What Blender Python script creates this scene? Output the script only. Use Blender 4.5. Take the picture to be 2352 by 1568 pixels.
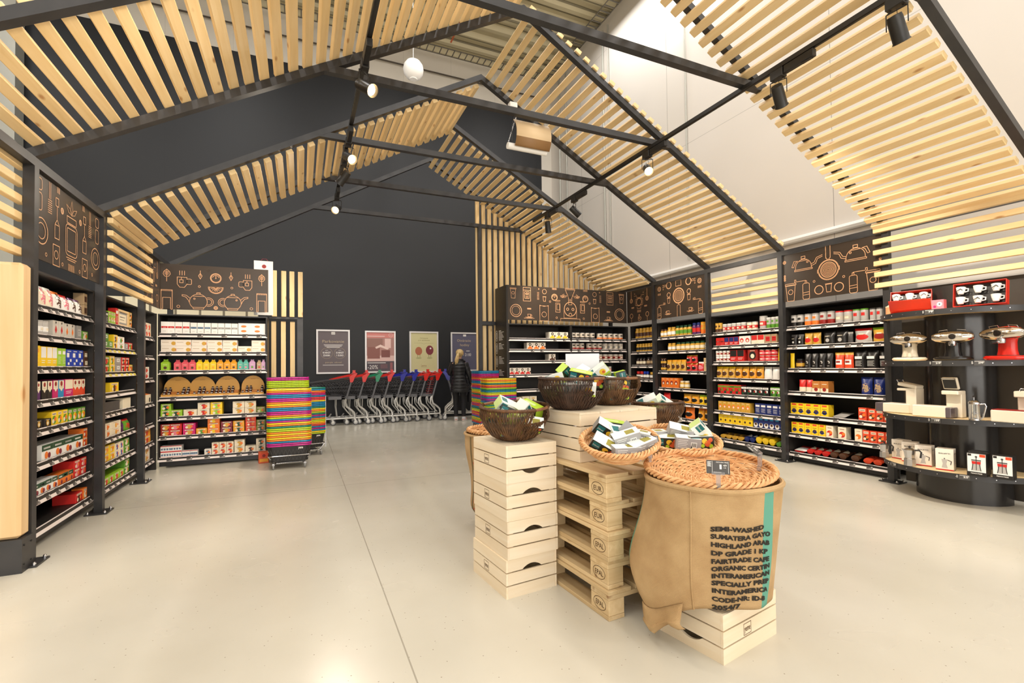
import bpy, bmesh, math, random
from mathutils import Vector, Matrix, Euler
from math import sin, cos, pi, radians, sqrt, atan2
random.seed(7)
S = bpy.context.scene
for _o in list(bpy.data.objects): bpy.data.objects.remove(_o)
COL = S.collection
# ------------------------------------------------------------------ camera
cam_d = bpy.data.cameras.new('camera'); cam = bpy.data.objects.new('camera', cam_d); COL.objects.link(cam)
YAW, PITCH, ROLL, FPX, CX, CY = .4162, .0203, -.0113, 1088.04, 1171.88, 815.51
_f = Vector((sin(YAW)*cos(PITCH), cos(YAW)*cos(PITCH), sin(PITCH))); _r = Vector((cos(YAW), -sin(YAW), 0)); _u = _r.cross(_f)
_r2 = _r*cos(ROLL)+_u*sin(ROLL); _u2 = -_r*sin(ROLL)+_u*cos(ROLL)
cam.matrix_world = Matrix(((_r2.x, _u2.x, -_f.x, 0), (_r2.y, _u2.y, -_f.y, 0), (_r2.z, _u2.z, -_f.z, 1.27), (0, 0, 0, 1)))
cam_d.sensor_width = 36; cam_d.lens = FPX/2352*36
cam_d.shift_x = (1176-CX)/2352; cam_d.shift_y = (CY-784)/2352
cam_d.clip_start = .05; cam_d.clip_end = 100
S.camera = cam
# ------------------------------------------------------------------ view, world, big lights
S.view_settings.view_transform = 'Standard'; S.view_settings.look = 'None'
S.view_settings.gamma = 1; S.view_settings.use_curve_mapping = False
S.view_settings.exposure = -.78
W = bpy.data.worlds.new('world'); S.world = W; W.use_nodes = True
W.node_tree.nodes['Background'].inputs[0].default_value = (.80, .82, .88, 1)
W.node_tree.nodes['Background'].inputs[1].default_value = .3
def area(name, loc, rot, sx, sy, power, col):
    d = bpy.data.lights.new(name, 'AREA'); d.shape = 'RECTANGLE'; d.size = sx; d.size_y = sy; d.energy = power; d.color = col
    o = bpy.data.objects.new(name, d); COL.objects.link(o); o.location = loc; o.rotation_euler = rot
    return o
for i, x in enumerate((-5.5, -1.6, 2.3, 5.6)):
    for j, y in enumerate((-4.5, 1.2, 6.6)):
        area('hall_light', (x, y, 8.7), (0, 0, 0), .5, 4.2, 215, (1.0, .975, .94))
area('front_fill_light', (0.5, -7.8, 2.5), (radians(94), 0, 0), 13, 4.4, 1050, (1.0, .975, .94))  # added fill behind the camera, lifts slat undersides and shelf goods; no window there

# ------------------------------------------------------------------ materials
MATS = {}
def lin(c): return tuple(((v/255)/12.92 if v/255 <= .04045 else ((v/255+.055)/1.055)**2.4) for v in c)
def mat(c, rough=.5, metal=0., emis=0., alpha=1., spec=.5):
    key = (tuple(c), rough, metal, emis, alpha, spec)
    if key in MATS: return MATS[key]
    m = bpy.data.materials.new('paint_%d_%d_%d' % tuple(int(v) for v in c)); m.use_nodes = True
    b = m.node_tree.nodes['Principled BSDF']; b.inputs['Base Color'].default_value = (*lin(c), 1)
    b.inputs['Roughness'].default_value = rough; b.inputs['Metallic'].default_value = metal
    b.inputs['Specular IOR Level'].default_value = spec
    if emis: b.inputs['Emission Color'].default_value = (*lin(c), 1); b.inputs['Emission Strength'].default_value = emis
    if alpha < 1:
        b.inputs['Transmission Weight'].default_value = 1-alpha; b.inputs['Alpha'].default_value = 1
    MATS[key] = m
    # a faint procedural unevenness so that no surface is one flat colour
    if not emis and alpha == 1:
        nt = m.node_tree; n = nt.nodes.new('ShaderNodeTexNoise'); n.inputs['Scale'].default_value = 35
        tc = nt.nodes.new('ShaderNodeTexCoord'); nt.links.new(tc.outputs['Object'], n.inputs['Vector'])
        mr = nt.nodes.new('ShaderNodeMapRange'); mr.inputs['To Min'].default_value = max(0, rough-.07); mr.inputs['To Max'].default_value = min(1, rough+.07)
        nt.links.new(n.outputs['Fac'], mr.inputs['Value']); nt.links.new(mr.outputs['Result'], b.inputs['Roughness'])
    return m
def newmat(name):
    m = bpy.data.materials.new(name); m.use_nodes = True; return m, m.node_tree, m.node_tree.nodes['Principled BSDF']
def ramp(nt, stops):
    r = nt.nodes.new('ShaderNodeValToRGB'); e = r.color_ramp.elements
    e[0].position, e[0].color = stops[0][0], (*lin(stops[0][1]), 1); e[1].position, e[1].color = stops[1][0], (*lin(stops[1][1]), 1)
    for p, c in stops[2:]:
        k = e.new(p); k.color = (*lin(c), 1)
    return r
def wood(name, a, b, c, axis=0, rough=.55, knots=True, sc=1., var=.12):
    m, nt, bs = newmat(name); L = nt.links; N = nt.nodes
    tc = N.new('ShaderNodeTexCoord'); oi = N.new('ShaderNodeObjectInfo')
    add = N.new('ShaderNodeVectorMath'); add.operation = 'MULTIPLY_ADD'
    L.new(oi.outputs['Random'], add.inputs[0]); add.inputs[1].default_value = (13, 17, 11); L.new(tc.outputs['Object'], add.inputs[2])
    mp = N.new('ShaderNodeMapping'); s = [22*sc]*3; s[axis] = 1.6*sc; mp.inputs['Scale'].default_value = s; L.new(add.outputs[0], mp.inputs['Vector'])
    n1 = N.new('ShaderNodeTexNoise'); n1.inputs['Scale'].default_value = 1.; n1.inputs['Detail'].default_value = 4; n1.inputs['Distortion'].default_value = .6
    L.new(mp.outputs[0], n1.inputs['Vector'])
    r = ramp(nt, [(.28, b), (.72, a), (.5, tuple((x+y)/2 for x, y in zip(a, b)))]); L.new(n1.outputs['Fac'], r.inputs['Fac'])
    last = r.outputs['Color']
    if knots:
        mp2 = N.new('ShaderNodeMapping'); s2 = [9*sc]*3; s2[axis] = 3.2*sc; mp2.inputs['Scale'].default_value = s2; L.new(add.outputs[0], mp2.inputs['Vector'])
        v = N.new('ShaderNodeTexVoronoi'); v.inputs['Scale'].default_value = 1.; L.new(mp2.outputs[0], v.inputs['Vector'])
        lt = N.new('ShaderNodeMapRange'); lt.inputs['From Min'].default_value = .05; lt.inputs['From Max'].default_value = .14
        lt.inputs['To Min'].default_value = .85; lt.inputs['To Max'].default_value = 0; L.new(v.outputs['Distance'], lt.inputs['Value'])
        mx = N.new('ShaderNodeMix'); mx.data_type = 'RGBA'; L.new(lt.outputs[0], mx.inputs['Factor']); L.new(last, mx.inputs['A']); mx.inputs['B'].default_value = (*lin(c), 1)
        last = mx.outputs['Result']
    hs = N.new('ShaderNodeHueSaturation'); mr = N.new('ShaderNodeMapRange'); mr.inputs['To Min'].default_value = 1-var; mr.inputs['To Max'].default_value = 1+var*.5
    L.new(oi.outputs['Random'], mr.inputs['Value']); L.new(mr.outputs[0], hs.inputs['Value']); L.new(last, hs.inputs['Color'])
    L.new(hs.outputs[0], bs.inputs['Base Color']); bs.inputs['Roughness'].default_value = rough
    bp = N.new('ShaderNodeBump'); bp.inputs['Strength'].default_value = .12; bp.inputs['Distance'].default_value = .002; L.new(n1.outputs['Fac'], bp.inputs['Height']); L.new(bp.outputs[0], bs.inputs['Normal'])
    return m
PINE = wood('slat_pine', (246, 218, 168), (236, 202, 144), (182, 128, 74))
CRATE = wood('crate_wood', (242, 228, 204), (234, 214, 182), (200, 150, 100), knots=False, var=.08)
CRATEY = wood('crate_wood_end', (242, 228, 204), (234, 214, 182), (200, 150, 100), axis=1, knots=False, var=.08)
PALLET = wood('pallet_wood', (226, 202, 160), (202, 172, 126), (140, 96, 56), var=.12)
PALLETY = wood('pallet_wood_long', (226, 202, 160), (202, 172, 126), (140, 96, 56), axis=1, var=.12)
BOARD = wood('pine_cladding', (230, 200, 156), (220, 184, 134), (182, 124, 66), axis=2, sc=.6, var=.03)
PLY = wood('birch_ply', (236, 210, 164), (226, 194, 142), (190, 140, 90), knots=False, sc=.5)
def steel():
    m, nt, b = newmat('anthracite_steel'); N = nt.nodes; L = nt.links
    tc = N.new('ShaderNodeTexCoord'); n = N.new('ShaderNodeTexNoise'); n.inputs['Scale'].default_value = 6; L.new(tc.outputs['Object'], n.inputs['Vector'])
    r = ramp(nt, [(.3, (54, 54, 56)), (.7, (66, 65, 66))]); L.new(n.outputs['Fac'], r.inputs['Fac']); L.new(r.outputs[0], b.inputs['Base Color'])
    b.inputs['Roughness'].default_value = .38; b.inputs['Metallic'].default_value = .35
    return m
STEEL = steel()
BLACK = mat((30, 28, 27), .45); SHELFBLK = mat((34, 31, 29), .5); CHROME = mat((205, 205, 208), .22, 1.); WHITE = mat((236, 234, 230), .5)
RAIL = mat((232, 222, 218), .4); LBL = mat((80, 75, 72), .5); INK = mat((240, 236, 230), .6)
def floor_mat():
    m, nt, b = newmat('cream_floor_coating'); N = nt.nodes; L = nt.links
    tc = N.new('ShaderNodeTexCoord'); n = N.new('ShaderNodeTexNoise'); n.inputs['Scale'].default_value = .9; n.inputs['Detail'].default_value = 6; L.new(tc.outputs['Object'], n.inputs['Vector'])
    r = ramp(nt, [(.3, (201, 195, 180)), (.7, (214, 209, 196))]); L.new(n.outputs['Fac'], r.inputs['Fac'])
    v = N.new('ShaderNodeTexVoronoi'); v.inputs['Scale'].default_value = 22; L.new(tc.outputs['Object'], v.inputs['Vector'])
    wn = N.new('ShaderNodeMapRange'); wn.inputs['From Min'].default_value = .055; wn.inputs['From Max'].default_value = .075; wn.inputs['To Min'].default_value = .75; wn.inputs['To Max'].default_value = 0
    L.new(v.outputs['Distance'], wn.inputs['Value'])
    mx = N.new('ShaderNodeMix'); mx.data_type = 'RGBA'; L.new(wn.outputs[0], mx.inputs['Factor']); L.new(r.outputs[0], mx.inputs['A']); mx.inputs['B'].default_value = (*lin((132, 118, 98)), 1)
    # saw-cut joints
    sp = N.new('ShaderNodeSeparateXYZ'); L.new(tc.outputs['Object'], sp.inputs[0]); last = mx.outputs['Result']
    for ax, pos in ((0, .425), (1, 5.40), (0, 7.9), (1, -1.2)):
        s = N.new('ShaderNodeMath'); s.operation = 'SUBTRACT'; L.new(sp.outputs[ax], s.inputs[0]); s.inputs[1].default_value = pos
        a = N.new('ShaderNodeMath'); a.operation = 'ABSOLUTE'; L.new(s.outputs[0], a.inputs[0])
        c = N.new('ShaderNodeMath'); c.operation = 'LESS_THAN'; L.new(a.outputs[0], c.inputs[0]); c.inputs[1].default_value = .0035
        k = N.new('ShaderNodeMath'); k.operation = 'MULTIPLY'; L.new(c.outputs[0], k.inputs[0]); k.inputs[1].default_value = .55
        q = N.new('ShaderNodeMix'); q.data_type = 'RGBA'; L.new(k.outputs[0], q.inputs['Factor']); L.new(last, q.inputs['A']); q.inputs['B'].default_value = (*lin((120, 110, 92)), 1); last = q.outputs['Result']
    L.new(last, b.inputs['Base Color']); b.inputs['Roughness'].default_value = .24; b.inputs['Specular IOR Level'].default_value = .5
    n2 = N.new('ShaderNodeTexNoise'); n2.inputs['Scale'].default_value = 2.; L.new(tc.outputs['Object'], n2.inputs['Vector'])
    mr = N.new('ShaderNodeMapRange'); mr.inputs['To Min'].default_value = .16; mr.inputs['To Max'].default_value = .34; L.new(n2.outputs['Fac'], mr.inputs['Value']); L.new(mr.outputs[0], b.inputs['Roughness'])
    return m
def wall_mat(name, a, b_, line=None, rough=.6):
    m, nt, b = newmat(name); N = nt.nodes; L = nt.links
    tc = N.new('ShaderNodeTexCoord'); n = N.new('ShaderNodeTexNoise'); n.inputs['Scale'].default_value = .5; L.new(tc.outputs['Object'], n.inputs['Vector'])
    r = ramp(nt, [(.3, a), (.7, b_)]); L.new(n.outputs['Fac'], r.inputs['Fac']); last = r.outputs[0]
    if line:  # panel joints (axis, start, pitch, half width, colour)
        sp = N.new('ShaderNodeSeparateXYZ'); L.new(tc.outputs['Object'], sp.inputs[0])
        for ax, st, pitch, hw, c in line:
            s = N.new('ShaderNodeMath'); s.operation = 'SUBTRACT'; L.new(sp.outputs[ax], s.inputs[0]); s.inputs[1].default_value = st
            w = N.new('ShaderNodeMath'); w.operation = 'WRAP'; L.new(s.outputs[0], w.inputs[0]); w.inputs[1].default_value = pitch/2; w.inputs[2].default_value = -pitch/2
            a2 = N.new('ShaderNodeMath'); a2.operation = 'ABSOLUTE'; L.new(w.outputs[0], a2.inputs[0])
            g = N.new('ShaderNodeMath'); g.operation = 'LESS_THAN'; L.new(a2.outputs[0], g.inputs[0]); g.inputs[1].default_value = hw
            q = N.new('ShaderNodeMix'); q.data_type = 'RGBA'; L.new(g.outputs[0], q.inputs['Factor']); L.new(last, q.inputs['A']); q.inputs['B'].default_value = (*lin(c), 1); last = q.outputs['Result']
    L.new(last, b.inputs['Base Color']); b.inputs['Roughness'].default_value = rough
    return m
FLOOR = floor_mat()
NAVY = wall_mat('dark_navy_wall', (19, 21, 26), (23, 25, 31), [(0, 1.1, 1.2, .0015, (13, 15, 19))], .5)
OFFW = wall_mat('white_sandwich_wall', (214, 208, 200), (222, 216, 210), [(1, .9, 3.0, .004, (150, 146, 140)), (2, 5.2, 3.2, .004, (180, 176, 170))], .6)
OFFB = wall_mat('white_upper_wall', (206, 200, 190), (214, 208, 198), [(0, 1.1, 1.2, .002, (170, 165, 158))], .6)
CEIL = wall_mat('steel_deck_ceiling', (182, 172, 140), (192, 182, 150), [(1, .1, .30, .02, (120, 112, 88))], .5)

# ------------------------------------------------------------------ mesh helpers
class MB:
    def __init__(s): s.v = []; s.f = []; s.mi = []; s.mats = []; s.sm = []
    def m(s, mt):
        if mt not in s.mats: s.mats.append(mt)
        return s.mats.index(mt)
    def add(s, vs, fs, mt, smooth=False, M=None):
        o = len(s.v)
        s.v += [tuple(M @ Vector(p)) for p in vs] if M is not None else [tuple(p) for p in vs]
        k = s.m(mt)
        for f in fs: s.f.append([o+i for i in f]); s.mi.append(k); s.sm.append(smooth)
        return s
    def box(s, x0, x1, y0, y1, z0, z1, mt, M=None):
        vs = [(x, y, z) for z in (z0, z1) for y in (y0, y1) for x in (x0, x1)]
        return s.add(vs, [(0, 2, 3, 1), (4, 5, 7, 6), (0, 1, 5, 4), (2, 6, 7, 3), (0, 4, 6, 2), (1, 3, 7, 5)], mt, M=M)
    def quad(s, a, b, c, d, mt, M=None): return s.add([a, b, c, d], [(0, 1, 2, 3)], mt, M=M)
    def cbox(s, x0, x1, y0, y1, z0, z1, c, mt, M=None):   # box with chamfered edges
        cx, cy, cz = (x0+x1)/2, (y0+y1)/2, (z0+z1)/2; h = ((x1-x0)/2, (y1-y0)/2, (z1-z0)/2); vs = []; idx = {}
        for sx in (-1, 1):
            for sy in (-1, 1):
                for sz in (-1, 1):
                    for ax in range(3):
                        p = [sx*(h[0]-c), sy*(h[1]-c), sz*(h[2]-c)]; p[ax] = (sx, sy, sz)[ax]*h[ax]
                        idx[(sx, sy, sz, ax)] = len(vs); vs.append((cx+p[0], cy+p[1], cz+p[2]))
        fs = []
        for ax in range(3):
            o = [i for i in range(3) if i != ax]
            for sg in (-1, 1):
                q = []
                for a, b in ((-1, -1), (1, -1), (1, 1), (-1, 1)):
                    t = [0, 0, 0]; t[ax] = sg; t[o[0]] = a; t[o[1]] = b; q.append(idx[(*t, ax)])
                fs.append(q if (sg > 0) == (ax != 1) else q[::-1])
        for ax in range(3):
            o = [i for i in range(3) if i != ax]
            for a in (-1, 1):
                for b in (-1, 1):
                    t0 = [0, 0, 0]; t0[ax] = -1; t0[o[0]] = a; t0[o[1]] = b; t1 = list(t0); t1[ax] = 1
                    fs.append([idx[(*t0, o[0])], idx[(*t1, o[0])], idx[(*t1, o[1])], idx[(*t0, o[1])]])
        for sx in (-1, 1):
            for sy in (-1, 1):
                for sz in (-1, 1): fs.append([idx[(sx, sy, sz, k)] for k in range(3)])
        return s.add(vs, fs, mt, M=M)
    def lathe(s, prof, mt, seg=20, M=None, smooth=True, cap=True, sx=1., sy=1., mats=None):
        vs = []; n = len(prof)
        for r, z in prof:
            for k in range(seg): a = 2*pi*k/seg; vs.append((r*cos(a)*sx, r*sin(a)*sy, z))
        for i in range(n-1):
            fs = [(i*seg+k, i*seg+(k+1) % seg, (i+1)*seg+(k+1) % seg, (i+1)*seg+k) for k in range(seg)]
            o = vs[i*seg:(i+2)*seg]
            s.add(o, [(k, (k+1) % seg, seg+(k+1) % seg, seg+k) for k in range(seg)], mats[i] if mats else mt, smooth, M)
        if cap:
            if prof[0][0] > 1e-5: s.add(vs[:seg], [tuple(range(seg))[::-1]], mats[0] if mats else mt, False, M)
            if prof[-1][0] > 1e-5: s.add(vs[-seg:], [tuple(range(seg))], mats[-1] if mats else mt, False, M)
        return s
    def tube(s, pts, r, mt, seg=8, closed=False, cap=True, M=None, smooth=True):
        P = [Vector(p) for p in pts]; n = len(P); vs = []; pn = None
        rr = r if isinstance(r, (list, tuple)) else [r]*n
        for i in range(n):
            if closed: t = P[(i+1) % n]-P[i-1]
            else: t = P[min(i+1, n-1)]-P[max(i-1, 0)]
            t.normalize()
            if pn is None:
                pn = t.orthogonal().normalized()
            else:
                pn = (pn-t*pn.dot(t))
                pn = pn.normalized() if pn.length > 1e-6 else t.orthogonal().normalized()
            b = t.cross(pn)
            for k in range(seg): a = 2*pi*k/seg; vs.append(P[i]+(pn*cos(a)+b*sin(a))*rr[i])
        fs = []
        for i in range(n if closed else n-1):
            j = (i+1) % n
            for k in range(seg): fs.append((i*seg+k, i*seg+(k+1) % seg, j*seg+(k+1) % seg, j*seg+k))
        if cap and not closed: fs.append(tuple(range(seg))[::-1]); fs.append(tuple((n-1)*seg+k for k in range(seg)))
        return s.add(vs, fs, mt, smooth, M)
    def prism(s, poly, y0, y1, mt, M=None):  # polygon in xz, extruded along y
        n = len(poly); vs = [(x, y0, z) for x, z in poly]+[(x, y1, z) for x, z in poly]
        return s.add(vs, [tuple(range(n)), tuple(range(2*n-1, n-1, -1))]+[(i, i+n, (i+1) % n+n, (i+1) % n) for i in range(n)], mt, M=M)
    def flat(s, poly, mt, y=0., M=None):    # polygon lying in the xz plane
        return s.add([(x, y, z) for x, z in poly], [tuple(range(len(poly)))], mt, M=M)
    def stroke(s, pts, w, mt, y=0., closed=False, M=None):   # ribbon line in the xz plane
        P = [Vector((p[0], p[1])) for p in pts]; n = len(P)
        if closed and n < 3: closed = False
        L = []; R = []
        for i in range(n):
            if closed: a, b = P[i-1], P[(i+1) % n]
            else: a, b = P[max(i-1, 0)], P[min(i+1, n-1)]
            d1 = (P[i]-a); d2 = (b-P[i])
            d1 = d1.normalized() if d1.length > 1e-9 else d2.normalized(); d2 = d2.normalized() if d2.length > 1e-9 else d1
            t = (d1+d2); t = t.normalized() if t.length > 1e-6 else d1
            nn = Vector((-t.y, t.x)); k = w/2/max(.35, nn.dot(Vector((-d1.y, d1.x))))
            L.append(P[i]+nn*k); R.append(P[i]-nn*k)
        vs = [(q.x, y, q.y) for q in L]+[(q.x, y, q.y) for q in R]
        fs = [(i, (i+1) % n, (i+1) % n+n, i+n) for i in range(n if closed else n-1)]
        return s.add(vs, fs, mt, M=M)
    def merge(s, o, M=None):
        k = len(s.v); s.v += [tuple(M @ Vector(p)) for p in o.v] if M is not None else list(o.v)
        ix = [s.m(mm) for mm in o.mats]
        for f, mi, sm in zip(o.f, o.mi, o.sm): s.f.append([k+i for i in f]); s.mi.append(ix[mi]); s.sm.append(sm)
        return s
    def mesh(s, name):
        me = bpy.data.meshes.new(name); me.from_pydata(s.v, [], s.f)
        for mm in s.mats: me.materials.append(mm)
        me.polygons.foreach_set('material_index', s.mi); me.polygons.foreach_set('use_smooth', s.sm); me.update()
        if any(s.sm):
            b = bmesh.new(); b.from_mesh(me); bmesh.ops.remove_doubles(b, verts=b.verts, dist=1e-5); b.to_mesh(me); b.free(); me.set_sharp_from_angle(angle=radians(38))
        return me
    def obj(s, name, parent=None, loc=None, rot=None, fix=True):
        me = s.mesh(name)
        if fix:
            b = bmesh.new(); b.from_mesh(me); bmesh.ops.recalc_face_normals(b, faces=b.faces); b.to_mesh(me); b.free()
        o = bpy.data.objects.new(name, me); COL.objects.link(o)
        if parent: o.parent = parent
        if loc: o.location = loc
        if rot: o.rotation_euler = rot
        return o
def tag(o, label=None, cat=None, group=None, kind=None):
    if label:
        w = label.split()
        if len(w) > 16: label = ' '.join(w[:16])
        o['label'] = label
    if cat: o['category'] = cat
    if group: o['group'] = group
    if kind: o['kind'] = kind
    return o
def empty(name, loc, rz=0, label=None, cat=None, group=None):
    o = bpy.data.objects.new(name, None); COL.objects.link(o); o.location = loc; o.rotation_euler = (0, 0, rz); o.empty_display_size = .05
    return tag(o, label, cat, group)
def struct(o): o['kind'] = 'structure'; return o
def copy_tree(o, parent=None):
    c = o.copy(); COL.objects.link(c); c.parent = parent
    for ch in KIDS(o): copy_tree(ch, c)
    return c
def KIDS(o): return [x for x in o.children]
def T(x, y, z): return Matrix.Translation((x, y, z))
def RZ(a): return Matrix.Rotation(a, 4, 'Z')
def RX(a): return Matrix.Rotation(a, 4, 'X')
def RY(a): return Matrix.Rotation(a, 4, 'Y')
def SC(x, y, z): return Matrix.Diagonal((x, y, z, 1))
_txt = {}
def text(mb, s, size, mt, M, align='LEFT', y=0., width=None, bold=0.):
    """letters laid in the local xz plane (facing -y)"""
    key = (s, align, bold)
    if key not in _txt:
        c = bpy.data.curves.new('t', 'FONT'); c.body = s; c.size = 1; c.align_x = align; c.resolution_u = 2; c.offset = bold
        o = bpy.data.objects.new('t', c); COL.objects.link(o); bpy.context.view_layer.update()
        me = o.to_mesh(); vs = [(v.co.x, v.co.y) for v in me.vertices]; fs = [tuple(p.vertices) for p in me.polygons]
        o.to_mesh_clear(); bpy.data.objects.remove(o); bpy.data.curves.remove(c); _txt[key] = (vs, fs)
    vs, fs = _txt[key]
    if not vs: return mb
    k = size
    if width:
        x0 = min(v[0] for v in vs); x1 = max(v[0] for v in vs); kx = width/(x1-x0)
    else: kx = k
    return mb.add([(a*kx, y, b*k) for a, b in vs], fs, mt, M=M)
def circ(cx, cz, r, n=24, a0=0, a1=2*pi, rz=None):
    rz = r if rz is None else rz
    full = abs(a1-a0-2*pi) < 1e-6
    m = n if full else n+1
    return [(cx+r*cos(a0+(a1-a0)*i/n), cz+rz*sin(a0+(a1-a0)*i/n)) for i in range(m)]
ORD = ['', 'first', 'second', 'third', 'fourth', 'fifth', 'sixth', 'seventh', 'eighth', 'ninth', 'tenth', 'eleventh', 'twelfth', 'thirteenth', 'fourteenth', 'fifteenth', 'sixteenth', 'seventeenth', 'eighteenth', 'nineteenth', 'twentieth']
NUM = ['zero', 'one', 'two', 'three', 'four', 'five', 'six', 'seven', 'eight', 'nine', 'ten', 'eleven', 'twelve', 'thirteen', 'fourteen', 'fifteen', 'sixteen', 'seventeen', 'eighteen', 'nineteen', 'twenty']
def nth(i, n, a='left'):   # 1-based
    if n == 1: return ''
    if i == 1: return a+'most'+' of '+NUM[n]
    return ORD[i]+' from '+a+' of '+NUM[n]
# ================================================================== THE SETTING
XL, XR = -1.61, 5.63
RY_ = {'Y': 1.71, 'Z': 2.915, 'A': 4.115, 'B': 5.32, 'C': 6.52, 'D': 7.80}
m = MB().box(-9, 6.36, -8, 11.44, -.1, 0, FLOOR); struct(m.obj('floor'))
m = MB().box(-9, 6.05, 11.42, 11.6, 0, 8.0, NAVY); struct(m.obj('wall_back'))
m = MB().box(-9, 6.36, 11.44, 11.6, 8.0, 9.1, OFFB).box(6.05, 6.5, 11.42, 11.6, 0, 8.0, OFFB); struct(m.obj('wall_back_upper'))
m = MB().box(6.36, 6.6, -8, 11.6, 0, 9.1, OFFW); struct(m.obj('wall_right'))
m = MB().box(-9.2, -9, -8, 11.6, 0, 9.1, OFFB); struct(m.obj('wall_left'))
m = MB().box(-9, 6.36, -8.2, -8, 0, 9.1, OFFB); struct(m.obj('wall_front'))
m = MB().box(-9, 6.5, -8.2, 11.6, 9.2, 9.35, CEIL)
y = -8
while y < 11.4:   # trapezoid ribs of the steel deck
    m.prism([(y, 9.2), (y+.06, 9.1), (y+.16, 9.1), (y+.22, 9.2)], -9, 6.36, CEIL, M=Matrix(((0, 1, 0, 0), (1, 0, 0, 0), (0, 0, 1, 0), (0, 0, 0, 1))))
    y += .42
struct(m.obj('ceiling'))
GALV = mat((176, 176, 168), .45, .3)
m = MB().box(-4.95, -4.62, 11.1, 11.4, 0, 9.1, GALV)
struct(m.obj('trim_1'))
m = MB().tube([(6.32, -8, 2.97), (6.32, 11.4, 2.97)], .045, WHITE); struct(m.obj('trim_2'))
# pale partition of the next hall, seen over and through the left shelving
CREAM = wall_mat('cream_partition', (226, 216, 186), (234, 224, 196), [(1, .2, .62, .012, (120, 110, 90))], .5)
m = MB().box(-4.0, -.8, 10.9, 11.0, 0, 2.62, wall_mat('cream_partition_back', (226, 216, 186), (234, 224, 196), [(0, .2, .4, .02, (120, 110, 90))], .5)); struct(m.obj('wall_partition_back'))
# cable trays, conduits and cables under the ceiling
TRAY = mat((120, 116, 108), .5, .4)
def tray(pts, w, label, x=True):
    m = MB(); (a, b) = pts; a = Vector(a); b = Vector(b); d = (b-a); L = d.length; d.normalize(); s = d.cross(Vector((0, 0, 1)))
    for k in (-1, 1):
        c = a+s*w/2*k; e = b+s*w/2*k
        m.tube([c, e], .012, TRAY, 4)
    n = int(L/.16)
    for i in range(n+1):
        p = a+d*L*i/n; q = s*w/2
        m.tube([p-q, p+q], .014, TRAY, 4)
    return tag(m.obj('cable_tray'), label, 'cable tray')
tray([(-4.5, 10.95, 8.86), (6.0, 10.95, 8.86)], .26, 'ladder cable tray running along the top of the back wall')
tray([(6.05, 10.8, 8.9), (6.05, -3, 8.9)], .26, 'ladder cable tray running along the top of the right wall')
ORG = mat((190, 96, 60), .6); DK = mat((70, 60, 50), .6)
tag(MB().tube([(3.25, 10.6, 8.88), (3.3, 10.1, 9.0), (3.32, 9.6, 9.02), (3.45, 9.0, 9.03), (3.42, 8.2, 9.04)], .02, ORG).obj('orange_cable'), 'orange cable looping down under the steel ceiling', 'cable')
tag(MB().tube([(-2, 9.9, 9.03), (1.5, 9.92, 9.03), (2.6, 9.6, 9.04), (3.4, 9.7, 9.0), (4.2, 9.2, 9.04), (6.2, 9.3, 9.04)], .016, DK).obj('dark_cable'), 'thin dark cable strung under the steel ceiling deck', 'cable')
tag(MB().tube([(-4, 11.36, 8.55), (6.0, 11.36, 8.55)], .018, DK).obj('conduit'), 'thin dark conduit along the white wall above the navy wall', 'conduit')
for i, (yy, r, nm) in enumerate(((10.9, .022, 'nearest the back corner'), (10.55, .014, 'second from the back corner'), (8.9, .02, 'third from the back corner'), (8.7, .012, 'fourth from the back corner'), (6.4, .012, 'fifth from the back corner'))):
    tag(MB().tube([(6.33, yy, 3.1), (6.33, yy, 8.9)], r, GALV).obj('conduit'), 'vertical pipe on the white right wall, ' + nm, 'conduit', 'vertical pipes on the right wall')
# ceiling strip lights visible between the near slats
for i, (x, yy) in enumerate(((-2.6, 7.6), (-.6, 7.9))):
    t = empty('ceiling_light', (x, yy, 8.95), 0, ('left' if i == 0 else 'right')+' bright strip light with louvres under the steel ceiling', 'ceiling light', 'strip lights on the ceiling')
    MB().box(-.8, .8, -.09, .09, .0, .07, WHITE).obj('housing', t); MB().box(-.78, .78, -.07, .07, -.012, -.001, mat((255, 250, 240), .5, 0, 3.)).obj('diffuser', t)

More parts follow.
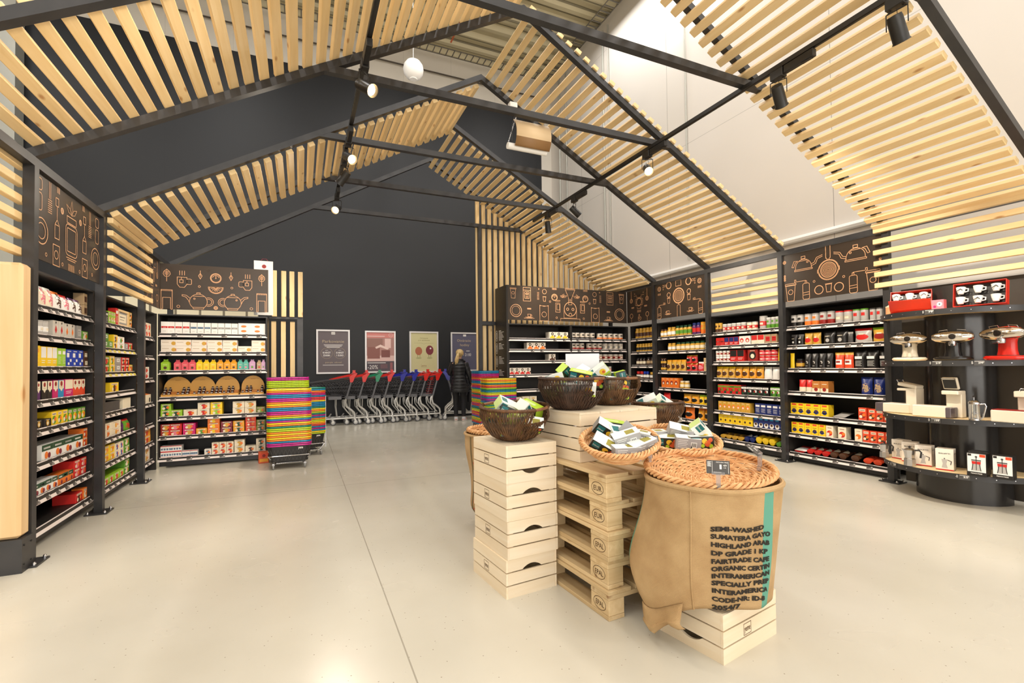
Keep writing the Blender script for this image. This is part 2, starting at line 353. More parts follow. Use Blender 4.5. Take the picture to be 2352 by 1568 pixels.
# ================================================================== HOUSE FRAME
SL = .565; TH = math.atan(SL); XC = (XL+XR)/2
fr = empty('house_frame', (XC, 4.7, 0), 0, 'dark grey steel house frame of posts, rafters and ties around the shop', 'frame')
def child(mb, name, parent): # world-coordinate mesh under an unrotated empty
    o = mb.obj(name); o.parent = parent; o.matrix_parent_inverse = Matrix.Translation(-parent.location); return o
t6 = .06; zt = t6/cos(TH)
def zr(x): return 2.687+SL*((x-XL) if x <= XC else (XR-x))
for k, y0 in RY_.items():
    y1 = y0+t6
    zA = zr(XC)
    M_ = MB().prism([(XL-t6, zr(XL-t6)), (XC, zA), (XC, zA+zt), (XL-t6, zr(XL-t6)+zt)], y0, y1, STEEL); child(M_, 'rafter', fr)
    M_ = MB().prism([(XC, zA), (XR+t6, zr(XR+t6)), (XR+t6, zr(XR+t6)+zt), (XC, zA+zt)], y0, y1, STEEL); child(M_, 'rafter', fr)
    xa, xb = .167, 3.85
    M_ = MB().prism([(xa, 3.70), (xb, 3.70), (xb-.07/SL*1.0, 3.76), (xa+.07/SL, 3.76)], y0+.001, y1-.001, STEEL); child(M_, 'collar_tie', fr)
    for x0 in ((XL-t6, XR) if k not in ('D',) else ()):
        if k == 'Y' and x0 < 0: continue
        if k == 'Z' and x0 < 0: continue
        M_ = MB().box(x0, x0+t6, y0, y1, .012, 2.627, STEEL); child(M_, 'post', fr)
        M_ = MB().box(x0-.05, x0+t6+.05, y0-.06, y1+.06, 0.001, .012, STEEL)
        for dx in (-.03, t6+.03):
            for dy in (-.04, t6+.04): M_.lathe([(.011, 0), (.011, .012), (.004, .02)], CHROME, 8, T(x0+dx, y0+dy, .012))
        child(M_, 'base_plate', fr)
for x0 in (XL-t6, XR):
    child(MB().box(x0, x0+t6, 1.2 if x0 > 0 else 1.2, 7.86, 2.627, 2.687, STEEL), 'eave_beam', fr)
# rear frame D: posts beside the slat fields
child(MB().box(2.86, 2.92, 7.80, 7.86, 0, 3.70, STEEL), 'post', fr)
child(MB().box(2.92, 3.3, 7.80, 7.86, 1.98, 2.04, STEEL), 'rail', fr)
child(MB().box(-.05, .03, 7.80, 7.86, 0, 1.99, STEEL), 'post', fr)
child(MB().box(-.42, .03, 7.80, 7.86, 1.99, 2.02, STEEL), 'rail', fr)
child(MB().box(XL-t6, XL, 7.80, 7.86, 0, 2.627, STEEL), 'post', fr)
child(MB().box(XR, XR+t6, 7.80, 7.86, 0, 2.627, STEEL), 'post', fr)

# ================================================================== SLAT FIELDS
SW, ST_, PITCHS = .066, .045, .119
_sl = {}
def batten_mesh(L):
    L = round(L, 3)
    if L not in _sl:
        me_ = MB().cbox(-L/2, L/2, -SW/2, SW/2, -ST_/2, ST_/2, .004, PINE).mesh('batten')
        b = bmesh.new(); b.from_mesh(me_); bmesh.ops.recalc_face_normals(b, faces=b.faces); b.to_mesh(me_); b.free(); _sl[L] = me_
    return _sl[L]
def batten(L, M, par):
    o = bpy.data.objects.new('batten', batten_mesh(L)); COL.objects.link(o); o.parent = par; o.matrix_local = Matrix.Translation(-par.location) @ M
    return o
def roof_field(side, y0, y1, inner, label, s0=.02, s1=4.12):
    e = empty('slatted_roof_panel', (XC, (y0+y1)/2, 4.0), 0, label, 'slat panel', 'slatted roof panels')
    L = y1-y0; off = (-ST_/2-.002) if inner else (t6+ST_/2+.002); s = s0+SW/2
    # at the ridge and eave keep clear of the frame
    while s < s1:
        if side < 0: p = Vector((XL+s*cos(TH), 0, 2.687+s*sin(TH))); n = Vector((-sin(TH), 0, cos(TH))); up = Vector((cos(TH), 0, sin(TH)))
        else: p = Vector((XR-s*cos(TH), 0, 2.687+s*sin(TH))); n = Vector((sin(TH), 0, cos(TH))); up = Vector((-cos(TH), 0, sin(TH)))
        p += n*off; X_ = Vector((0, 1, 0)); Y_ = up; Z_ = X_.cross(Y_)
        c = Vector((p.x, (y0+y1)/2+random.uniform(-.006, .006), p.z))
        batten(L, Matrix(((X_.x, Y_.x, Z_.x, c.x), (X_.y, Y_.y, Z_.y, c.y), (X_.z, Y_.z, Z_.z, c.z), (0, 0, 0, 1))), e)
        s += PITCHS
    return e
roof_field(-1, 2.95, 4.17, False, 'nearest slatted pine roof panel, at upper left of the house frame')
roof_field(-1, 5.385, 6.67, True, 'slatted pine roof panel hanging under the left rafters, further back')
roof_field(1, 1.79, 3.03, True, 'nearest slatted pine roof panel, at upper right under the spotlights')
roof_field(1, 4.10, 5.37, False, 'slatted pine roof panel in the middle of the right roof slope')
roof_field(1, 6.59, 7.93, True, 'rear slatted pine roof panel on the right, meeting the vertical gable slats')
def wall_field(x, y0, y1, zs, label):
    e = empty('slatted_wall_panel', (x, (y0+y1)/2, zs[0]), 0, label, 'slat panel', 'slatted wall panels')
    for z in zs:
        M = Matrix(((0, 0, 1, x), (1, 0, 0, (y0+y1)/2+random.uniform(-.005, .005)), (0, 1, 0, z), (0, 0, 0, 1)))
        batten(y1-y0, M @ SC(1, .78, 1), e)
    return e
ZS = [2.05+.115*i for i in range(6)]
wall_field(XL+ST_/2+.003, 5.385, 6.66, ZS, 'horizontal pine slats on the left wall above the second shelf bay')
wall_field(XL-t6-ST_/2-.003, 2.0, 4.17, ZS, 'horizontal pine slats at the left picture edge above the pine cladding')
wall_field(XR+t6+ST_/2+.003, 4.18, 5.32, ZS[:5], 'horizontal pine slats above the right shelf bay between two printed panels')
wall_field(XR-ST_/2-.003, 1.2, 3.03, [2.065+.117*i for i in range(6)], 'horizontal pine slats above the round coffee machine stand')
# vertical slats of the rear gable
e = empty('slatted_gable_panel', (4.2, 7.9, 0), 0, 'tall vertical pine slats filling the right half of the rear gable', 'slat panel')
x = 2.873
i = 0
while x < 5.55:
    zt_ = zr(x)-.05 if x > XC else 4.7
    z0 = .1
    if i == 0: z0 = .05
    if i in (1, 2):   # broken by the steel rail
        for a, b in ((.05, 1.97), (2.05, zt_)):
            batten(b-a, Matrix(((0, 1, 0, x), (0, 0, 1, 7.86+ST_/2+.003), (1, 0, 0, (a+b)/2), (0, 0, 0, 1))), e)
    else: batten(zt_-z0, Matrix(((0, 1, 0, x), (0, 0, 1, 7.86+ST_/2+.003), (1, 0, 0, (z0+zt_)/2), (0, 0, 0, 1))), e)
    x += .113; i += 1
e = empty('slatted_screen', (-.2, 7.8, 0), 0, 'narrow screen of four upright pine slats beside the teapot panel', 'slat panel')
for i, x in enumerate((-.355, -.23, -.12, -.005)):
    batten(.68, Matrix(((0, 1, 0, x), (0, 0, 1, 7.80-ST_/2-.003), (1, 0, 0, 2.36), (0, 0, 0, 1))), e)
for i, x in enumerate((-.37, -.24, -.115)):
    batten(1.9, Matrix(((0, 1, 0, x), (0, 0, 1, 7.86+ST_/2+.003), (1, 0, 0, 1.01), (0, 0, 0, 1))), e)
# pine clad end block at the left picture edge
e = empty('clad_shelf_end', (-1.78, 3.0, 0), 0, 'tall pine board end block with dark steel plinth at left picture edge', 'cladding')
child(MB().cbox(-2.35, -1.615, 3.985, 4.105, .215, 1.955, .018, BOARD), 'pine_board', e)
m = MB().box(-2.37, -1.60, 3.975, 4.112, 0, .212, STEEL)
for yy in (4.0, 4.085):
    for z in (.05, .17): m.lathe([(.006, 0), (.006, .006)], BLACK, 8, T(-1.601, yy, z) @ RY(pi/2))
for x in (-1.75, -2.0):
    for z in (.05, .17): m.lathe([(.006, 0), (.006, .006)], BLACK, 8, T(x, 3.976, z) @ RX(pi/2))
child(m, 'plinth', e)

# ================================================================== PRINTED PANELS (copper line art on brown board)
def panel_mat():
    m, nt, b = newmat('brown_print_board'); b.inputs['Base Color'].default_value = (*lin((58, 48, 40)), 1)
    N = nt.nodes; L = nt.links; tc = N.new('ShaderNodeTexCoord'); n = N.new('ShaderNodeTexNoise'); n.inputs['Scale'].default_value = 3; L.new(tc.outputs['Object'], n.inputs['Vector'])
    mr = N.new('ShaderNodeMapRange'); mr.inputs['To Min'].default_value = .22; mr.inputs['To Max'].default_value = .4; L.new(n.outputs['Fac'], mr.inputs['Value']); L.new(mr.outputs[0], b.inputs['Roughness'])
    return m
BRN = panel_mat(); COP = mat((214, 164, 122), .45); LW = .0062
class Art:
    def __init__(s): s.m = MB(); s.M = Matrix.Identity(4)
    def l(s, pts, closed=False, w=LW): s.m.stroke(pts, w, COP, -.0085, closed, s.M); return s
    def c(s, x, z, r, w=LW, n=28): return s.l(circ(x, z, r, n), True, w)
    def arc(s, x, z, r, a0, a1, w=LW, n=16): return s.l(circ(x, z, r, n, radians(a0), radians(a1)), False, w)
    def rc(s, x0, z0, x1, z1, w=LW): return s.l([(x0, z0), (x1, z0), (x1, z1), (x0, z1)], True, w)
    def rr(s, x0, z0, x1, z1, r, w=LW):
        p = []
        for cx, cz, a in ((x1-r, z1-r, 0), (x0+r, z1-r, 90), (x0+r, z0+r, 180), (x1-r, z0+r, 270)): p += circ(cx, cz, r, 5, radians(a), radians(a+90))
        return s.l(p, True, w)
    def fl(s, pts): s.m.flat(pts, COP, -.0085, s.M); return s
    # motifs --------------------------------------------------------
    def cup(s, x, z, k=1.): # paper cup
        s.l([(x-.05*k, z+.16*k), (x+.05*k, z+.16*k), (x+.034*k, z), (x-.034*k, z)], True); s.rr(x-.057*k, z+.155*k, x+.057*k, z+.175*k, .006*k); s.c(x, z+.09*k, .024*k); return s
    def grinder(s, x, z, f=1, k=1.):
        s.rr(x-.036*k, z, x+.036*k, z+.17*k, .018*k); s.l([(x-.036*k, z+.07*k), (x+.036*k, z+.075*k)]); s.l([(x-.036*k, z+.045*k), (x+.036*k, z+.05*k)])
        s.l([(x-.012, z+.17*k), (x-.008, z+.195*k), (x+.008, z+.195*k), (x+.012, z+.17*k)]); s.l([(x, z+.2*k), (x+f*.12*k, z+.2*k)]); s.rc(x+f*.12*k-.009, z+.2*k, x+f*.12*k+.009, z+.222*k); return s
    def teapot(s, x, z, f=1, k=1.):
        s.l(circ(x, z+.085*k, .088*k, 26, radians(-52), radians(232))); s.l([(x-.055*k, z+.018*k), (x+.055*k, z+.018*k), (x+.05*k, z), (x-.05*k, z)], True)
        s.l([(x-.062*k, z+.148*k), (x+.062*k, z+.148*k)]); s.rr(x-.018*k, z+.175*k, x+.018*k, z+.19*k, .006*k)
        s.arc(x+f*.1*k, z+.085*k, .05*k, -110 if f > 0 else 70, 110 if f > 0 else 290); s.arc(x+f*.1*k, z+.085*k, .033*k, -110 if f > 0 else 70, 110 if f > 0 else 290)
        s.l([(x-f*.085*k, z+.06*k), (x-f*.1*k, z+.1*k), (x-f*.125*k, z+.135*k), (x-f*.16*k, z+.145*k), (x-f*.16*k, z+.16*k), (x-f*.12*k, z+.155*k), (x-f*.08*k, z+.12*k)]); s.c(x-f*.04*k, z+.118*k, .008*k); return s
    def kettle(s, x, z, f=1, k=1.):
        s.l([(x-.095*k, z), (x+.095*k, z), (x+.095*k, z+.014*k), (x-.095*k, z+.014*k)], True)
        s.l(circ(x, z+.03*k, .085*k, 22, 0, pi)+[(x-.085*k, z+.014*k)]); s.l([(x+.085*k, z+.03*k), (x+.085*k, z+.014*k)])
        s.l([(x-.05*k, z+.1*k), (x+.05*k, z+.1*k)]); s.rc(x-.02*k, z+.12*k, x+.02*k, z+.145*k)
        s.l([(x-f*.085*k, z+.03*k), (x-f*.13*k, z+.045*k), (x-f*.15*k, z+.09*k), (x-f*.2*k, z+.105*k)]); s.l([(x-f*.083*k, z+.05*k), (x-f*.115*k, z+.06*k), (x-f*.14*k, z+.105*k), (x-f*.2*k, z+.12*k)])
        s.l([(x+f*.06*k, z+.105*k), (x+f*.1*k, z+.11*k), (x+f*.125*k, z+.05*k), (x+f*.105*k, z+.045*k), (x+f*.085*k, z+.09*k)], True); s.c(x-f*.045*k, z+.08*k, .009*k); return s
    def mug(s, x, z, f=1, k=1.):
        s.l([(x-.04*k, z+.1*k), (x-.04*k, z+.03*k), (x-.02*k, z), (x+.02*k, z), (x+.04*k, z+.03*k), (x+.04*k, z+.1*k)], True); s.rr(x+f*.06*k-.02*k, z+.03*k, x+f*.06*k+.02*k, z+.085*k, .012*k); s.rc(x-.02*k, z+.045*k, x+.008*k, z+.075*k)
        s.l([(x-.006*k, z+.075*k), (x-.006*k, z+.1*k)])
        for d in (-.02, 0, .02): s.l([(x+d*k, z+.12*k), (x+d*k, z+.165*k)])
        return s
    def leaf(s, x, z, k=1.):
        s.l([(x, z+.09*k), (x-.03*k, z+.06*k), (x-.036*k, z+.03*k), (x-.02*k, z+.004*k), (x, z), (x+.02*k, z+.004*k), (x+.036*k, z+.03*k), (x+.03*k, z+.06*k)], True); s.l([(x, z+.08*k), (x, z-.06*k)])
        for q in (.02, .036, .052): s.l([(x-.022*k, z+(q+.014)*k), (x, z+q*k), (x+.022*k, z+(q+.014)*k)])
        return s
    def pack(s, x, z, h=.17, w=.09):
        s.rc(x-w/2, z, x+w/2, z+h); s.rc(x-w*.35, z, x+w*.35, z+h*.6)
        for i in range(9): xx = x-w/2+w*(i+.5)/9; s.l([(xx, z+h), (xx, z+h-.018)])
        return s
    def drop(s, x, z): s.l([(x, z+.1), (x, z+.02)]); s.l([(x, z+.065), (x-.02, z+.03), (x, z-.01), (x+.02, z+.03)], True); return s
    def gauge(s, x, z, r=.045): s.c(x, z, r); s.c(x, z, r*.86); s.arc(x, z, r*.6, 10, 170); s.l([(x, z-.01), (x, z+r*.6)]); s.c(x, z, .005); return s
    def slice_(s, x, z, r=.06):
        s.l(circ(x, z, r, 16, pi, 2*pi), True); s.l(circ(x, z-.003, r*.86, 16, pi, 2*pi), True)
        for a in (200, 225, 250, 270, 290, 315, 340): s.l([(x, z-.004), (x+r*.7*cos(radians(a)), z+r*.7*sin(radians(a)))])
        return s
    def pan(s, x, z, r=.085, up=1, rings=8):
        s.c(x, z, r); s.c(x, z, r*.93); s.c(x, z, r*.76)
        for i in range(rings): s.c(x, z, r*.68*(i+1)/rings, .0035)
        s.l([(x-.012, z+up*r), (x-.012, z+up*(r+.02)), (x+.012, z+up*(r+.02)), (x+.012, z+up*r)]); s.l([(x-.026, z+up*(r+.18)), (x-.026, z+up*(r+.02)), (x+.026, z+up*(r+.02)), (x+.026, z+up*(r+.18))])
        for f in (-1, 1): s.rc(x+f*r-.008, z-.02, x+f*r+.008, z+.02)
        return s
    def bars(s, x, z, n=6, h=.04, d=.012, w=.005, vert=True):
        for i in range(n):
            if vert: s.l([(x+i*d, z), (x+i*d, z+h)], False, w)
            else: s.l([(x, z+i*d), (x+h, z+i*d)], False, w)
        return s
    def beans(s, x, z, vert=True):
        for i in (-1, 0, 1):
            a, b = (x, z+i*.026) if vert else (x+i*.024, z)
            s.c(a, b, .011); s.l([(a-.006, b-.004), (a+.006, b+.004)])
        return s
    def ring(s, x, z, r=.03): s.c(x, z, r, .009); s.c(x, z, r*.45); return s
    def dot(s, x, z, r=.009): return s.c(x, z, r, .005, 14)
    def glass(s, x, z, k=1.): s.l([(x-.026*k, z+.07*k), (x+.026*k, z+.07*k), (x+.018*k, z), (x-.018*k, z)], True); s.l([(x-.032*k, z+.075*k), (x+.032*k, z+.075*k)]); return s
    def saucer(s, x, z, f=1): s.l([(x-.03, z+.055), (x+.03, z+.055), (x+.024, z+.012), (x-.024, z+.012)], True); s.c(x+f*.036, z+.035, .014); s.l([(x-.075, z+.004), (x+.075, z+.004)]); s.l([(x-.05, z-.008), (x+.05, z-.008)]); return s
    def bagbean(s, x, z, k=1.): s.rc(x-.045*k, z, x+.045*k, z+.15*k); s.l([(x-.05*k, z+.12*k), (x+.05*k, z+.12*k)]); s.rc(x-.027*k, z+.03*k, x+.027*k, z+.105*k); s.leafs(x, z+.07*k, .6*k); s.bars(x-.015*k, z+.04*k, 3, .03*k, .008*k, .004, False); return s
    def leafs(s, x, z, k=1.):
        for a in (90, 35, 145):
            d = Vector((cos(radians(a)), sin(radians(a)))); n = Vector((-d.y, d.x)); p = Vector((x, z)); q = [p, p+d*.025*k+n*.009*k, p+d*.05*k, p+d*.025*k-n*.009*k]
            s.l([tuple(v) for v in q], True, .004)
        return s
def art_panel(W_, kind):
    a = Art(); Hh = .59
    if kind == 'teapots':
        a.leaf(.075, .42, 1.05).pack(.075, 0, .25, .12).mug(.24, .29, 1, 1.3).drop(.44, .42).gauge(.615, .43, .062).slice_(.615, .31, .085).teapot(.42, .015, 1, 1.12).teapot(.81, .015, -1, 1.12)
        a.drop(.79, .42).mug(.985, .29, -1, 1.3).leaf(1.155, .42, 1.05).pack(1.155, 0, .25, .12).dot(.43, .31, .012).dot(.80, .31, .012).dot(.2, .04, .016).dot(1.03, .04, .016).ring(.615, .035, .02)
    elif kind == 'mill':
        n = 2.46; c = n/2
        for f in (-1, 1):
            X = lambda d: c+f*d
            a.gauge(X(.32), .42, .058); a.bars(X(.32)-.04, .55, 8, .035, .0115); a.c(X(.52), .51, .04).glass(X(.52), .34, 1.1).dot(X(.41), .34, .016); a.bars(X(.645)-.02, .37, 7, .04, .02, .005, False); a.dot(X(.63), .55)
            a.bagbean(X(.86), .33, 1.55); a.cup(X(1.12), .37, 1.0); a.rc(X(.255)-.045, .16, X(.255)+.045, .37).rc(X(.255)-.02, .2, X(.255)+.038, .3).rc(X(.255)-.045, .32, X(.255)+.045, .35)
            a.rc(X(.53)-.085, 0, X(.53)+.085, .26).c(X(.53), .11, .045); a.l([(X(.53)-.09, .27), (X(.53), .25), (X(.53)+.09, .27)]); a.beans(X(.82), .2, False).saucer(X(.82), .05).l([(X(.82)-.1, .035), (X(.82)+.1, .035)])
            a.c(X(1.07), .16, .105, .01).c(X(1.07), .16, .075); a.leafs(X(.155), .42, 1.2); a.dot(X(.28), .06, .016); a.leafs(X(.13), .42, 1.4)
        a.c(c, .22, .125, .012); a.l([(c-.1, .57), (c+.1, .57), (c+.04, .44), (c-.04, .44)], True); a.l([(c-.105, .59), (c+.105, .59)]); a.rc(c-.035, .3, c+.035, .44).c(c, .38, .014); a.c(c, .12, .03, .009); a.c(c-.055, .22, .022, .01).c(c+.055, .22, .022, .01)
        a.l([(c-.13, .2), (c-.13, .06), (c+.13, .06), (c+.13, .2)]); a.l([(c-.2, 0), (c-.2, .05), (c+.2, .05), (c+.2, 0)])
    elif kind == 'kettles':
        c = W_/2
        a.pan(c, .31, .118, 1, 8); a.c(c-.115, .09, .05, .009).c(c+.115, .09, .05, .009).glass(c, .05, 1.3); a.dot(c-.17, .2, .012).dot(c+.17, .2, .012)
        for f in (-1, 1):
            a.kettle(c+f*.3, .36, f, 1.18); a.grinder(c+f*.27, 0, f, 1.15); a.cup(c+f*.47, 0, 1.25); a.beans(c+f*.545, .3); a.ring(c+f*.545, .5, .018)
    elif kind == 'saucepans':
        c = W_/2
        a.c(c, .34, .12, .018).c(c, .34, .09, .007)
        for i in range(7): a.c(c, .34, .012+.011*i, .003)
        a.l([(c-.008, .22), (c-.008, .19), (c-.035, .18), (c-.035, 0)]); a.l([(c+.008, .22), (c+.008, .19), (c+.035, .18), (c+.035, 0)]); a.rc(c-.06, .5, c+.06, .59)
        for f in (-1, 1):
            a.ring(c+f*.45, .51, .036).c(c+f*.22, .54, .055, .014).rr(c+f*.31-.022, .53, c+f*.31+.022, .56, .01); a.dot(c+f*.355, .56).dot(c+f*.355, .525).dot(c+f*.355, .49); a.c(c+f*.225, .38, .038, .009); a.glass(c+f*.225, .24, 1.2); a.bars(c+f*.45-.035, .4, 6, .035, .013)
            a.grinder(c+f*.46, .0, -f, 1.15); a.dot(c+f*.345, .25, .013); a.saucer(c+f*.25, .06, f)
    elif kind == 'press':
        c = W_/2
        a.rr(c-.1, .12, c+.1, .36, .04).rr(c-.075, .15, c+.075, .33, .01).rc(c-.08, .37, c+.08, .42); a.l([(c-.09, .1), (c+.09, .1)]).l([(c-.07, .085), (c+.07, .085)]); a.leafs(c, .44, 2.2); a.bars(c-.05, 0, 8, .055, .014)
        for f in (-1, 1):
            X = lambda d: c+f*d
            a.rc(X(.24)-.035, .2, X(.24)+.035, .3); a.l([(X(.24)-.035, .3), (X(.24), .34), (X(.24)+.035, .3)]); a.l([(X(.24), .34), (X(.24), .44)]).rc(X(.24)-.022, .44, X(.24)+.022, .5); a.ring(X(.16), .43, .02); a.rc(X(.25)-.05, -.0, X(.25)+.05, .15).c(X(.25), .08, .03)
            a.l([(X(.35)-.01, .58), (X(.35)-.01, .46)]).l([(X(.35)+.01, .58), (X(.35)+.01, .46)]); a.bars(X(.35)-.03, .36, 7, .06, .015, .005, False); a.bars(X(.22)-.02, .54, 4, .045, .012); a.c(X(.47), .2, .09, .008).c(X(.47), .2, .055); a.rr(X(.5)-.035, .34, X(.5)+.035, .46, .02).rr(X(.5)-.035, .48, X(.5)+.035, .56, .02); a.dot(X(.15), .03, .012).dot(X(.4), .05, .012)
    else:
        c = W_/2
        a.c(c, .36, .07, .012).rr(c-.1, .3, c+.1, .42, .02).l([(c-.14, .48), (c+.14, .48)]).rc(c-.06, .44, c+.06, .48).l([(c-.05, .28), (c-.05, .24), (c+.05, .24), (c+.05, .28)]); a.bars(c-.05, .17, 9, .045, .012); a.mug(c, .02, 1, .7)
        for f in (-1, 1): a.ring(c+f*.22, .4, .035).bars(c+f*.22-.005, .44, 2, .14, .01); a.beans(c+f*.18, .27, False); a.c(c+f*.22, .12, .04, .008).l([(c+f*.22, .08), (c+f*.22, 0)]); a.dot(c+f*.12, .52)
    return a.m
def printed_panel(W_, kind, origin, rz, label, h=.59, parent=None):
    m = MB().box(0, W_, -.006, .006, 0, h, BRN); m.merge(art_panel(W_, kind))
    o = m.obj('printed_panel', None, origin, (0, 0, rz), fix=False); tag(o, label, 'panel', 'printed header panels')
    return o
printed_panel(1.14, 'press', (-1.645, 4.178, 2.032), pi/2, 'brown panel with copper drawings of jar, tea bags and leaves above left shelf')
printed_panel(.70, 'small', (-1.645, 6.585, 2.032), pi/2, 'narrow brown printed panel at left back corner, seen edge on')
printed_panel(1.235, 'teapots', (-1.645, 7.312, 2.032), 0, 'brown panel with two copper teapots, mugs and leaves above the tea shelf', .585)
printed_panel(2.47, 'mill', (3.185, 7.312, 2.032), 0, 'wide brown panel with copper coffee mill drawing above the back shelf')
printed_panel(.70, 'small', (5.66, 7.29, 2.032), -pi/2, 'narrow brown panel with espresso drawing at the back right corner')
printed_panel(1.130, 'saucepans', (5.66, 6.515, 2.032), -pi/2, 'brown panel with copper saucepan and cup drawings above right shelf')
printed_panel(1.130, 'kettles', (5.66, 4.11, 2.032), -pi/2, 'brown panel with two copper kettles and portafilter drawing on the right')
# ================================================================== SHELVING
PAL = dict(purple=(92, 44, 104), cream=(238, 226, 200), white=(240, 238, 234), pink=(232, 128, 144), brown=(84, 52, 34), orange=(238, 124, 44), red=(206, 40, 36), tan=(176, 150, 116), grey=(150, 146, 142), silver=(184, 180, 176), clear=(206, 200, 190), green=(92, 150, 44), yellow=(246, 206, 36), amber=(236, 164, 40), lime=(158, 204, 52), blue=(28, 62, 176), black=(30, 27, 26), magenta=(206, 32, 110), sky=(38, 144, 200), coral=(228, 78, 44), gold=(212, 164, 62), forest=(28, 70, 44), darkgrey=(74, 72, 72), darkpurple=(60, 24, 60), steelblue=(90, 120, 150), offwhite=(240, 230, 216), rose=(228, 92, 104), teal=(92, 176, 160), lilac=(196, 154, 190), brick=(150, 36, 30), plum=(126, 34, 52), olive=(128, 134, 50), tan2=(196, 184, 168), navy=(28, 44, 110), darkbrown=(50, 28, 20), caramel=(190, 120, 56), pinewood=(228, 196, 146), gold2=(196, 160, 70))
def P(n, r=.45): return mat(PAL[n], r)
TEALB = mat((16, 104, 108), .45)
def decals(m, W_, H, sty, c1, c2, y=-.0009, M=None):
    a = P(c2); b = P(c1); w = P('white'); k = P('black')
    def R(x0, z0, x1, z1, mt): m.quad(((x0-.5)*W_, y, z0*H), ((x1-.5)*W_, y, z0*H), ((x1-.5)*W_, y, z1*H), ((x0-.5)*W_, y, z1*H), mt, M)
    def C(x, z, r, mt, dy=0.): 
        rr = r*min(W_, H); m.flat(circ((x-.5)*W_, z*H, rr, 14), mt, y-dy, M)
    def LN(x0, z, x1, mt, t=.02): R(x0, z, x1, z+t, mt)
    if sty == 'band': R(.06, .46, .94, .62, a); LN(.3, .5, .7, w, .04); LN(.3, .2, .7, P('grey'), .02)
    elif sty in ('lines',):
        R(.12, .68, .88, .86, a)
        for i in range(5): LN(.15, .2+.08*i, .85-.1*(i % 2), a, .018)
    elif sty == 'topt': R(.04, .45, .96, .97, a); LN(.15, .3, .8, w, .03); LN(.15, .2, .7, w, .03)
    elif sty == 'tag':
        R(.03, .52, .97, .98, a); m.flat([(-.3*W_, .52*H), (0, .36*H), (.3*W_, .52*H)], a, y, M); C(.5, .8, .22, P('brick'), .0004); LN(.25, .6, .75, P('tan'), .02)
    elif sty == 'squares':
        R(.08, .55, .5, .8, a); R(.6, .3, .9, .45, a); R(.25, .12, .55, .26, a); LN(.2, .88, .8, w, .04)
    elif sty == 'square': R(.3, .35, .75, .8, a); R(.38, .45, .67, .7, b)
    elif sty == 'label': R(.15, .25, .85, .75, a); LN(.25, .55, .75, k, .05); LN(.25, .4, .65, k, .03)
    elif sty == 'diamond': m.flat([(0, .2*H), (.2*W_, .42*H), (0, .72*H), (-.2*W_, .42*H)], a, y, M); C(.5, .88, .1, k)
    elif sty == 'photo':
        C(.5, .38, .38, a); C(.3, .3, .2, P('cream'), .0003); C(.68, .44, .2, P('orange'), .0005); R(.15, .72, .85, .9, P('cream')); LN(.22, .78, .78, P('brick'), .06)
    elif sty == 'loyd': R(0, .6, 1, 1, a); LN(.15, .72, .75, w, .12); C(.4, .3, .24, P('orange'), .0003); C(.65, .25, .2, P('plum'), .0004)
    elif sty == 'circle': C(.5, .5, .36, a); C(.5, .45, .2, P('cream'), .0003); LN(.25, .86, .75, P('cream'), .04)
    elif sty == 'caps':
        for i in (0,): C(.5, .72, .22, k); C(.5, .72, .1, P('cream'), .0003)
        R(.1, .05, .9, .3, a); C(.5, .3, .2, a, .0002); C(.88, .42, .12, P('brown'), .0003)
    elif sty == 'caps2': R(.3, .68, .7, .8, a); m.flat([(-.18*W_, .45*H), (0, .62*H), (.18*W_, .45*H), (.0, .4*H)], k, y, M); C(.5, .32, .16, a, .0002)
    elif sty == 'cup': R(.2, .82, .8, .97, P('coral')); C(.5, .34, .3, a); R(.12, .26, .88, .31, a); C(.5, .4, .14, P('brown'), .0003); LN(.2, .62, .8, k, .03)
    elif sty == 'cupw': C(.5, .26, .42, a); C(.5, .34, .24, P('brown'), .0003); R(.2, .74, .8, .92, P('sky'))
    elif sty == 'dot': C(.5, .38, .2, a); LN(.25, .75, .75, P('cream'), .04)
    elif sty == 'ovals': 
        for z in (.3, .72): m.flat([(p[0], p[1]) for p in circ(-.1*W_, z*H, .2*W_, 16, rz=.1*H)], a, y, M)
    elif sty == 'rtag': R(.74, .2, .96, .6, a); C(.8, .4, .3, P('gold'), .0004); LN(.08, .55, .5, P('tan'), .06)
    elif sty == 'redline':
        R(0, .0, 1, .1, a); R(0, .9, 1, 1, a)
        for i in range(4): C(.14+.24*i, .45, .16, P('steelblue'))
        LN(.1, .6, .9, P('grey'), .05)
    elif sty == 'check': 
        R(0, .7, 1, .9, a); R(.1, .1, .5, .35, P('forest')); R(.45, .35, .9, .6, a); C(.5, .45, .18, P('brick'), .0004); LN(.2, .76, .8, b, .05)
    elif sty == 'lowp': R(.0, .02, 1, .36, a); C(.5, .26, .24, P('brick'), .0004); LN(.2, .7, .8, P('cream'), .05)
    elif sty == 'half': R(0, 0, 1, .45, b); C(.5, .3, .2, w, .0003)
    elif sty == 'arc': m.stroke([(p[0], p[1]) for p in circ(0, .5*H, .2*W_, 8, radians(-60), radians(110))], .012, P('silver'), y, M=M); LN(.3, .2, .7, P('silver'), .04)
    elif sty == 'frame': R(.28, .15, .72, .85, a); R(.36, .2, .64, .8, k)
_bm = {}
